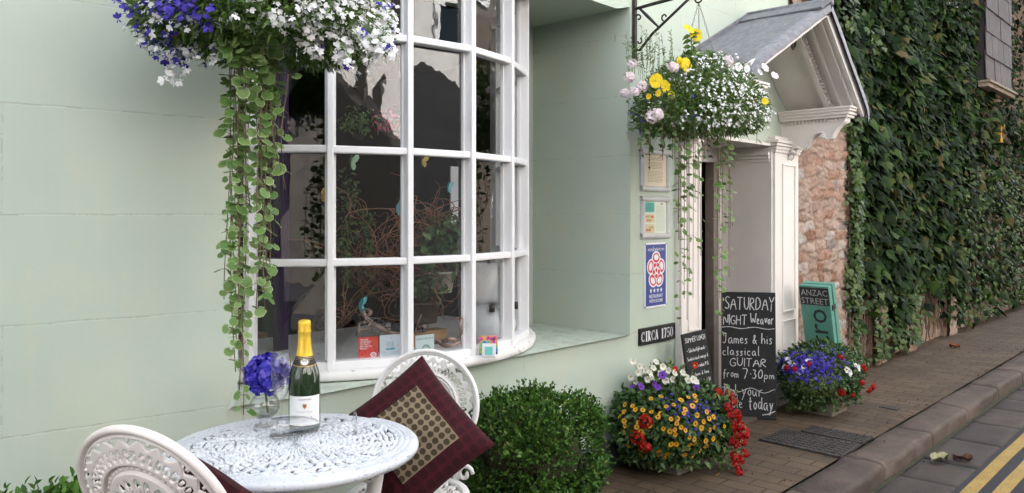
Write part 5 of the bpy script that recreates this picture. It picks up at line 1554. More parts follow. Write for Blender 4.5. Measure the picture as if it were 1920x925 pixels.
def thole(r, a):
    if r > .298 or r < .03: return False
    s, pr = tb_pat(r, a)
    if abs(r - pr) < .010: return False
    b, b2 = vorl(a / (2 * PI) * 56, r / .0155, 56)
    return b > .46 + .05 * math.sin(a * 5) and b2 - b < .30
mb = MB(); polar_lace(mb, .330, th_, thole, 116, 440, .004, .007); 
mb.lathe([(.322, -.010), (.322, .004), (.328, .0075), (.334, .004), (.340, .004), (.346, .0065), (.352, .004), (.358, .0035), (TR, -.003), (TR + .002, -.012), (TR - .003, -.022), (.352, -.026), (.335, -.020), (.322, -.010)], 96)
o = child(tbl, mb, 'tabletop', M_CASTT); o.location = (0, 0, TZ)
def cabriole(a, rt, zt, rb, name, parent, m, s=1.0):
    mb = MB(); ca, sa = math.cos(a), math.sin(a)
    def Pp(r, z): return (r * ca, r * sa, z)
    prof = [(rt, zt), (rt + .012, zt - .05), (rt + .004, zt - .11), (rt - .035, zt - .19), (rt - .075 * s, zt - .30), (rt - .085 * s, zt - .42), (rt - .05 * s, zt - .52), (rb - .03, .07), (rb, .025), (rb + .02, .012)]
    pts = []
    for i in range(len(prof) - 1):
        for k in range(4):
            t = k / 4; pts.append(Pp(prof[i][0] * (1 - t) + prof[i + 1][0] * t, prof[i][1] * (1 - t) + prof[i + 1][1] * t))
    pts.append(Pp(*prof[-1]))
    n = len(pts); mb.tube(pts, [.026 - .012 * min(1, i / n * 1.4) for i in range(n)], 10)
    for (cr, cz, r0) in ((rt - .004, zt - .055, .028), (rt - .05, zt - .21, .020)):      # scrolls on the knee
        sp = [(cr + r0 * (1 - i / 20) * math.cos(i * .5), cz + r0 * (1 - i / 20) * math.sin(i * .5)) for i in range(18)]
        for off in (-.019, .019): mb.tube([(q[0] * ca - off * sa, q[0] * sa + off * ca, q[1]) for q in sp], .006, 6)
    mb.lathe([(0, 0.001), (.024, 0.001), (.022, .014), (0, .02)], 12, Pp(rb + .02, 0))
    o = mb.build(name, m); o.parent = parent; return o
for a in (R(-52), R(68), R(188)): cabriole(a, .235, TZ - .028, .26, 'leg', tbl, M_CAST)
mb = MB(); mb.lathe([(.16, .30), (.17, .305), (.17, .315), (.16, .32), (.155, .31), (.16, .30)], 40); mb.lathe([(.215, TZ - .03), (.25, TZ - .03), (.25, TZ - .021), (.215, TZ - .021), (.215, TZ - .03)], 48)
o = mb.build('stretcher_ring', M_CAST); o.parent = tbl
def chair_h(r, a, RB, dish):
    t = r / RB
    h = dish * t * t
    if t > .90: h += .006 * math.sin((t - .90) / .10 * PI)
    if .50 < t < .58: h += .005
    for q in (.515, .565): h += .004 * max(0, 1 - abs(t - q) / .014)
    return h
def mk_hole(RB, NB=22):
    def hole(r, a):
        t = r / RB
        if t > .905: return False
        s = (a / (2 * PI) * NB) % 1; e = abs(s - .5) * 2
        if t > .80:                                   # outer triangles pointing in
            w = .92 * (t - .79) / .09; return .80 < t < .893 and e < w and not (abs(s - .5) < .09 and t > .86)
        if .60 < t < .79:                             # paired scroll cut-outs
            u = (t - .695) / .085; sx = abs(s - .5) * 2
            d = math.hypot(u, (sx - .48) * 2.0)
            return .34 < d < .88 and not (u > .45 and sx > .75)
        if .50 < t < .58: return (abs(t - .54) < .011 and (s * 2) % 1 < .6)
        if t < .47 and t > .07:
            n = 9; s2 = (a / (2 * PI) * n) % 1; e2 = abs(s2 - .5) * 2
            d = math.hypot((t - .30) / .15, (e2 - .45) / .42)
            return .30 < d < .92 and not (e2 < .12)
        return False
    return hole
def chair(label, cx, cy, cz, yaw, tilt, RB, m, NB=24):
    f = Vector((math.cos(yaw), math.sin(yaw), 0)); h = Vector((-math.sin(yaw), math.cos(yaw), 0)); w = Vector((0, 0, math.cos(tilt))) - f * math.sin(tilt)
    base = Vector((cx, cy, 0)) + f * .22
    t = thing('garden_chair', label, 'chair', base, 0)
    # back: a dished pierced disc, hollow towards the sitter
    nrm = h.cross(w) * -1
    nrm = f * math.cos(tilt) + Vector((0, 0, math.sin(tilt)))
    X = h; Y = w; Z = X.cross(Y)
    sgn = 1 if Z.dot(nrm) > 0 else -1
    Mx = Matrix((X, Y, Z)).transposed().to_4x4(); Mx.translation = Vector((cx, cy, cz))
    dish = .030 * sgn
    mb = MB()
    polar_lace(mb, RB * .93, lambda r, a: chair_h(r, a, RB, dish), mk_hole(RB, NB), 78, 336, .003, .006, Mx)
    rim = [(RB * math.cos(2 * PI * i / 90), RB * math.sin(2 * PI * i / 90), dish * .95) for i in range(90)]
    prof = [(RB * .915, dish * .83), (RB * .94, dish * .9 + .008), (RB * .97, dish * .98 + .010), (RB * 1.0, dish * 1.05 + .006), (RB * 1.012, dish * 1.05 - .004), (RB * .995, dish * 1.0 - .012), (RB * .955, dish * .92 - .010), (RB * .915, dish * .83)]
    mb.lathe(prof, 96, (0, 0, 0), None)
    mb.v[-1] = mb.v[-1] @ np.array(Mx)[:3, :3].T + np.array(Mx)[:3, 3]
    o = child(t, mb, 'backrest', m)
    # seat
    SZ = .43; sc = Vector((cx, cy, SZ)) + f * .235
    Ms = Matrix.Translation(sc)
    mb = MB(); RS = .205
    polar_lace(mb, RS, lambda r, a: .006 * (r / RS) ** 2 + (.006 if r > RS * .9 else 0), mk_hole(RS, 20), 44, 200, .003, .007, Ms)
    mb.lathe([(RS * .97, -.008), (RS * 1.02, -.012), (RS * 1.05, 0), (RS * 1.02, .012), (RS * .97, .010), (RS * .97, -.008)], 64, sc)
    child(t, mb, 'seat', m)
    for s in (-1, 1):      # supports with scroll ends from the seat to the back
        mb = MB()
        lo = Vector((cx, cy, cz)) - w * RB * .80 + h * s * RB * .55
        a = sc - f * RS * .80 + h * s * RS * .62
        mid = (lo + a) / 2 - f * .025
        mb.tube([a, a - f * .02 + Vector((0, 0, .02)), mid, lo + Vector((0, 0, .0)), lo + w * .05 - f * .01], [.013, .013, .012, .012, .010], 8)
        ctr = a + h * s * .035 + Vector((0, 0, .035))
        mb.tube([ctr + h * s * (.030 * (1 - i / 16) * math.cos(i * .55)) + Vector((0, 0, .034 * (1 - i / 16) * math.sin(i * .55))) for i in range(14)], .008, 6)
        child(t, mb, 'back_support', m)
    for a in (yaw + .75, yaw - .75, yaw + PI - .75, yaw + PI + .75):
        o = cabriole(a, .165, SZ - .008, .20, 'leg', t, m, .45); o.location = sc - base - Vector((0, 0, SZ))
    return t, f, h, w, Vector((cx, cy, cz)), sc
chL = chair('blush white pierced metal chair with its back to the viewer left of the table', .770, 1.845, .725, .40, .42, .215, M_CASTL, 22)
chR = chair('white pierced metal chair with round openwork back holding the dotted cushion', 1.975, 2.27, .690, 3.72, .215, .205, M_CAST, 26)
# ------------------------------------------------------------------ cushions
def dots_mat(name, base, dot, pitch, rad, fuzz=.25, brd=None):
    m = mat(name, base, .85, spec=.2)
    bsdf(m).inputs['Sheen Weight'].default_value = .06
    tc = nd(m, 'ShaderNodeTexCoord').outputs['Object']; sep = nd(m, 'ShaderNodeSeparateXYZ'); lk(m, tc, sep.inputs[0])
    fx = mth(m, 'SUBTRACT', mth(m, 'FRACT', mth(m, 'DIVIDE', mth(m, 'ADD', sep.outputs['X'], 10), pitch)), .5)
    fy_ = mth(m, 'SUBTRACT', mth(m, 'FRACT', mth(m, 'DIVIDE', mth(m, 'ADD', sep.outputs['Y'], 10), pitch)), .5)
    d = mth(m, 'SQRT', mth(m, 'ADD', mth(m, 'MULTIPLY', fx, fx), mth(m, 'MULTIPLY', fy_, fy_)))
    nz = noise_n(m, tc, 55, 4)
    k = mth(m, 'LESS_THAN', mth(m, 'ADD', d, mth(m, 'MULTIPLY', mth(m, 'SUBTRACT', nz, .5), .10)), rad)
    c = mixc(m, k, base, dot)
    c = mixc(m, .6, c, ramp(m, noise_n(m, tc, 30, 5, .7), [(.3, g(.7)), (.7, g(1.2))]), 'MULTIPLY')
    lk(m, c, bsdf(m).inputs['Base Color'])
    bump(m, mth(m, 'ADD', mth(m, 'MULTIPLY', k, .6), mth(m, 'MULTIPLY', noise_n(m, tc, 400, 2), .4)), .5, .003); return m
M_VELV = dots_mat('burgundy_dotted_velvet', (.048, .0035, .008), (.026, .0022, .005), .036, .42)
M_TAUPE = dots_mat('taupe_dotted_panel', (.20, .155, .10), (.050, .036, .020), .0262, .40)
def cushion(label, c, ux, uy, L, inner, thick=.055):
    X = Vector(ux).normalized(); Y = Vector(uy); Y = (Y - X * Y.dot(X)).normalized(); Z = X.cross(Y)
    t = thing('cushion', label, 'cushion', c)
    t.rotation_mode = 'QUATERNION'; t.rotation_quaternion = Matrix((X, Y, Z)).transposed().to_quaternion()
    N = 44
    def P(u, v, side):
        e = (1 - abs(u) ** 3.2) * (1 - abs(v) ** 3.2)
        k = 1 - .06 * (1 - abs(v) ** 2) * abs(u) ** 2      # sides drawn in between the pointed corners
        q = 1 - .06 * (1 - abs(u) ** 2) * abs(v) ** 2
        wr = .008 * noise.noise(Vector((u * 2.2, v * 2.2, side * 3 + L))) + .003 * noise.noise(Vector((u * 7, v * 7, side)))
        return (u * k * L / 2, v * q * L / 2, side * (thick * e ** .55 + wr * e))
    front = MB(); pan = MB()
    for side in (1, -1):
        vs = [P(-1 + 2 * i / N, -1 + 2 * j / N, side) for i in range(N + 1) for j in range(N + 1)]
        f1 = []; f2 = []
        for i in range(N):
            for j in range(N):
                q = (i * (N + 1) + j, (i + 1) * (N + 1) + j, (i + 1) * (N + 1) + j + 1, i * (N + 1) + j + 1)
                if side < 0: q = q[::-1]
                u, v = -1 + (2 * i + 1) / N, -1 + (2 * j + 1) / N
                (f2 if inner and side > 0 and abs(u) < inner and abs(v) < inner else f1).append(q)
        front.add(vs, f1, 0, True)
        if f2:
            pan.add(vs, f2, 0, True)
    o = front.build('velvet_cover', M_VELV); o.parent = t
    if inner:
        o = pan.build('dotted_panel', M_TAUPE); o.parent = t
        mb = MB(); a = inner * .985; n = 30
        for (p0, p1) in (((-a, -a), (a, -a)), ((a, -a), (a, a)), ((a, a), (-a, a)), ((-a, a), (-a, -a))):
            mb.tube([Vector(P(p0[0] + (p1[0] - p0[0]) * i / n, p0[1] + (p1[1] - p0[1]) * i / n, 1)) + Vector((0, 0, .0005)) for i in range(n + 1)], .0025, 6)
        o = mb.build('seam', M_VELV); o.parent = t
    return t
# corners read off the photograph at the depth of the chair
A = on_d(787, 668, 2.83); B = on_d(919, 828, 2.70); D_ = on_d(664, 773, 2.72)
ux = (B - A); uy = (D_ - A); cc = (B + D_) / 2 
cc = A + (B - A) / 2 + (D_ - A).normalized() * .195
cushion('burgundy velvet cushion with a taupe dotted centre propped on the white chair', cc, B - A, A - D_, .405, .60)
cushion('plain burgundy velvet cushion leaning inside the back of the left chair', chL[4] + chL[1] * .125 - chL[2] * .085 - chL[3] * .125, -chL[2] - chL[3] * .75, chL[3] - chL[2] * .75, .37, 0, .05)
# ------------------------------------------------------------------ on the table
TOP = TZ + .006
def on_table(px, py):
    p = on_z(px, py, TOP); return p
M_BOTTLE = mat('green_bottle_glass', (.010, .028, .008), .06, spec=.6, **{'Coat Weight': .6, 'Coat Roughness': .03})
M_FOIL = noisy('gold_foil', (.80, .50, .035), (.88, .60, .07), 30, .38, .5, 160, True, .002, metal=0.35)
M_LABEL = mat('label_paper', (.80, .80, .80), .7)
M_INK = mat('dark_ink', (.02, .02, .025), .7)
M_GOLDINK = mat('gold_ink', (.42, .28, .08), .5, .5)
M_REDINK = mat('red_ink', (.55, .04, .04), .6)
M_GREYINK = mat('grey_ink', (.35, .37, .42), .7)
p = on_table(571, 806)
bt = thing('champagne_bottle', 'dark green champagne bottle with gold foil neck on the white table', 'bottle', (p.x, p.y, TOP))
k = (806 - 600) / 1500 * (p - O_).dot(FW) / .315
def BL(l): return [(r * k, z * k) for r, z in l]
mb = MB(); mb.lathe(BL([(0, .004), (.036, 0), (.043, .004), (.0445, .015), (.0445, .135), (.0435, .155), (.040, .172), (.033, .190), (.026, .205), (.0215, .220), (.0185, .238), (.0165, .258), (.0160, .27)]), 40)
o = mb.build('glass', M_BOTTLE); o.parent = bt
mb = MB(); mb.lathe(BL([(.0238, .214), (.0212, .226), (.0190, .242), (.0175, .262), (.0165, .276), (.0185, .279), (.0190, .284), (.0172, .290), (.0178, .300), (.0178, .309), (.0150, .314), (.006, .3155), (0, .3155)]), 36)
mb.v[-1] += np.array([[.0006 * noise.noise(Vector(q * 260)), .0006 * noise.noise(Vector(q * 230)), 0] for q in mb.v[-1]])
for i in range(6):
    a = i * PI / 3; mb.tube([(.0182 * k * math.cos(a), .0182 * k * math.sin(a), .282 * k), (.0188 * k * math.cos(a), .0188 * k * math.sin(a), .305 * k), (.006 * k * math.cos(a), .006 * k * math.sin(a), .3165 * k)], .0007, 4)
o = mb.build('gold_foil', M_FOIL); o.parent = bt
fa = math.atan2(-p.y, -p.x)       # towards the viewer
def wrap(mb, rfun, zc, text=None, h=0, width=0, mi=0, poly=None, up=False, dr=.0006):
    """lay flat marks on the bottle: x runs round it, y up"""
    m2 = MB()
    if text: text_mb(m2, text, Matrix.Identity(4) if not up else Matrix.Rotation(PI / 2, 4, 'Z'), h, width, 0, align='C')
    else: m2.add([(x, y, 0) for x, y in poly], [tuple(range(len(poly)))])
    v = m2.v[0]; out = []
    for q in v:
        z = zc + q[1]; r = rfun(z) + dr; a = fa + q[0] / r
        out.append((r * math.cos(a), r * math.sin(a), z))
    mb.add(out, m2.f, mi)
bodyr = lambda z: .0445 * k
def necr(z):
    z /= k; t = [(.155, .0435), (.172, .040), (.190, .033), (.205, .026), (.214, .0240), (.226, .0214), (.242, .0192), (.262, .0177), (.276, .0167)]
    for (a, r), (b, q) in zip(t[:-1], t[1:]):
        if z <= b: return (r + (q - r) * max(0, (z - a) / (b - a))) * k
    return .0167 * k
mb = MB(); n = 24; w = 1.15
def band(mb, z0, z1, rf, a0, a1, mi, dr=.0005, n=28, nz=4, wob=0):
    vs = []; fs = []
    for i in range(n + 1):
        a = a0 + (a1 - a0) * i / n
        for j in range(nz + 1):
            z = z0 + (z1 - z0) * j / nz + wob * math.cos((i / n - .5) * 2 * PI)
            r = rf(z) + dr; vs.append((r * math.cos(a), r * math.sin(a), z))
    for i in range(n):
        for j in range(nz): fs.append((i * (nz + 1) + j, (i + 1) * (nz + 1) + j, (i + 1) * (nz + 1) + j + 1, i * (nz + 1) + j + 1))
    mb.add(vs, fs, mi, True)
band(mb, .022 * k, .105 * k, bodyr, fa - w, fa + w, 0)
wrap(mb, bodyr, .094 * k, 'CHAMPAGNE', .0045, .042, 1, dr=.0011)
wrap(mb, bodyr, .078 * k, poly=[(-.006, .006), (.006, .006), (.006, -.003), (0, -.009), (-.006, -.003)], mi=2, dr=.0011); wrap(mb, bodyr, .078 * k, poly=[(-.003, .003), (.003, .003), (.003, -.002), (0, -.005), (-.003, -.002)], mi=3, dr=.0014)
wrap(mb, bodyr, .0595 * k, 'Grande Cuvee', .0055, .050, 4, dr=.0011); wrap(mb, bodyr, .046 * k, poly=[(-.022, .0022), (.022, .0022), (.022, -.0022), (-.022, -.0022)], mi=3, dr=.0011)
wrap(mb, bodyr, .036 * k, 'BRUT', .0038, .016, 4, dr=.0011)
for zz in (.068, .030): wrap(mb, bodyr, zz * k, poly=[(-.032, .0003), (.032, .0003), (.032, -.0003), (-.032, -.0003)], mi=4, dr=.0010)
mb.m = mb.m; o = mb.build('body_label', [M_LABEL, M_INK, M_GOLDINK, M_REDINK, M_GREYINK]); o.parent = bt
mb = MB(); band(mb, .192 * k, .214 * k, necr, fa - PI, fa + PI, 0, .0007, 48, 4, -.004 * k)
band(mb, .190 * k, .1925 * k, necr, fa - PI, fa + PI, 1, .0010, 48, 1, -.004 * k); band(mb, .2125 * k, .2145 * k, necr, fa - PI, fa + PI, 1, .0010, 48, 1, -.004 * k); band(mb, .2075 * k, .2085 * k, necr, fa - PI, fa + PI, 1, .0010, 48, 1, -.004 * k)
el = lambda a, b: [(a * math.cos(q * PI / 12), b * math.sin(q * PI / 12)) for q in range(24)]
zc = .1995 * k
wrap(mb, necr, zc, poly=el(.0148, .0125), mi=1, dr=.0020); wrap(mb, necr, zc, poly=el(.0128, .0106), mi=0, dr=.0024); wrap(mb, necr, zc, poly=el(.0115, .0093), mi=2, dr=.0028)
wrap(mb, necr, zc, 'BRB', .0080, .0150, 0, dr=.0034)
o = mb.build('neck_collar', [M_INK, M_GOLDINK, M_LABEL]); o.parent = bt
mb = MB(); 
m2 = MB(); text_mb(m2, 'CHAMPAGNE', Matrix.Rotation(PI / 2, 4, 'Z'), .0075, .050, 0); v = m2.v[0]; v[:, 0] -= (v[:, 0].min() + v[:, 0].max()) / 2; v[:, 1] -= v[:, 1].min(); out = []
for q in v:
    z = .217 * k + q[1]; r = necr(z) + .0008; a = fa + q[0] / r; out.append((r * math.cos(a), r * math.sin(a), z))
mb.add(out, m2.f); o = mb.build('foil_lettering', mat('embossed_gold', (.55, .32, .02), .4, .3)); o.parent = bt
# flutes
def flute_prof(k=1.0): return [(r * k, z * k) for r, z in [(0, .0025), (.030, .002), (.032, .004), (.012, .008), (.005, .014), (.0038, .03), (.0038, .075), (.0048, .092), (.010, .102), (.018, .118), (.0245, .142), (.0275, .170), (.0275, .195), (.0250, .232), (.0240, .232), (.0265, .195), (.0265, .170), (.0235, .143), (.017, .120), (.009, .105), (0, .100)]]
p = on_table(527, 818)
fl = thing('champagne_flute', 'empty champagne flute standing upright beside the bottle and blue hydrangea', 'glass', (p.x, p.y, TOP))
kf = (818 - 661) / 1500 * (p - O_).dot(FW) / .232
mb = MB(); mb.lathe(flute_prof(kf), 36); o = mb.build('flute_glass', M_GLASS); o.parent = fl
p = on_table(550, 822); q = on_table(650, 812)
fl2 = thing('champagne_flute', 'champagne flute lying on its side in front of the bottle label', 'glass', (p.x, p.y, TOP))
ax = Vector((q.x - p.x, q.y - p.y, 0)).normalized()
mb = MB(); mb.lathe(flute_prof(kf), 36); Mq = ((-ax) + Vector((0, 0, .03))).to_track_quat('Z', 'Y').to_matrix()
o = mb.build('flute_glass', M_GLASS); o.parent = fl2; o.matrix_local = Matrix.Translation((ax.x * .190, ax.y * .190, .0285 * kf)) @ Mq.to_4x4()
# hydrangea head in a footed glass bowl
p = on_table(496, 798)
vs_ = thing('glass_vase', 'clear round footed glass vase on the table holding the blue hydrangea', 'vase', (p.x, p.y, TOP))
mb = MB(); kv = .93
mb.lathe([(r * kv, z * kv) for r, z in [(0, .003), (.030, .002), (.031, .005), (.010, .012), (.009, .020), (.026, .028), (.045, .045), (.052, .065), (.047, .088), (.036, .102), (.034, .102), (.045, .088), (.050, .065), (.043, .046), (.024, .031), (0, .029)]], 40)
o = mb.build('glass_bowl', M_GLASS); o.parent = vs_
M_WATER = clear_glass('water', (.90, .93, .90)); mb = MB(); mb.lathe([(0, .032), (.022, .033), (.042, .047), (.0465, .060), (0, .060)], 32); o = mb.build('water', M_WATER); o.parent = vs_
hc = on_d(500, 703, (p - O_).dot(FW) + .0)
hy = thing('hydrangea', 'deep blue hydrangea head standing in the glass vase', 'flower', (hc.x, hc.y, hc.z - .06))
mb = MB(); floret_ball(mb, hc, .066, 190, P_FOUR, .030, .95, -.85); floret_ball(mb, hc, .050, 90, P_FOUR, .034, .95, -.9)
child(hy, mb, 'flower_head', M_HYD)
mb = MB(); mb.tube([hc, (hc.x * .6 + p.x * .4, hc.y * .6 + p.y * .4, TOP + .10), (p.x + .012, p.y, TOP + .04)], .004, 7); child(hy, mb, 'stalk', M_GSTEM)
mb = MB(); mb.add(*[xf(P_HERB, mset(hc + Vector((-.03, -.02, -.05)), (.2, -.6, .6), .06))[i] for i in (0, 1)], 0, True); child(hy, mb, 'leaf', M_HERB)
# ------------------------------------------------------------------ chalk boards
M_BOARD = noisy('black_board', (.006, .006, .007), (.016, .016, .018), 7, .75, .15, 80, True)
def chalk_mat():
    m = mat('chalk', (.62, .62, .62), .95)
    p = pos(m); f = noise_n(m, p, 260, 3, .8)
    lk(m, ramp(m, f, [(.35, g(.20)), (.55, g(.62)), (.8, g(.78))]), bsdf(m).inputs['Base Color']); return m
M_CHALK = chalk_mat()
b0 = on_z(1353, 783, 0.004); b1 = on_z(1456, 788, 0.004)
xd = (b1 - b0); xd.z = 0; Wb = xd.length; xd.normalize(); nrm = Vector((xd.y, -xd.x, 0)); lean = R(4)
upv = Vector((0, 0, math.cos(lean))) - nrm * math.sin(lean)
cbd = thing('chalkboard', 'large chalkboard advertising Saturday night guitar leaning in the doorway', 'chalkboard', b0)
Hb = .865
Mb = frame(b0, xd, upv)
mb = MB(); mb.box((Wb / 2, Hb / 2, -.009), (Wb, Hb, .018), None, 0, .003); mb.v[-1] = mb.v[-1] @ np.array(Mb)[:3, :3].T + np.array(Mb)[:3, 3]
child(cbd, mb, 'board', M_BOARD)
mb = MB(); Mc = Mb @ Matrix.Translation((0, 0, .0012)); k = Wb / 104.0; ky = Hb / 232.0
def L(s, x0, x1, y, h, w=.0062, sl=0): hand(mb, s, Mc, (x0 - 1353) * k, (787 - y) * ky, h * ky, (x1 - x0) * k, w, slope=sl)
L('SATURDAY', 1360, 1454, 587, 24); L('NIGHT', 1357, 1402, 616, 18); L('"', 1404, 1407, 620, 8); L('Weavor', 1409, 1452, 614, 20)
L('James & his', 1356, 1449, 650, 19, .0056); L('classical', 1355, 1425, 672, 17, .0056); L('GUITAR', 1369, 1438, 692, 15, .0056)
L('from', 1356, 1385, 713, 16, .0052); L('7.30', 1393, 1432, 713, 17, .0062); L('pm', 1435, 1453, 713, 15, .005)
L('Book', 1358, 1384, 747, 22, .005); L('your', 1392, 1430, 745, 22, .005); L('table', 1357, 1392, 768, 20, .0042); L('today', 1405, 1450, 770, 26, .0066)
def wavy(y, amp, ph, n=30): ribbon(mb, [((1354 - 1353 + 101 * i / n) * k, (787 - y + amp * math.sin(i * .42 + ph)) * ky) for i in range(n + 1)], .0045, Mc)
wavy(621, 1.5, 0); wavy(735, 4, 1); ribbon(mb, [((1430 - 1353) * k, (787 - 779) * ky), ((1442 - 1353) * k, (787 - 777) * ky), ((1455 - 1353) * k, (787 - 771) * ky)], .006, Mc)
o = child(cbd, mb, 'chalk_lettering', M_CHALK)
s0 = on_d(1293, 775, 4.66); s0.z = .012
TLp = on_d(1279, 628, 4.72); TRp = on_d(1326, 613, 4.84)
xd = TRp - TLp; Ws = .205; yd = TLp - s0; Hs = .62
sbd = thing('chalkboard', 'small tilted chalkboard listing the summer lunch behind the flower tub', 'chalkboard', s0)
xd2 = Vector((xd.x, xd.y, xd.z * .6))
Ms = frame(TLp, xd2, TLp - s0); Ms = Ms @ Matrix.Translation((0, -Hs, 0))
mb = MB(); mb.box((Ws / 2, Hs / 2, -.008), (Ws, Hs, .016), None, 0, .003); mb.v[-1] = mb.v[-1] @ np.array(Ms)[:3, :3].T + np.array(Ms)[:3, 3]; child(sbd, mb, 'board', M_BOARD)
mb = MB(); Mc = Ms @ Matrix.Translation((0, 0, .0012)); y = Hs - .055
for i, (s, a, b, h) in enumerate((('SUMMER LUNCH', .015, .185, .030), ('- Selected light meals -', .02, .185, .022), ('Smoked duck mango &', .015, .19, .021), ('with salad 8.95', .07, .185, .021), ('Salmon & lime', .035, .18, .022), ('tender goats 7.50', .045, .185, .022), ('Baked local crab', .02, .18, .022), ('salad 8.95', .06, .17, .022), ('see our summer fish', .02, .185, .022), ('and homemade soup', .02, .18, .022), ('bread 5.95', .05, .16, .022))):
    hand(mb, s, Mc, a, y, h, b - a, .0034); y -= h * 1.0 + .027
child(sbd, mb, 'chalk_lettering', M_CHALK)
# ------------------------------------------------------------------ green folding sign
M_TEAL = noisy('teal_sign_paint', (.085, .25, .19), (.115, .31, .24), 8, .5, .1)
gz = on_z(1535, 745, 0.0)
gb = Vector((6.20, 2.42, .004)); 
fx = RT * .70 - FW * .71; fx.z = 0; fx.normalize()
nr = Vector((fx.y, -fx.x, 0))
gs = thing('folding_sign', 'teal folding pavement sign with black lettering propped against the stone wall', 'sign', gb)
yv = Vector((0, 0, math.cos(R(14)))) + nr * math.sin(R(14)); TLg = on_d(1497, 535, 5.90); Hg = (TLg.z - .006) / yv.z; BLg = TLg - yv * Hg
WG = .225
Mg = frame(BLg, fx, yv); dz = BLg.z - .005
for i, (off, sc_) in enumerate(((0, 1.0), (-.052, 1.0))):
    mb = MB(); mb.box((WG / 2, Hg / 2 - dz / 2, off - .025 - (.012 if i else 0)), (WG, Hg + dz, .048), None, 0, .004); mb.v[-1] = mb.v[-1] @ np.array(Mg)[:3, :3].T + np.array(Mg)[:3, 3]; child(gs, mb, 'sign_panel', M_TEAL)
mb = MB(); mb.bx(.004, WG - .004, Hg - .145, Hg - .012, .0005, .0015); mb.v[-1] = mb.v[-1] @ np.array(Mg)[:3, :3].T + np.array(Mg)[:3, 3]; child(gs, mb, 'name_plate', M_INK)
mb = MB(); Mt = Mg @ Matrix.Translation((0, 0, .0025))
text_mb(mb, 'ANZAC', Mt @ Matrix.Translation((.014, Hg - .073, 0)), .048, WG - .028); text_mb(mb, 'STREET', Mt @ Matrix.Translation((.012, Hg - .136, 0)), .048, WG - .024)
child(gs, mb, 'name_lettering', mat('sign_grey', (.40, .38, .36), .7))
mb = MB(); m2 = MB(); text_mb(m2, 'bistro', Matrix.Rotation(PI / 2, 4, 'Z'), .205, .66, 0)
v = m2.v[0]; v[:, 0] -= v[:, 0].min(); v[:, 1] *= .50 / (v[:, 1].max() - v[:, 1].min()); v[:, 1] += (Hg - .175) - v[:, 1].max(); v[:, 0] *= .150 / v[:, 0].max(); v[:, 0] += .040
mb.add(v, m2.f, 0, False, Mt); child(gs, mb, 'sign_lettering', M_INK)
mb = MB(); 
for yy in (Hg - .16, Hg - .17): mb.box((WG + .003, yy, -.045), (.008, .03, .05), None, 0, .001); mb.v[-1] = mb.v[-1] @ np.array(Mg)[:3, :3].T + np.array(Mg)[:3, 3]
child(gs, mb, 'hinge', M_IRON)
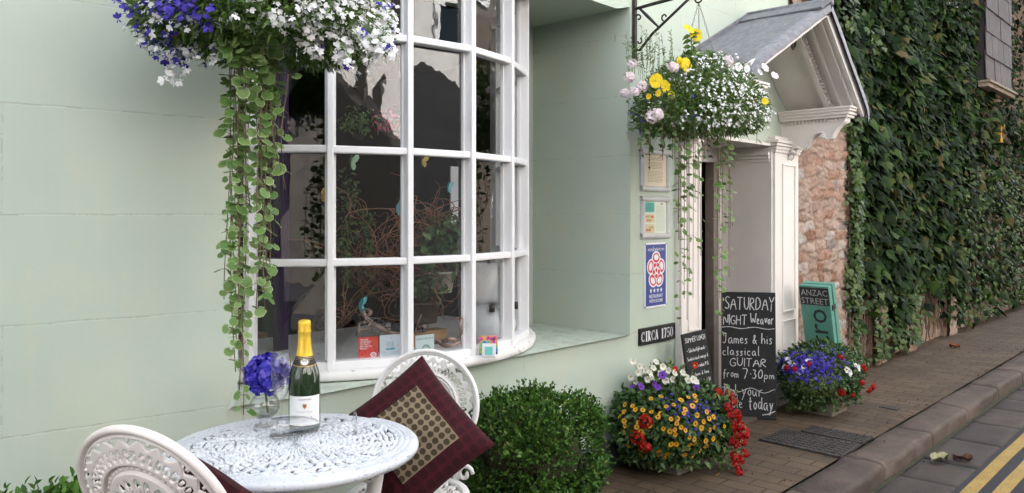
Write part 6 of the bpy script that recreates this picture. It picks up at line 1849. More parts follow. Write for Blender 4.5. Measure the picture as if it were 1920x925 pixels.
# ------------------------------------------------------------------ signs on the wall
def wall_M(px, py, lift=.0):
    p = on_y(px, py, YF - lift); return p
def wframe(x0, z0, lift): return Matrix(((1, 0, 0, x0), (0, 0, -1, YF - lift), (0, 1, 0, z0), (0, 0, 0, 1)))
M_SILVER = noisy('silver_snap_frame', (.55, .55, .55), (.66, .66, .66), 8, .4, 0, metal=.3)
M_PAPER1 = noisy('cream_paper', (.72, .62, .47), (.76, .67, .53), 5, .8, 0)
M_PAPER2 = noisy('pale_green_paper', (.66, .72, .60), (.70, .76, .65), 5, .8, 0)
M_TXT = mat('menu_text', (.34, .30, .25), .8)
def menu_frame(label, pA, pB, paper, second):
    a = wall_M(*pA); b = wall_M(*pB); w, h = b.x - a.x, a.z - b.z
    t = thing('menu_frame', label, 'frame', (a.x, YF, b.z)); Mw = wframe(a.x, b.z, .0)
    mb = MB(); e = .034
    for (x0, x1, y0, y1) in ((0, w, 0, e), (0, w, h - e, h), (0, e, e, h - e), (w - e, w, e, h - e)):
        vertical = (x1 - x0) < (y1 - y0)
        L_ = (y1 - y0) if vertical else (x1 - x0); n = 10
        prof = [(-.5, 0), (-.5, .008), (-.36, .015), (-.12, .019), (.12, .019), (.36, .015), (.5, .008), (.5, 0)]
        vs = []
        for q in (0, L_):
            for (s, zz) in prof:
                c_ = s * e
                vs.append(((x0 + x1) / 2 + c_, y0 + q, zz) if vertical else (x0 + q, (y0 + y1) / 2 + c_, zz))
        n = len(prof); fs = [(i, i + 1, n + i + 1, n + i) for i in range(n - 1)] + [tuple(range(n)), tuple(range(n, 2 * n))]
        mb.add(vs, fs, 0, True, Mw)
    child(t, mb, 'frame', M_SILVER)
    mb = MB(); mb.bx(e, w - e, e, h - e, .001, .006); mb.v[-1] = mb.v[-1] @ np.array(Mw)[:3, :3].T + np.array(Mw)[:3, 3]; child(t, mb, 'paper', paper)
    mb = MB(); Mt = Mw @ Matrix.Translation((0, 0, .0075)); iw, ih = w - 2 * e, h - 2 * e
    def R_(x0, x1, y0, y1, mi=0): mb.add([(e + x0 * iw, e + y0 * ih, 0), (e + x1 * iw, e + y0 * ih, 0), (e + x1 * iw, e + y1 * ih, 0), (e + x0 * iw, e + y1 * ih, 0)], [(0, 1, 2, 3)], mi, False, Mt)
    if not second:
        for i in range(17):
            y = .88 - i * .047
            if i in (2, 8): continue
            x = .14
            while x < .80:
                l = rnd.uniform(.04, .14); R_(x, min(x + l, .84), y, y + .016); x += l + .03
        child(t, mb, 'menu_lettering', M_TXT)
    else:
        R_(.02, .45, .66, .98, 1)
        for i in range(6): R_(.08, .38, .70 + i * .04, .712 + i * .04, 0)
        for j, yb in enumerate((.34, .02)):
            R_(.02, .45, yb, yb + .26, 2)
            for q in range(7):
                cx, cy, rr = rnd.uniform(.08, .38), rnd.uniform(yb + .05, yb + .2), rnd.uniform(.03, .06)
                pl = [(e + (cx + rr * math.cos(z)) * iw, e + (cy + rr * .7 * math.sin(z)) * ih, .0004 + q * .0001) for z in [PI / 5 * z for z in range(10)]]
                mb.add(pl, [tuple(range(10))], 3 + q % 2, False, Mt)
        R_(.74, .84, .90, .96, 0)
        for i in range(20):
            y = .84 - i * .040; x = .52
            while x < .88:
                l = rnd.uniform(.03, .1); R_(x, min(x + l, .94), y, y + .012, 5); x += l + .02
        child(t, mb, 'menu_print', [M_TXT, mat('teal_ink', (.13, .48, .42), .7), mat('photo_ground', (.66, .52, .36), .7), mat('photo_red', (.55, .12, .07), .7), mat('photo_green', (.36, .42, .16), .7), mat('faint_text', (.45, .52, .42), .7)])
    return t
menu_frame('silver framed cream menu sheet, upper of the two wall frames', (1200, 277), (1253, 361), M_PAPER1, False)
menu_frame('silver framed leaflet with teal block and food pictures, lower of the two wall frames', (1200, 367), (1253, 447), M_PAPER2, True)
# rose award plaque
a = wall_M(1207, 456); b = wall_M(1248, 573); w, h = b.x - a.x, a.z - b.z
aw = thing('award_plaque', 'blue enamel award plaque with a red and white rose above the house name', 'plaque', (a.x, YF, b.z)); Mw = wframe(a.x, b.z, .001)
def rrect(w, h, r, n=5):
    o = []
    for (cx, cy, a0) in ((w - r, h - r, 0), (r, h - r, 90), (r, r, 180), (w - r, r, 270)):
        for i in range(n + 1): o.append((cx + r * math.cos(R(a0 + 90 * i / n)), cy + r * math.sin(R(a0 + 90 * i / n))))
    return o
M_ENW = mat('white_enamel', (.78, .79, .82), .3); M_ENB = mat('blue_enamel', (.035, .06, .27), .3); M_ENR = mat('red_enamel', (.60, .03, .06), .35)
mb = MB(); mb.prism(rrect(w, h, .014), 0, .006, Mw, 0); mb.prism([(x * (w - .020) / w + .010, y * (h - .022) / h + .011) for x, y in rrect(w, h, .010)], .006, .0068, Mw, 1)
child(aw, mb, 'plate', [M_ENW, M_ENB])
mb = MB(); Mt = Mw @ Matrix.Translation((w / 2, h * .575, .0078))
s = w * .40; sy = 1.22
def disc(mb, x, y, rx, ry, z, mi, rot=0, n=18): mb.add([(x + rx * math.cos(q) * math.cos(rot) - ry * math.sin(q) * math.sin(rot), y + rx * math.cos(q) * math.sin(rot) + ry * math.sin(q) * math.cos(rot), z) for q in [2 * PI * i / n for i in range(n)]], [tuple(range(n))], mi, False, Mt)
for i in range(5):
    q = PI / 2 + i * 2 * PI / 5; disc(mb, .62 * s * math.cos(q), .62 * s * sy * math.sin(q), .50 * s, .40 * s * 1.1, 0, 0, q + PI / 2)
disc(mb, 0, 0, .75 * s, .75 * s * sy, .0001, 0)
for i in range(5):
    q = PI / 2 + i * 2 * PI / 5; disc(mb, .62 * s * math.cos(q), .62 * s * sy * math.sin(q), .40 * s, .30 * s * 1.1, .0004, 1, q + PI / 2)
for i in range(5):
    q = PI / 2 + i * 2 * PI / 5; disc(mb, .66 * s * math.cos(q), .66 * s * sy * math.sin(q), .27 * s, .17 * s * 1.1, .0008, 0, q + PI / 2)
    q += PI / 5; disc(mb, .52 * s * math.cos(q), .52 * s * sy * math.sin(q), .06 * s, .16 * s, .0009, 0, q + PI / 2)
for i in range(5):
    q = -PI / 2 + i * 2 * PI / 5; disc(mb, .31 * s * math.cos(q), .31 * s * sy * math.sin(q), .22 * s, .19 * s, .0012, 0, q + PI / 2)
    disc(mb, .31 * s * math.cos(q), .31 * s * sy * math.sin(q), .16 * s, .13 * s, .0015, 1, q + PI / 2)
disc(mb, 0, 0, .17 * s, .19 * s, .0018, 0); disc(mb, 0, 0, .11 * s, .13 * s, .0021, 1)
child(aw, mb, 'rose_emblem', [M_ENW, M_ENR])
mb = MB(); Mt = Mw @ Matrix.Translation((w / 2, 0, .0078))
text_mb(mb, 'enjoyEngland.com', Mt @ Matrix.Translation((0, h * .875, 0)), .022, w * .74, align='C')
for i in range(4):
    cx, cy, rr = (i - 1.5) * w * .155, h * .262, w * .062
    mb.add([(cx + rr * (1 if j % 2 == 0 else .42) * math.cos(PI / 2 + j * PI / 5), cy + rr * 1.15 * (1 if j % 2 == 0 else .42) * math.sin(PI / 2 + j * PI / 5), 0) for j in range(10)], [tuple(range(10))], 0, False, Mt)
text_mb(mb, 'RESTAURANT', Mt @ Matrix.Translation((0, h * .150, 0)), .021, w * .62, align='C', bold=.012); text_mb(mb, 'WITH ROOMS', Mt @ Matrix.Translation((0, h * .075, 0)), .021, w * .62, align='C', bold=.012)
child(aw, mb, 'plaque_lettering', M_ENW)
mb = MB()
for (x, y) in ((.008, .010), (w - .008, .010), (.008, h - .010), (w - .008, h - .010)): mb.lathe([(.0045, 0), (.004, .0018), (0, .0022)], 10, (Mw @ Vector((x, y, .006)))[:], Matrix.Rotation(PI / 2, 3, 'X'))
child(aw, mb, 'screws', M_IRON)
# house name
a = wall_M(1196, 617); b = wall_M(1263, 636); z1 = wall_M(1196, 617).z; z0 = wall_M(1197, 649).z; w = b.x - a.x; h = z1 - z0
hs = thing('house_sign', 'black cast house sign reading Circa 1750 in white serif letters', 'sign', (a.x, YF, z0)); Mw = wframe(a.x, z0, .001)
M_BLK = mat('black_sign_paint', (.012, .012, .013), .35)
mb = MB(); mb.prism(rrect(w, h, .006, 2), 0, .010, Mw)
for (x0, x1, y0, y1) in ((.004, w - .004, .004, .011), (.004, w - .004, h - .011, h - .004), (.004, .011, .011, h - .011), (w - .011, w - .004, .011, h - .011)): mb.bx(x0, x1, y0, y1, .010, .0135); mb.v[-1] = mb.v[-1] @ np.array(Mw)[:3, :3].T + np.array(Mw)[:3, 3]
child(hs, mb, 'sign_plate', M_BLK)
mb = MB(); Mt = Mw @ Matrix.Translation((0, 0, .0125))
def serif(ch, x, y, hh, ww):
    th, tn = .20 * hh, .09 * hh
    def bar(x0, x1, y0, y1): mb.add([(x + x0 * ww, y + y0 * hh, 0), (x + x1 * ww, y + y0 * hh, 0), (x + x1 * ww, y + y1 * hh, 0), (x + x0 * ww, y + y1 * hh, 0)], [(0, 1, 2, 3)], 0, False, Mt)
    def arc(cx, cy, rx, ry, a0, a1, t0, t1, n=16):
        vs = []; 
        for i in range(n + 1):
            q = R(a0 + (a1 - a0) * i / n); e = abs(math.cos(q)); t = (tn + (th - tn) * e) / hh * .5
            vs += [(x + (cx + (rx + t * hh / ww * .6) * math.cos(q)) * ww, y + (cy + (ry + t * .35) * math.sin(q)) * hh, 0), (x + (cx + (rx - t * hh / ww * .6) * math.cos(q)) * ww, y + (cy + (ry - t * .35) * math.sin(q)) * hh, 0)]
        mb.add(vs, [(2 * i, 2 * i + 2, 2 * i + 3, 2 * i + 1) for i in range(n)], 0, False, Mt)
    def diag(p0, p1, t):
        d = t / 2; mb.add([(x + p0[0] * ww - d, y + p0[1] * hh, 0), (x + p0[0] * ww + d, y + p0[1] * hh, 0), (x + p1[0] * ww + d, y + p1[1] * hh, 0), (x + p1[0] * ww - d, y + p1[1] * hh, 0)], [(0, 1, 2, 3)], 0, False, Mt)
    s = th / ww
    if ch == 'C': arc(.52, .5, .40, .46, 42, 318, 0, 0); bar(.80, .90, .68, .98); bar(.80, .90, .04, .26)
    elif ch == 'I': bar(.5 - s / 2, .5 + s / 2, .04, .96); bar(.18, .82, 0, .06); bar(.18, .82, .94, 1)
    elif ch == '1': bar(.5 - s / 2, .5 + s / 2, .04, 1); bar(.2, .8, 0, .06); diag((.28, .80), (.46, .98), .09 * hh)
    elif ch == 'R': bar(.18, .18 + s, .04, .96); bar(.04, .52, 0, .06); bar(.04, .5, .94, 1); arc(.45, .74, .30, .23, -90, 90, 0, 0); diag((.50, .5), (.84, .03), th * .9); bar(.70, 1, 0, .05)
    elif ch == 'A': diag((.14, .02), (.5, 1), tn); diag((.84, .02), (.52, 1), th); bar(.28, .74, .30, .37); bar(0, .32, 0, .06); bar(.62, 1.02, 0, .06)
    elif ch == '7': bar(.08, .90, .90, 1); bar(.08, .15, .74, .9); diag((.42, 0), (.80, .92), th * .85)
    elif ch == '5': bar(.22, .86, .90, 1); bar(.22, .30, .52, .92); arc(.46, .31, .34, .28, 140, -150, 0, 0)
    elif ch == '0': arc(.5, .5, .36, .46, 0, 360, 0, 0, 28)
xx = .016; hh = h * .60; yy = h * .20; cw = (w - .032) / 10.1
for ch, adv in (('C', 1.05), ('I', .8), ('R', 1.15), ('C', 1.05), ('A', 1.15), (' ', .7), ('1', .85), ('7', 1.0), ('5', 1.0), ('0', 1.0)):
    if ch != ' ': serif(ch, xx, yy, hh, cw * .98)
    xx += cw * adv
child(hs, mb, 'sign_lettering', M_ENW)
# ------------------------------------------------------------------ behind the glass
M_TWIG = noisy('twisted_hazel', (.17, .065, .035), (.30, .14, .08), 25, .7, .2, 90)
M_DRIFT = noisy('driftwood', (.22, .15, .12), (.36, .26, .22), 14, .8, .4, 70)
SH = .7665
def wind(p0, d0, L, seg, curl, r0, mb, mi=0, seed=0):
    p = Vector(p0); d = Vector(d0).normalized(); pts = [p.copy()]
    ax = Vector((rnd.gauss(0, 1), rnd.gauss(0, 1), rnd.gauss(0, 1))).normalized()
    for i in range(seg):
        ax = (ax + Vector((rnd.gauss(0, .5), rnd.gauss(0, .5), rnd.gauss(0, .5)))).normalized()
        d = (Matrix.Rotation(curl * rnd.uniform(.3, 1.2), 3, ax) @ d + Vector((0, 0, .03))).normalized()
        q = p + d * (L / seg)
        if math.hypot(q.x - BC[0], q.y - BC[1]) > .90 and q.y < BC[1]:      # stays behind the glass
            d = (Vector((BC[0], BC[1] + .3, q.z)) - p).normalized(); q = p + d * (L / seg)
        p = q; pts.append(p.copy())
    mb.tube(pts, [r0 * (1 - .75 * i / seg) for i in range(seg + 1)], 5, mi, False)
    return pts
tw0 = on_d(763, 470, 3.95)
tw = thing('twig_arrangement', 'tangle of twisted reddish brown twigs standing behind the middle panes', 'twigs', (tw0.x, tw0.y, SH))
mb = MB(); mb.lathe([(0, 0), (.07, 0), (.085, .02), (.075, .12), (.05, .20), (.055, .23), (.045, .23), (0, .10)], 24, (tw0.x, tw0.y, SH)); child(tw, mb, 'vase', M_DARK)
mb = MB()
for i in range(60):
    a = rnd.uniform(0, 6.28); t = rnd.uniform(.1, .75)
    pts = wind((tw0.x + .03 * math.cos(a), tw0.y + .03 * math.sin(a), SH + .18 + rnd.uniform(0, .2)), (math.cos(a) * t, math.sin(a) * t * .6, 1), rnd.uniform(.45, 1.0), 18, .55, .0055, mb)
    for k in range(4):
        q = pts[rnd.randrange(6, 17)]; wind(q, (rnd.gauss(0, 1), rnd.gauss(0, .6), rnd.gauss(.3, .6)), rnd.uniform(.12, .35), 12, .75, .0029, mb)
child(tw, mb, 'twigs', M_TWIG)
def strand(p0, p1, n, leaf, m, mb, proto=P_HERB):
    P = np.array([Vector(p0).lerp(Vector(p1), i / n)[:] for i in range(n)]) + nrnd.normal(0, .012, (n, 3))
    mb.stamp(proto, rand_mats(P, np.tile([-.3, -.8, .3], (n, 1)), nrnd.uniform(.6, 1.2, n) * leaf, tilt=.5))
iv = thing('hanging_plant', 'trailing green plant hanging inside the window left of the twigs', 'plant', on_d(660, 330, 3.75))
mb = MB()
for (px, y0, y1) in ((650, 320, 470), (657, 330, 540), (640, 350, 480), (685, 390, 470), (690, 400, 475), (668, 340, 460), (648, 470, 545), (690, 400, 560)): strand(on_d(px, y0, 3.75), on_d(px + rnd.uniform(-6, 6), y1, 3.75), 46, .030, M_HERB, mb)
child(iv, mb, 'leaves', M_IVYLT)
def butterfly(label, p, col, col2, s, yaw=0):
    t = thing('butterfly_ornament', label, 'ornament', p)
    M0 = Matrix.Translation((0, 0, 0)) @ Matrix.Rotation(yaw, 4, 'Z')
    m = noisy('butterfly_wing_%d' % rnd.randrange(999), col, col2, 60, .6, 0, obj=True)
    wing = [(0, 0), (.18, .30), (.50, .62), (.80, .70), (.86, .42), (.70, .12), (.48, -.02), (.60, -.25), (.52, -.55), (.32, -.62), (.10, -.25)]
    for sgn in (1, -1):
        mb = MB(); ang = .75
        vs = [(sgn * x * s * math.cos(ang), -x * s * math.sin(ang), y * s) for x, y in wing]; n = len(wing)
        mb.add(vs, [(0, i, i + 1) if sgn > 0 else (0, i + 1, i) for i in range(1, n - 1)], 0, False, M0)
        o = mb.build('wing', m); o.parent = t
    mb = MB(); mb.tube([(0, 0, -.35 * s), (0, -.02 * s, 0), (0, 0, .3 * s)], [.02 * s, .06 * s, .03 * s], 6)
    for sg in (-1, 1): mb.tube([(0, 0, .3 * s), (sg * .12 * s, -.05 * s, .55 * s)], .008 * s, 4)
    o = mb.build('body', M_INK); o.parent = t
    return t
butterfly('turquoise butterfly ornament clipped among the twigs behind the middle pane', on_d(742, 390, 3.55), (.20, .52, .62), (.30, .66, .74), .055, .9)
butterfly('teal butterfly ornament perched on the twisted driftwood in the bottom pane', on_d(672, 573, 3.46), (.05, .36, .42), (.10, .48, .52), .052, .7)
butterfly('yellow butterfly ornament near the top of the twigs', on_d(790, 303, 3.6), (.55, .40, .06), (.65, .5, .12), .042, .3)
butterfly('orange butterfly ornament at the left end of a twig', on_d(601, 366, 3.55), (.50, .30, .07), (.60, .40, .10), .05, 1.3)
butterfly('pale green butterfly ornament hanging at the top of the third row', on_d(655, 305, 3.6), (.22, .40, .22), (.35, .52, .32), .055, .5)
butterfly('small blue butterfly ornament on the right of the twigs', on_d(838, 352, 3.62), (.12, .38, .42), (.20, .50, .52), .040, .4)
dr = thing('driftwood', 'curled twisted driftwood branch on the display shelf behind the red sticker', 'driftwood', on_d(700, 640, 3.5))
mb = MB()
def pl3(lst, d, r, mb):
    q = [(a, b) for a, b in lst]; q = smooth_pl(q, 2); pts = [on_d(a, b, d + .03 * math.sin(i * .5)) for i, (a, b) in enumerate(q)]; mb.tube(pts, [r * (1 - .4 * i / len(pts)) for i in range(len(pts))], 7)
pl3([(752, 628), (730, 625), (712, 614), (698, 606), (690, 600), (684, 592), (681, 584), (688, 580), (697, 586), (690, 592), (676, 590)], 3.46, .011, mb)
pl3([(698, 606), (690, 618), (676, 618), (669, 622), (668, 630)], 3.45, .008, mb); pl3([(684, 605), (672, 606), (674, 622), (673, 635)], 3.45, .007, mb); pl3([(690, 603), (700, 600), (690, 612)], 3.45, .007, mb)
child(dr, mb, 'branch', M_DRIFT)
dr = thing('driftwood', 'pale gnarled driftwood piece lying in the pane above the certificate', 'driftwood', on_d(840, 645, 3.62))
mb = MB(); pl3([(815, 640), (832, 642), (845, 634), (856, 640), (866, 628), (862, 610), (868, 596), (858, 598)], 3.62, .011, mb); pl3([(822, 640), (832, 650), (850, 648), (862, 642)], 3.60, .010, mb); pl3([(788, 622), (786, 612), (797, 612), (796, 622), (782, 622)], 3.60, .009, mb); pl3([(778, 625), (784, 605), (790, 590)], 3.6, .004, mb)
child(dr, mb, 'branch', M_DRIFT)
# pots, plants, lamp, pictures
def pot_plant(label, px, py, d, r, h, potm, lm, n, spread, leaf, zoff=0):
    b = on_d(px, py, d); t = thing('potted_plant', label, 'plant', (b.x, b.y, b.z))
    mb = MB(); mb.lathe([(0, 0), (r * .75, 0), (r, h), (r * 1.05, h), (r * 1.05, h * .9), (r * .9, h * .96), (0, h * .92)], 24, b); child(t, mb, 'pot', potm)
    mb = MB(); P, D = ellipsoid_pts(n, b + Vector((0, 0, h + spread * .6)), (spread, spread, spread * .9), (.3, 1), -.7)
    mb.stamp(P_HERB, rand_mats(P, D + np.array([0, -.4, .5]), nrnd.uniform(.6, 1.2, len(P)) * leaf, tilt=.6)); child(t, mb, 'leaves', lm); return t
pot_plant('leafy plant in a cream pot behind the lower right pane', 825, 548, 3.85, .075, .10, mat('cream_pot', (.62, .56, .46), .5), M_HERB, 240, .16, .06)
pot_plant('round green plant in the pane below the twigs', 838, 490, 3.85, .06, .05, M_DARK, M_IVYLT, 420, .13, .035)
pot_plant('dark fern growing in a brown wicker basket beside the white pot', 795, 605, 3.8, .08, .10, noisy('wicker', (.05, .026, .012), (.09, .05, .025), 40, .8, .6, 120), M_IVYLT, 420, .12, .035)
pot_plant('pink flowering plant at the top of the middle pane', 735, 262, 3.75, .03, .02, M_DARK, petal('pink_petal', [(0, (.45, .05, .14)), (1, (.60, .12, .22))]), 70, .09, .035)
pot_plant('pale leaved plant at the left of the middle pane', 672, 262, 3.8, .03, .02, M_DARK, M_GLECH, 150, .10, .03)
lb = on_z(917, 640, SH)
lb = on_d(918, 640, 4.02); lb.z = SH
lp = thing('ceramic_lamp', 'white bulbous ceramic jar behind the narrow right pane', 'jar', lb)
mb = MB(); mb.lathe([(0, 0), (.10, 0), (.125, .04), (.135, .10), (.11, .165), (.085, .19), (.09, .20), (.108, .205), (.112, .23), (.112, .39), (.106, .395), (0, .395)], 40, (0, 0, 0)); o = mb.build('jar_body', mat('white_glaze', (.66, .68, .70), .12)); o.parent = lp
mb = MB()
for a in (R(-130), R(-50)): mb.tube([(.10 * math.cos(a), .10 * math.sin(a), .185), (.135 * math.cos(a), .135 * math.sin(a), .19), (.13 * math.cos(a), .13 * math.sin(a), .165)], .014, 8)
o = mb.build('handles', M_IRON); o.parent = lp
M_RAIN = mat('rainbow_print', (.5, .5, .5), .4)
tc = nd(M_RAIN, 'ShaderNodeTexCoord').outputs['Object']; f = noise_n(M_RAIN, tc, 22, 2)
lk(M_RAIN, ramp(M_RAIN, f, [(.30, (.01, .01, .01)), (.40, (.45, .02, .25)), (.47, (.55, .30, .02)), (.53, (.04, .40, .10)), (.6, (.02, .10, .50)), (.7, (.01, .01, .02))]), bsdf(M_RAIN).inputs['Base Color'])
p0 = on_d(897, 660, 3.62); p0.z = SH
t = thing('postcard', 'postcard with a dark rainbow coloured print leaning in the right pane', 'postcard', p0)
mb = MB(); mb.box((.045, 0, .045), (.085, .002, .085), Matrix.Rotation(R(-12), 3, 'X')); o = mb.build('card', M_RAIN); o.parent = t; t.rotation_euler = (0, 0, R(-38))
p0 = on_d(904, 662, 3.56); p0.z = SH
t = thing('photo_frame', 'tiny silver photo frame with a turquoise picture in the right pane', 'frame', p0); t.rotation_euler = (0, 0, R(-50))
mb = MB(); mb.box((.03, 0, .032), (.062, .012, .062), Matrix.Rotation(R(-12), 3, 'X'), 0, .003); o = mb.build('frame', M_SILVER); o.parent = t
mb = MB(); mb.box((.03, -.0075, .032), (.034, .002, .036), Matrix.Rotation(R(-12), 3, 'X')); o = mb.build('picture', mat('turquoise_picture', (.12, .48, .46), .4)); o.parent = t
# curtain, wooden table, shelf edge
cu = thing('curtain', 'purple curtain hanging behind the left panes', 'curtain', on_d(530, 450, 3.75))
a = on_d(512, 300, 3.72); b = on_d(541, 300, 3.78)
mb = MB(); vs = []; fs = []; N = 24
for i in range(N + 1):
    q = a.lerp(b, i / N); off = .018 * math.sin(i * 1.6)
    for z in (SH - .02, 2.2): vs.append((q.x + off * .4, q.y + off, z))
for i in range(N): fs.append((2 * i, 2 * i + 2, 2 * i + 3, 2 * i + 1))
mb.add(vs, fs, 0, True); child(cu, mb, 'cloth', noisy('purple_cloth', (.09, .028, .14), (.13, .045, .20), 5, .9, 0))
wt = thing('wooden_table', 'brown wooden table inside the room seen through the lower left panes', 'table', (1.75, 4.6, 0))
mb = MB(); mb.bx(1.0, 2.35, 4.05, 5.2, .70, .745, 0, .006); child(wt, mb, 'table_top', noisy('polished_wood', (.16, .075, .035), (.28, .15, .08), 3, .35, .1, 30, sc=(1, 9, 9)))
for x in (1.07, 2.28):
    for y in (4.12, 5.13):
        mb = MB(); mb.bx(x - .03, x + .03, y - .03, y + .03, 0, .70); child(wt, mb, 'leg', MATS['polished_wood'])
bx = thing('display_box', 'low wooden box on the display shelf behind the twisted driftwood', 'box', (2.75, 3.45, SH))
mb = MB(); c0 = on_d(812, 650, 3.75); mb.bx(c0.x - .22, c0.x + .2, c0.y + .12, c0.y + .2, SH + .001, SH + .07, 0, .003); child(bx, mb, 'box_body', noisy('box_wood', (.30, .17, .08), (.42, .26, .13), 5, .5, .1, 40, sc=(1, 8, 8)))
bk_ = thing('blind', 'pale narrow blind hanging behind the third pane column', 'blind', on_d(850, 400, 4.1))
a = on_d(846, 312, 4.1); mb = MB(); mb.bx(a.x, a.x + .05, a.y, a.y + .01, on_d(850, 450, 4.1).z, a.z); child(bk_, mb, 'slat', mat('pale_blind', (.55, .56, .56), .7))
# stickers inside the panes
def sticker(label, kcol, px0, px1, py0, py1, m, fn, mats):
    r = BR - .058; a0 = bp(kcol, r); a1 = bp(kcol + 1, r); d = (a1 - a0).normalized(); n = Vector((d.y, -d.x, 0))
    def hit(px, py):
        rr = ray(px, py); tt = (a0 - O_).dot(n) / rr.dot(n); return O_ + rr * tt
    p0 = hit(px0, py1); p1 = hit(px1, py1); p2 = hit(px0, py0); w = (p1 - p0).dot(d); h = p2.z - p0.z
    M = frame(p0, d, (0, 0, 1)); t = thing('window_sticker', label, 'sticker', p0)
    mb = MB(); mb.bx(0, w, 0, h, -.0006, 0); mb.v[-1] = mb.v[-1] @ np.array(M)[:3, :3].T + np.array(M)[:3, 3]; child(t, mb, 'sheet', m)
    mb = MB(); fn(mb, M @ Matrix.Translation((0, 0, .0008)), w, h); child(t, mb, 'print', mats)
M_RED = mat('red_sticker', (.66, .035, .025), .5); M_PALE = mat('pale_blue_sticker', (.62, .70, .76), .5); M_MINT = mat('mint_sticker', (.58, .70, .70), .5)
def f1(mb, M, w, h):
    for i, s in enumerate(('WE ARE', 'LICENSED', 'TO PLAY', 'RECORDED', 'MUSIC.')): text_mb(mb, s, M @ Matrix.Translation((w * .08, h * (.84 - i * .10), 0)), h * .075, w * (.42, .56, .48, .62, .40)[i], bold=.02)
    text_mb(mb, 'ppl uk', M @ Matrix.Translation((w * .08, h * .09, 0)), h * .03, w * .22)
    q = lambda cx, cy, rx, ry, z, mi: mb.add([(cx + rx * math.cos(t), cy + ry * math.sin(t), z) for t in [PI / 10 * i for i in range(20)]], [tuple(range(20))], mi, False, M)
    q(w * .76, h * .17, w * .16, h * .12, 0, 0); q(w * .77, h * .16, w * .11, h * .075, .0003, 1)
    hand(mb, 'm', M @ Matrix.Translation((0, 0, .0006)), w * .70, h * .13, h * .11, w * .15, w * .028)
sticker('square red music licence sticker low in the second pane', 1, 672, 709, 633, 674, M_RED, f1, [M_ENW, M_RED])
def f2(mb, M, w, h):
    hull = [(.25, .44), (.74, .46), (.68, .37), (.32, .36)]; mb.add([(x * w, y * h, 0) for x, y in hull], [(0, 1, 2, 3)], 0, False, M)
    for x in (.36, .48, .60): mb.add([((x - .05) * w, .5 * h, 0), ((x + .06) * w, .5 * h, 0), ((x + .05) * w, .74 * h, 0), ((x - .03) * w, .72 * h, 0)], [(0, 1, 2, 3)], 1, False, M)
    for i, y in enumerate((.27, .20, .12, .07)): text_mb(mb, ('member of the association', 'Restaurants and Hotels', 'of the river and coast', 'since 1988')[i], M @ Matrix.Translation((w * .5, h * y, 0)), h * .035, w * (.84, .78, .6, .3)[i], 2, align='C')
    mb.add([(w * .82, h * .55, 0), (w * .88, h * .57, 0), (w * .85, h * .52, 0)], [(0, 1, 2)], 3, False, M); text_mb(mb, 'TB', M @ Matrix.Translation((w * .5, h * .84, 0)), h * .07, w * .12, 2, align='C')
sticker('pale blue sticker with a sailing ship next to the red one', 1, 712, 752, 629, 674, M_PALE, f2, [mat('ship_blue', (.12, .38, .52), .6), mat('sail_grey', (.45, .56, .62), .6), M_GREYINK, M_REDINK])
def f3(mb, M, w, h):
    text_mb(mb, 'Certificate of Excellence', M @ Matrix.Translation((w * .5, h * .82, 0)), h * .07, w * .9, 0, align='C')
    ring = lambda r0, r1, mi: mb.add([(w * .55 + rr * w * math.cos(t), h * .36 + rr * w * 1.1 * math.sin(t), 0) for t in [PI / 12 * i for i in range(24)] for rr in (r0, r1)], [(2 * i, 2 * i + 1, (2 * i + 3) % 48, (2 * i + 2) % 48) for i in range(24)], mi, False, M)
    ring(.20, .235, 1); ring(.15, .165, 1); text_mb(mb, 'oo', M @ Matrix.Translation((w * .55, h * .33, 0)), h * .07, w * .16, 0, align='C')
    for i in range(9): mb.add([(w * (.10 + .10 * i), h * .06, 0), (w * (.17 + .10 * i), h * (.03 + .04 * (i % 2)), 0), (w * (.15 + .10 * i), h * .15, 0)], [(0, 1, 2)], 1, False, M)
sticker('mint certificate sticker with a green ring low in the third pane', 2, 779, 814, 630, 676, M_MINT, f3, [M_INK, mat('laurel_green', (.06, .26, .14), .6)])
# ------------------------------------------------------------------ on the ground
M_GRATE = noisy('cast_iron_cover', (.022, .018, .017), (.05, .042, .038), 18, .7, .5, 120)
def cover(label, q, nx, ny):
    P = [on_z(px, py, .012) for px, py in q]; c = sum(P, Vector()) / 4
    t = thing('drain_cover', label, 'drain cover', (c.x, c.y, 0))
    mb = MB(); 
    mb.add([(p.x, p.y, .0095) for p in P] , [(0, 1, 2, 3)])
    def at(u, v): return P[0].lerp(P[1], u).lerp(P[3].lerp(P[2], u), v)
    for i in range(nx):
        for j in range(ny):
            u0, u1, v0, v1 = (i + .12) / nx, (i + .88) / nx, (j + .15) / ny, (j + .85) / ny
            a = [at(u0, v0), at(u1, v0), at(u1, v1), at(u0, v1)]
            mb.add([(p.x, p.y, .0095) for p in a] + [(p.x * .96 + sum(z.x for z in a) / 4 * .04, p.y * .96 + sum(z.y for z in a) / 4 * .04, .0145) for p in a], [(4, 5, 6, 7), (0, 1, 5, 4), (1, 2, 6, 5), (2, 3, 7, 6), (3, 0, 4, 7)])
    child(t, mb, 'cover_plate', M_GRATE)
    mb = MB()
    for i in range(4):
        a, b = P[i], P[(i + 1) % 4]; d = (b - a).normalized(); m_ = (a + b) / 2
        mb.box((m_.x, m_.y, .009), ((b - a).length + .012, .014, .014), Matrix.Rotation(math.atan2(d.y, d.x), 3, 'Z'))
    child(t, mb, 'cover_frame', M_GRATE)
cover('larger cast iron cover in the brick paving below the big chalkboard', ((1426, 824), (1575, 857), (1612, 833), (1468, 806)), 12, 7)
cover('smaller cast iron cover behind the larger one in the paving', ((1505, 808), (1615, 831), (1634, 820), (1522, 799)), 9, 4)
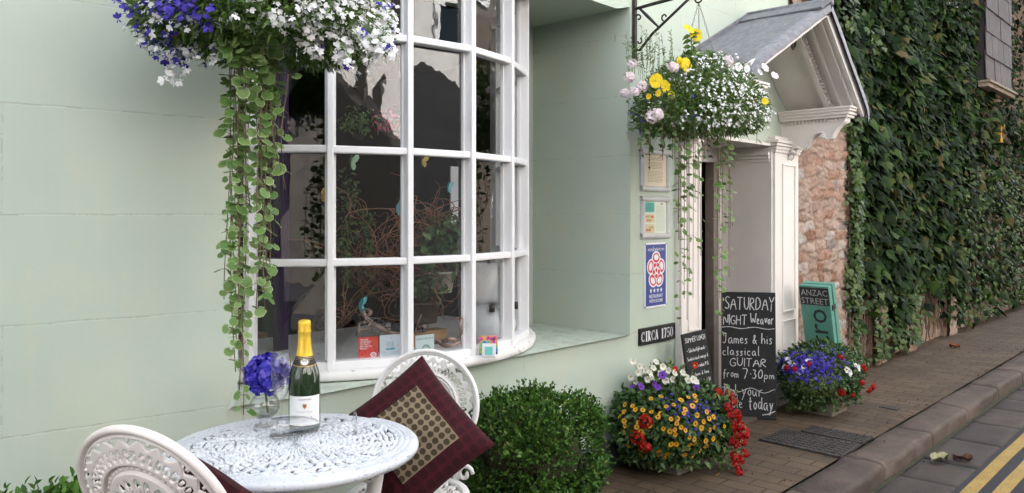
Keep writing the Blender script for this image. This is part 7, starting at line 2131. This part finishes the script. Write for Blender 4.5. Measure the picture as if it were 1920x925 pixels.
P = [on_z(px, py, .008) for px, py in ((1648, 762), (1682, 769), (1688, 765), (1655, 758))]
mb = MB(); mb.add([p[:] for p in P] + [(p.x, p.y, .002) for p in P], [(0, 1, 2, 3), (0, 4, 5, 1), (1, 5, 6, 2), (2, 6, 7, 3), (3, 7, 4, 0)]); o = mb.build('stopcock_cover', M_GRATE, None, P[0]); tag(o, 'tiny dark stopcock plate in the paving right of the second tub', 'cover plate')
def litter(name, label, p, m, size, crumple, n=9, squash=.5):
    mb = MB(); vs = []; fs = []; sd = rnd.uniform(0, 99)
    for i in range(n):
        for j in range(n):
            u, v = -1 + 2 * i / (n - 1), -1 + 2 * j / (n - 1); w = squash * math.sqrt(max(0, 1 - u * u)) + .02
            vs.append((u * size, v * w * size, size * (crumple * (noise.noise(Vector((u * 1.8 + sd, v * 1.8, 1))) + .5) + .3 * v * v)))
    for i in range(n - 1):
        for j in range(n - 1): fs.append((i * n + j, (i + 1) * n + j, (i + 1) * n + j + 1, i * n + j + 1))
    mb.add(vs, fs, 0, True); v = mb.v[0]; v[:, 2] -= v[:, 2].min()
    o = mb.build(name, m); o.location = p; o.rotation_euler = (0, 0, rnd.uniform(0, 3)); return tag(o, label, 'leaf')
M_DRYG = noisy('dry_green_leaf', (.20, .20, .10), (.34, .31, .20), 30, .8, .3, 80, True); M_DRYB = noisy('dry_brown_leaf', (.06, .025, .015), (.12, .05, .03), 30, .8, .3, 80, True)
litter('fallen_leaf', 'curled greenish fallen leaf lying in the gutter against the kerb', on_z(1763, 866, -.088), M_DRYG, .075, .55)
litter('fallen_leaf', 'dark brown shrivelled leaf on the gutter stones nearer the yellow lines', on_z(1805, 864, -.088), M_DRYB, .055, .45)
litter('fallen_leaf', 'rust coloured dry leaf by the foot of the creeper wall', on_z(1790, 652, .004), noisy('rust_leaf', (.22, .06, .02), (.3, .1, .03), 30, .8, .2, 80, True), .07, .4)
mb = MB()
for i in range(900):
    r_ = rnd.random()
    if r_ < .45: x, y, z = rnd.uniform(2, 12), 1.742 + rnd.gauss(0, .03), .006
    elif r_ < .75: x, y, z = rnd.uniform(2, 10), rnd.gauss(1.50, .02), -.088
    else: x, y, z = rnd.uniform(2.5, 13), rnd.uniform(1.8, 2.6), .007
    s = rnd.uniform(.003, .012) * (1.8 if rnd.random() < .08 else 1); mb.stamp(P_BOXLEAF, rand_mats(np.array([[x, y, z]]), np.array([[0, 0, 1]]), [s * 1.6], tilt=.4))
o = mb.build('leaf_litter', M_DRYB); tag(o, 'scattered crumbs of dead leaf along the paving and kerb', 'leaf litter', kind='stuff')
# yellow lantern box among the creeper
p = on_y(1886, 268, 2.52)
t = thing('shop_sign', 'small yellow sign showing between the creeper leaves far up the lane', 'sign', p)
mb = MB(); mb.box((0, .06, .15), (.22, .06, .30), None, 0, .006); o = mb.build('sign_box', mat('yellow_sign', (.72, .36, .02), .5)); o.parent = t
mb = MB()
for x in (-.06, .0, .06): mb.bx(x - .012, x + .012, .026, .029, .06, .24)
o = mb.build('sign_marks', M_INK); o.parent = t
mb = MB(); mb.bx(-.015, .015, .09, .26, .28, .30); o = mb.build('sign_arm', M_IRON); o.parent = t

# ------------------------------------------------------------------ things that come in more than one share a group
GROUPS = {'wall_bracket': 'iron basket brackets on the front', 'hanging_basket': 'hanging baskets on the front', 'box_bush': 'clipped box bushes along the front', 'planter_trough': 'troughs under the box bushes',
          'flower_tub': 'flower tubs on the pavement', 'garden_chair': 'cast metal chairs at the table', 'cushion': 'burgundy cushions on the chairs', 'champagne_flute': 'champagne flutes on the table',
          'chalkboard': 'chalkboards at the door', 'menu_frame': 'framed menus on the wall', 'butterfly_ornament': 'butterfly ornaments in the window', 'driftwood': 'driftwood in the window',
          'potted_plant': 'plants in the window', 'window_sticker': 'stickers inside the window', 'drain_cover': 'iron covers in the paving', 'fallen_leaf': 'fallen leaves'}
for o in list(S.objects):
    if o.parent is None and o.name.split('.')[0] in GROUPS: o['group'] = GROUPS[o.name.split('.')[0]]
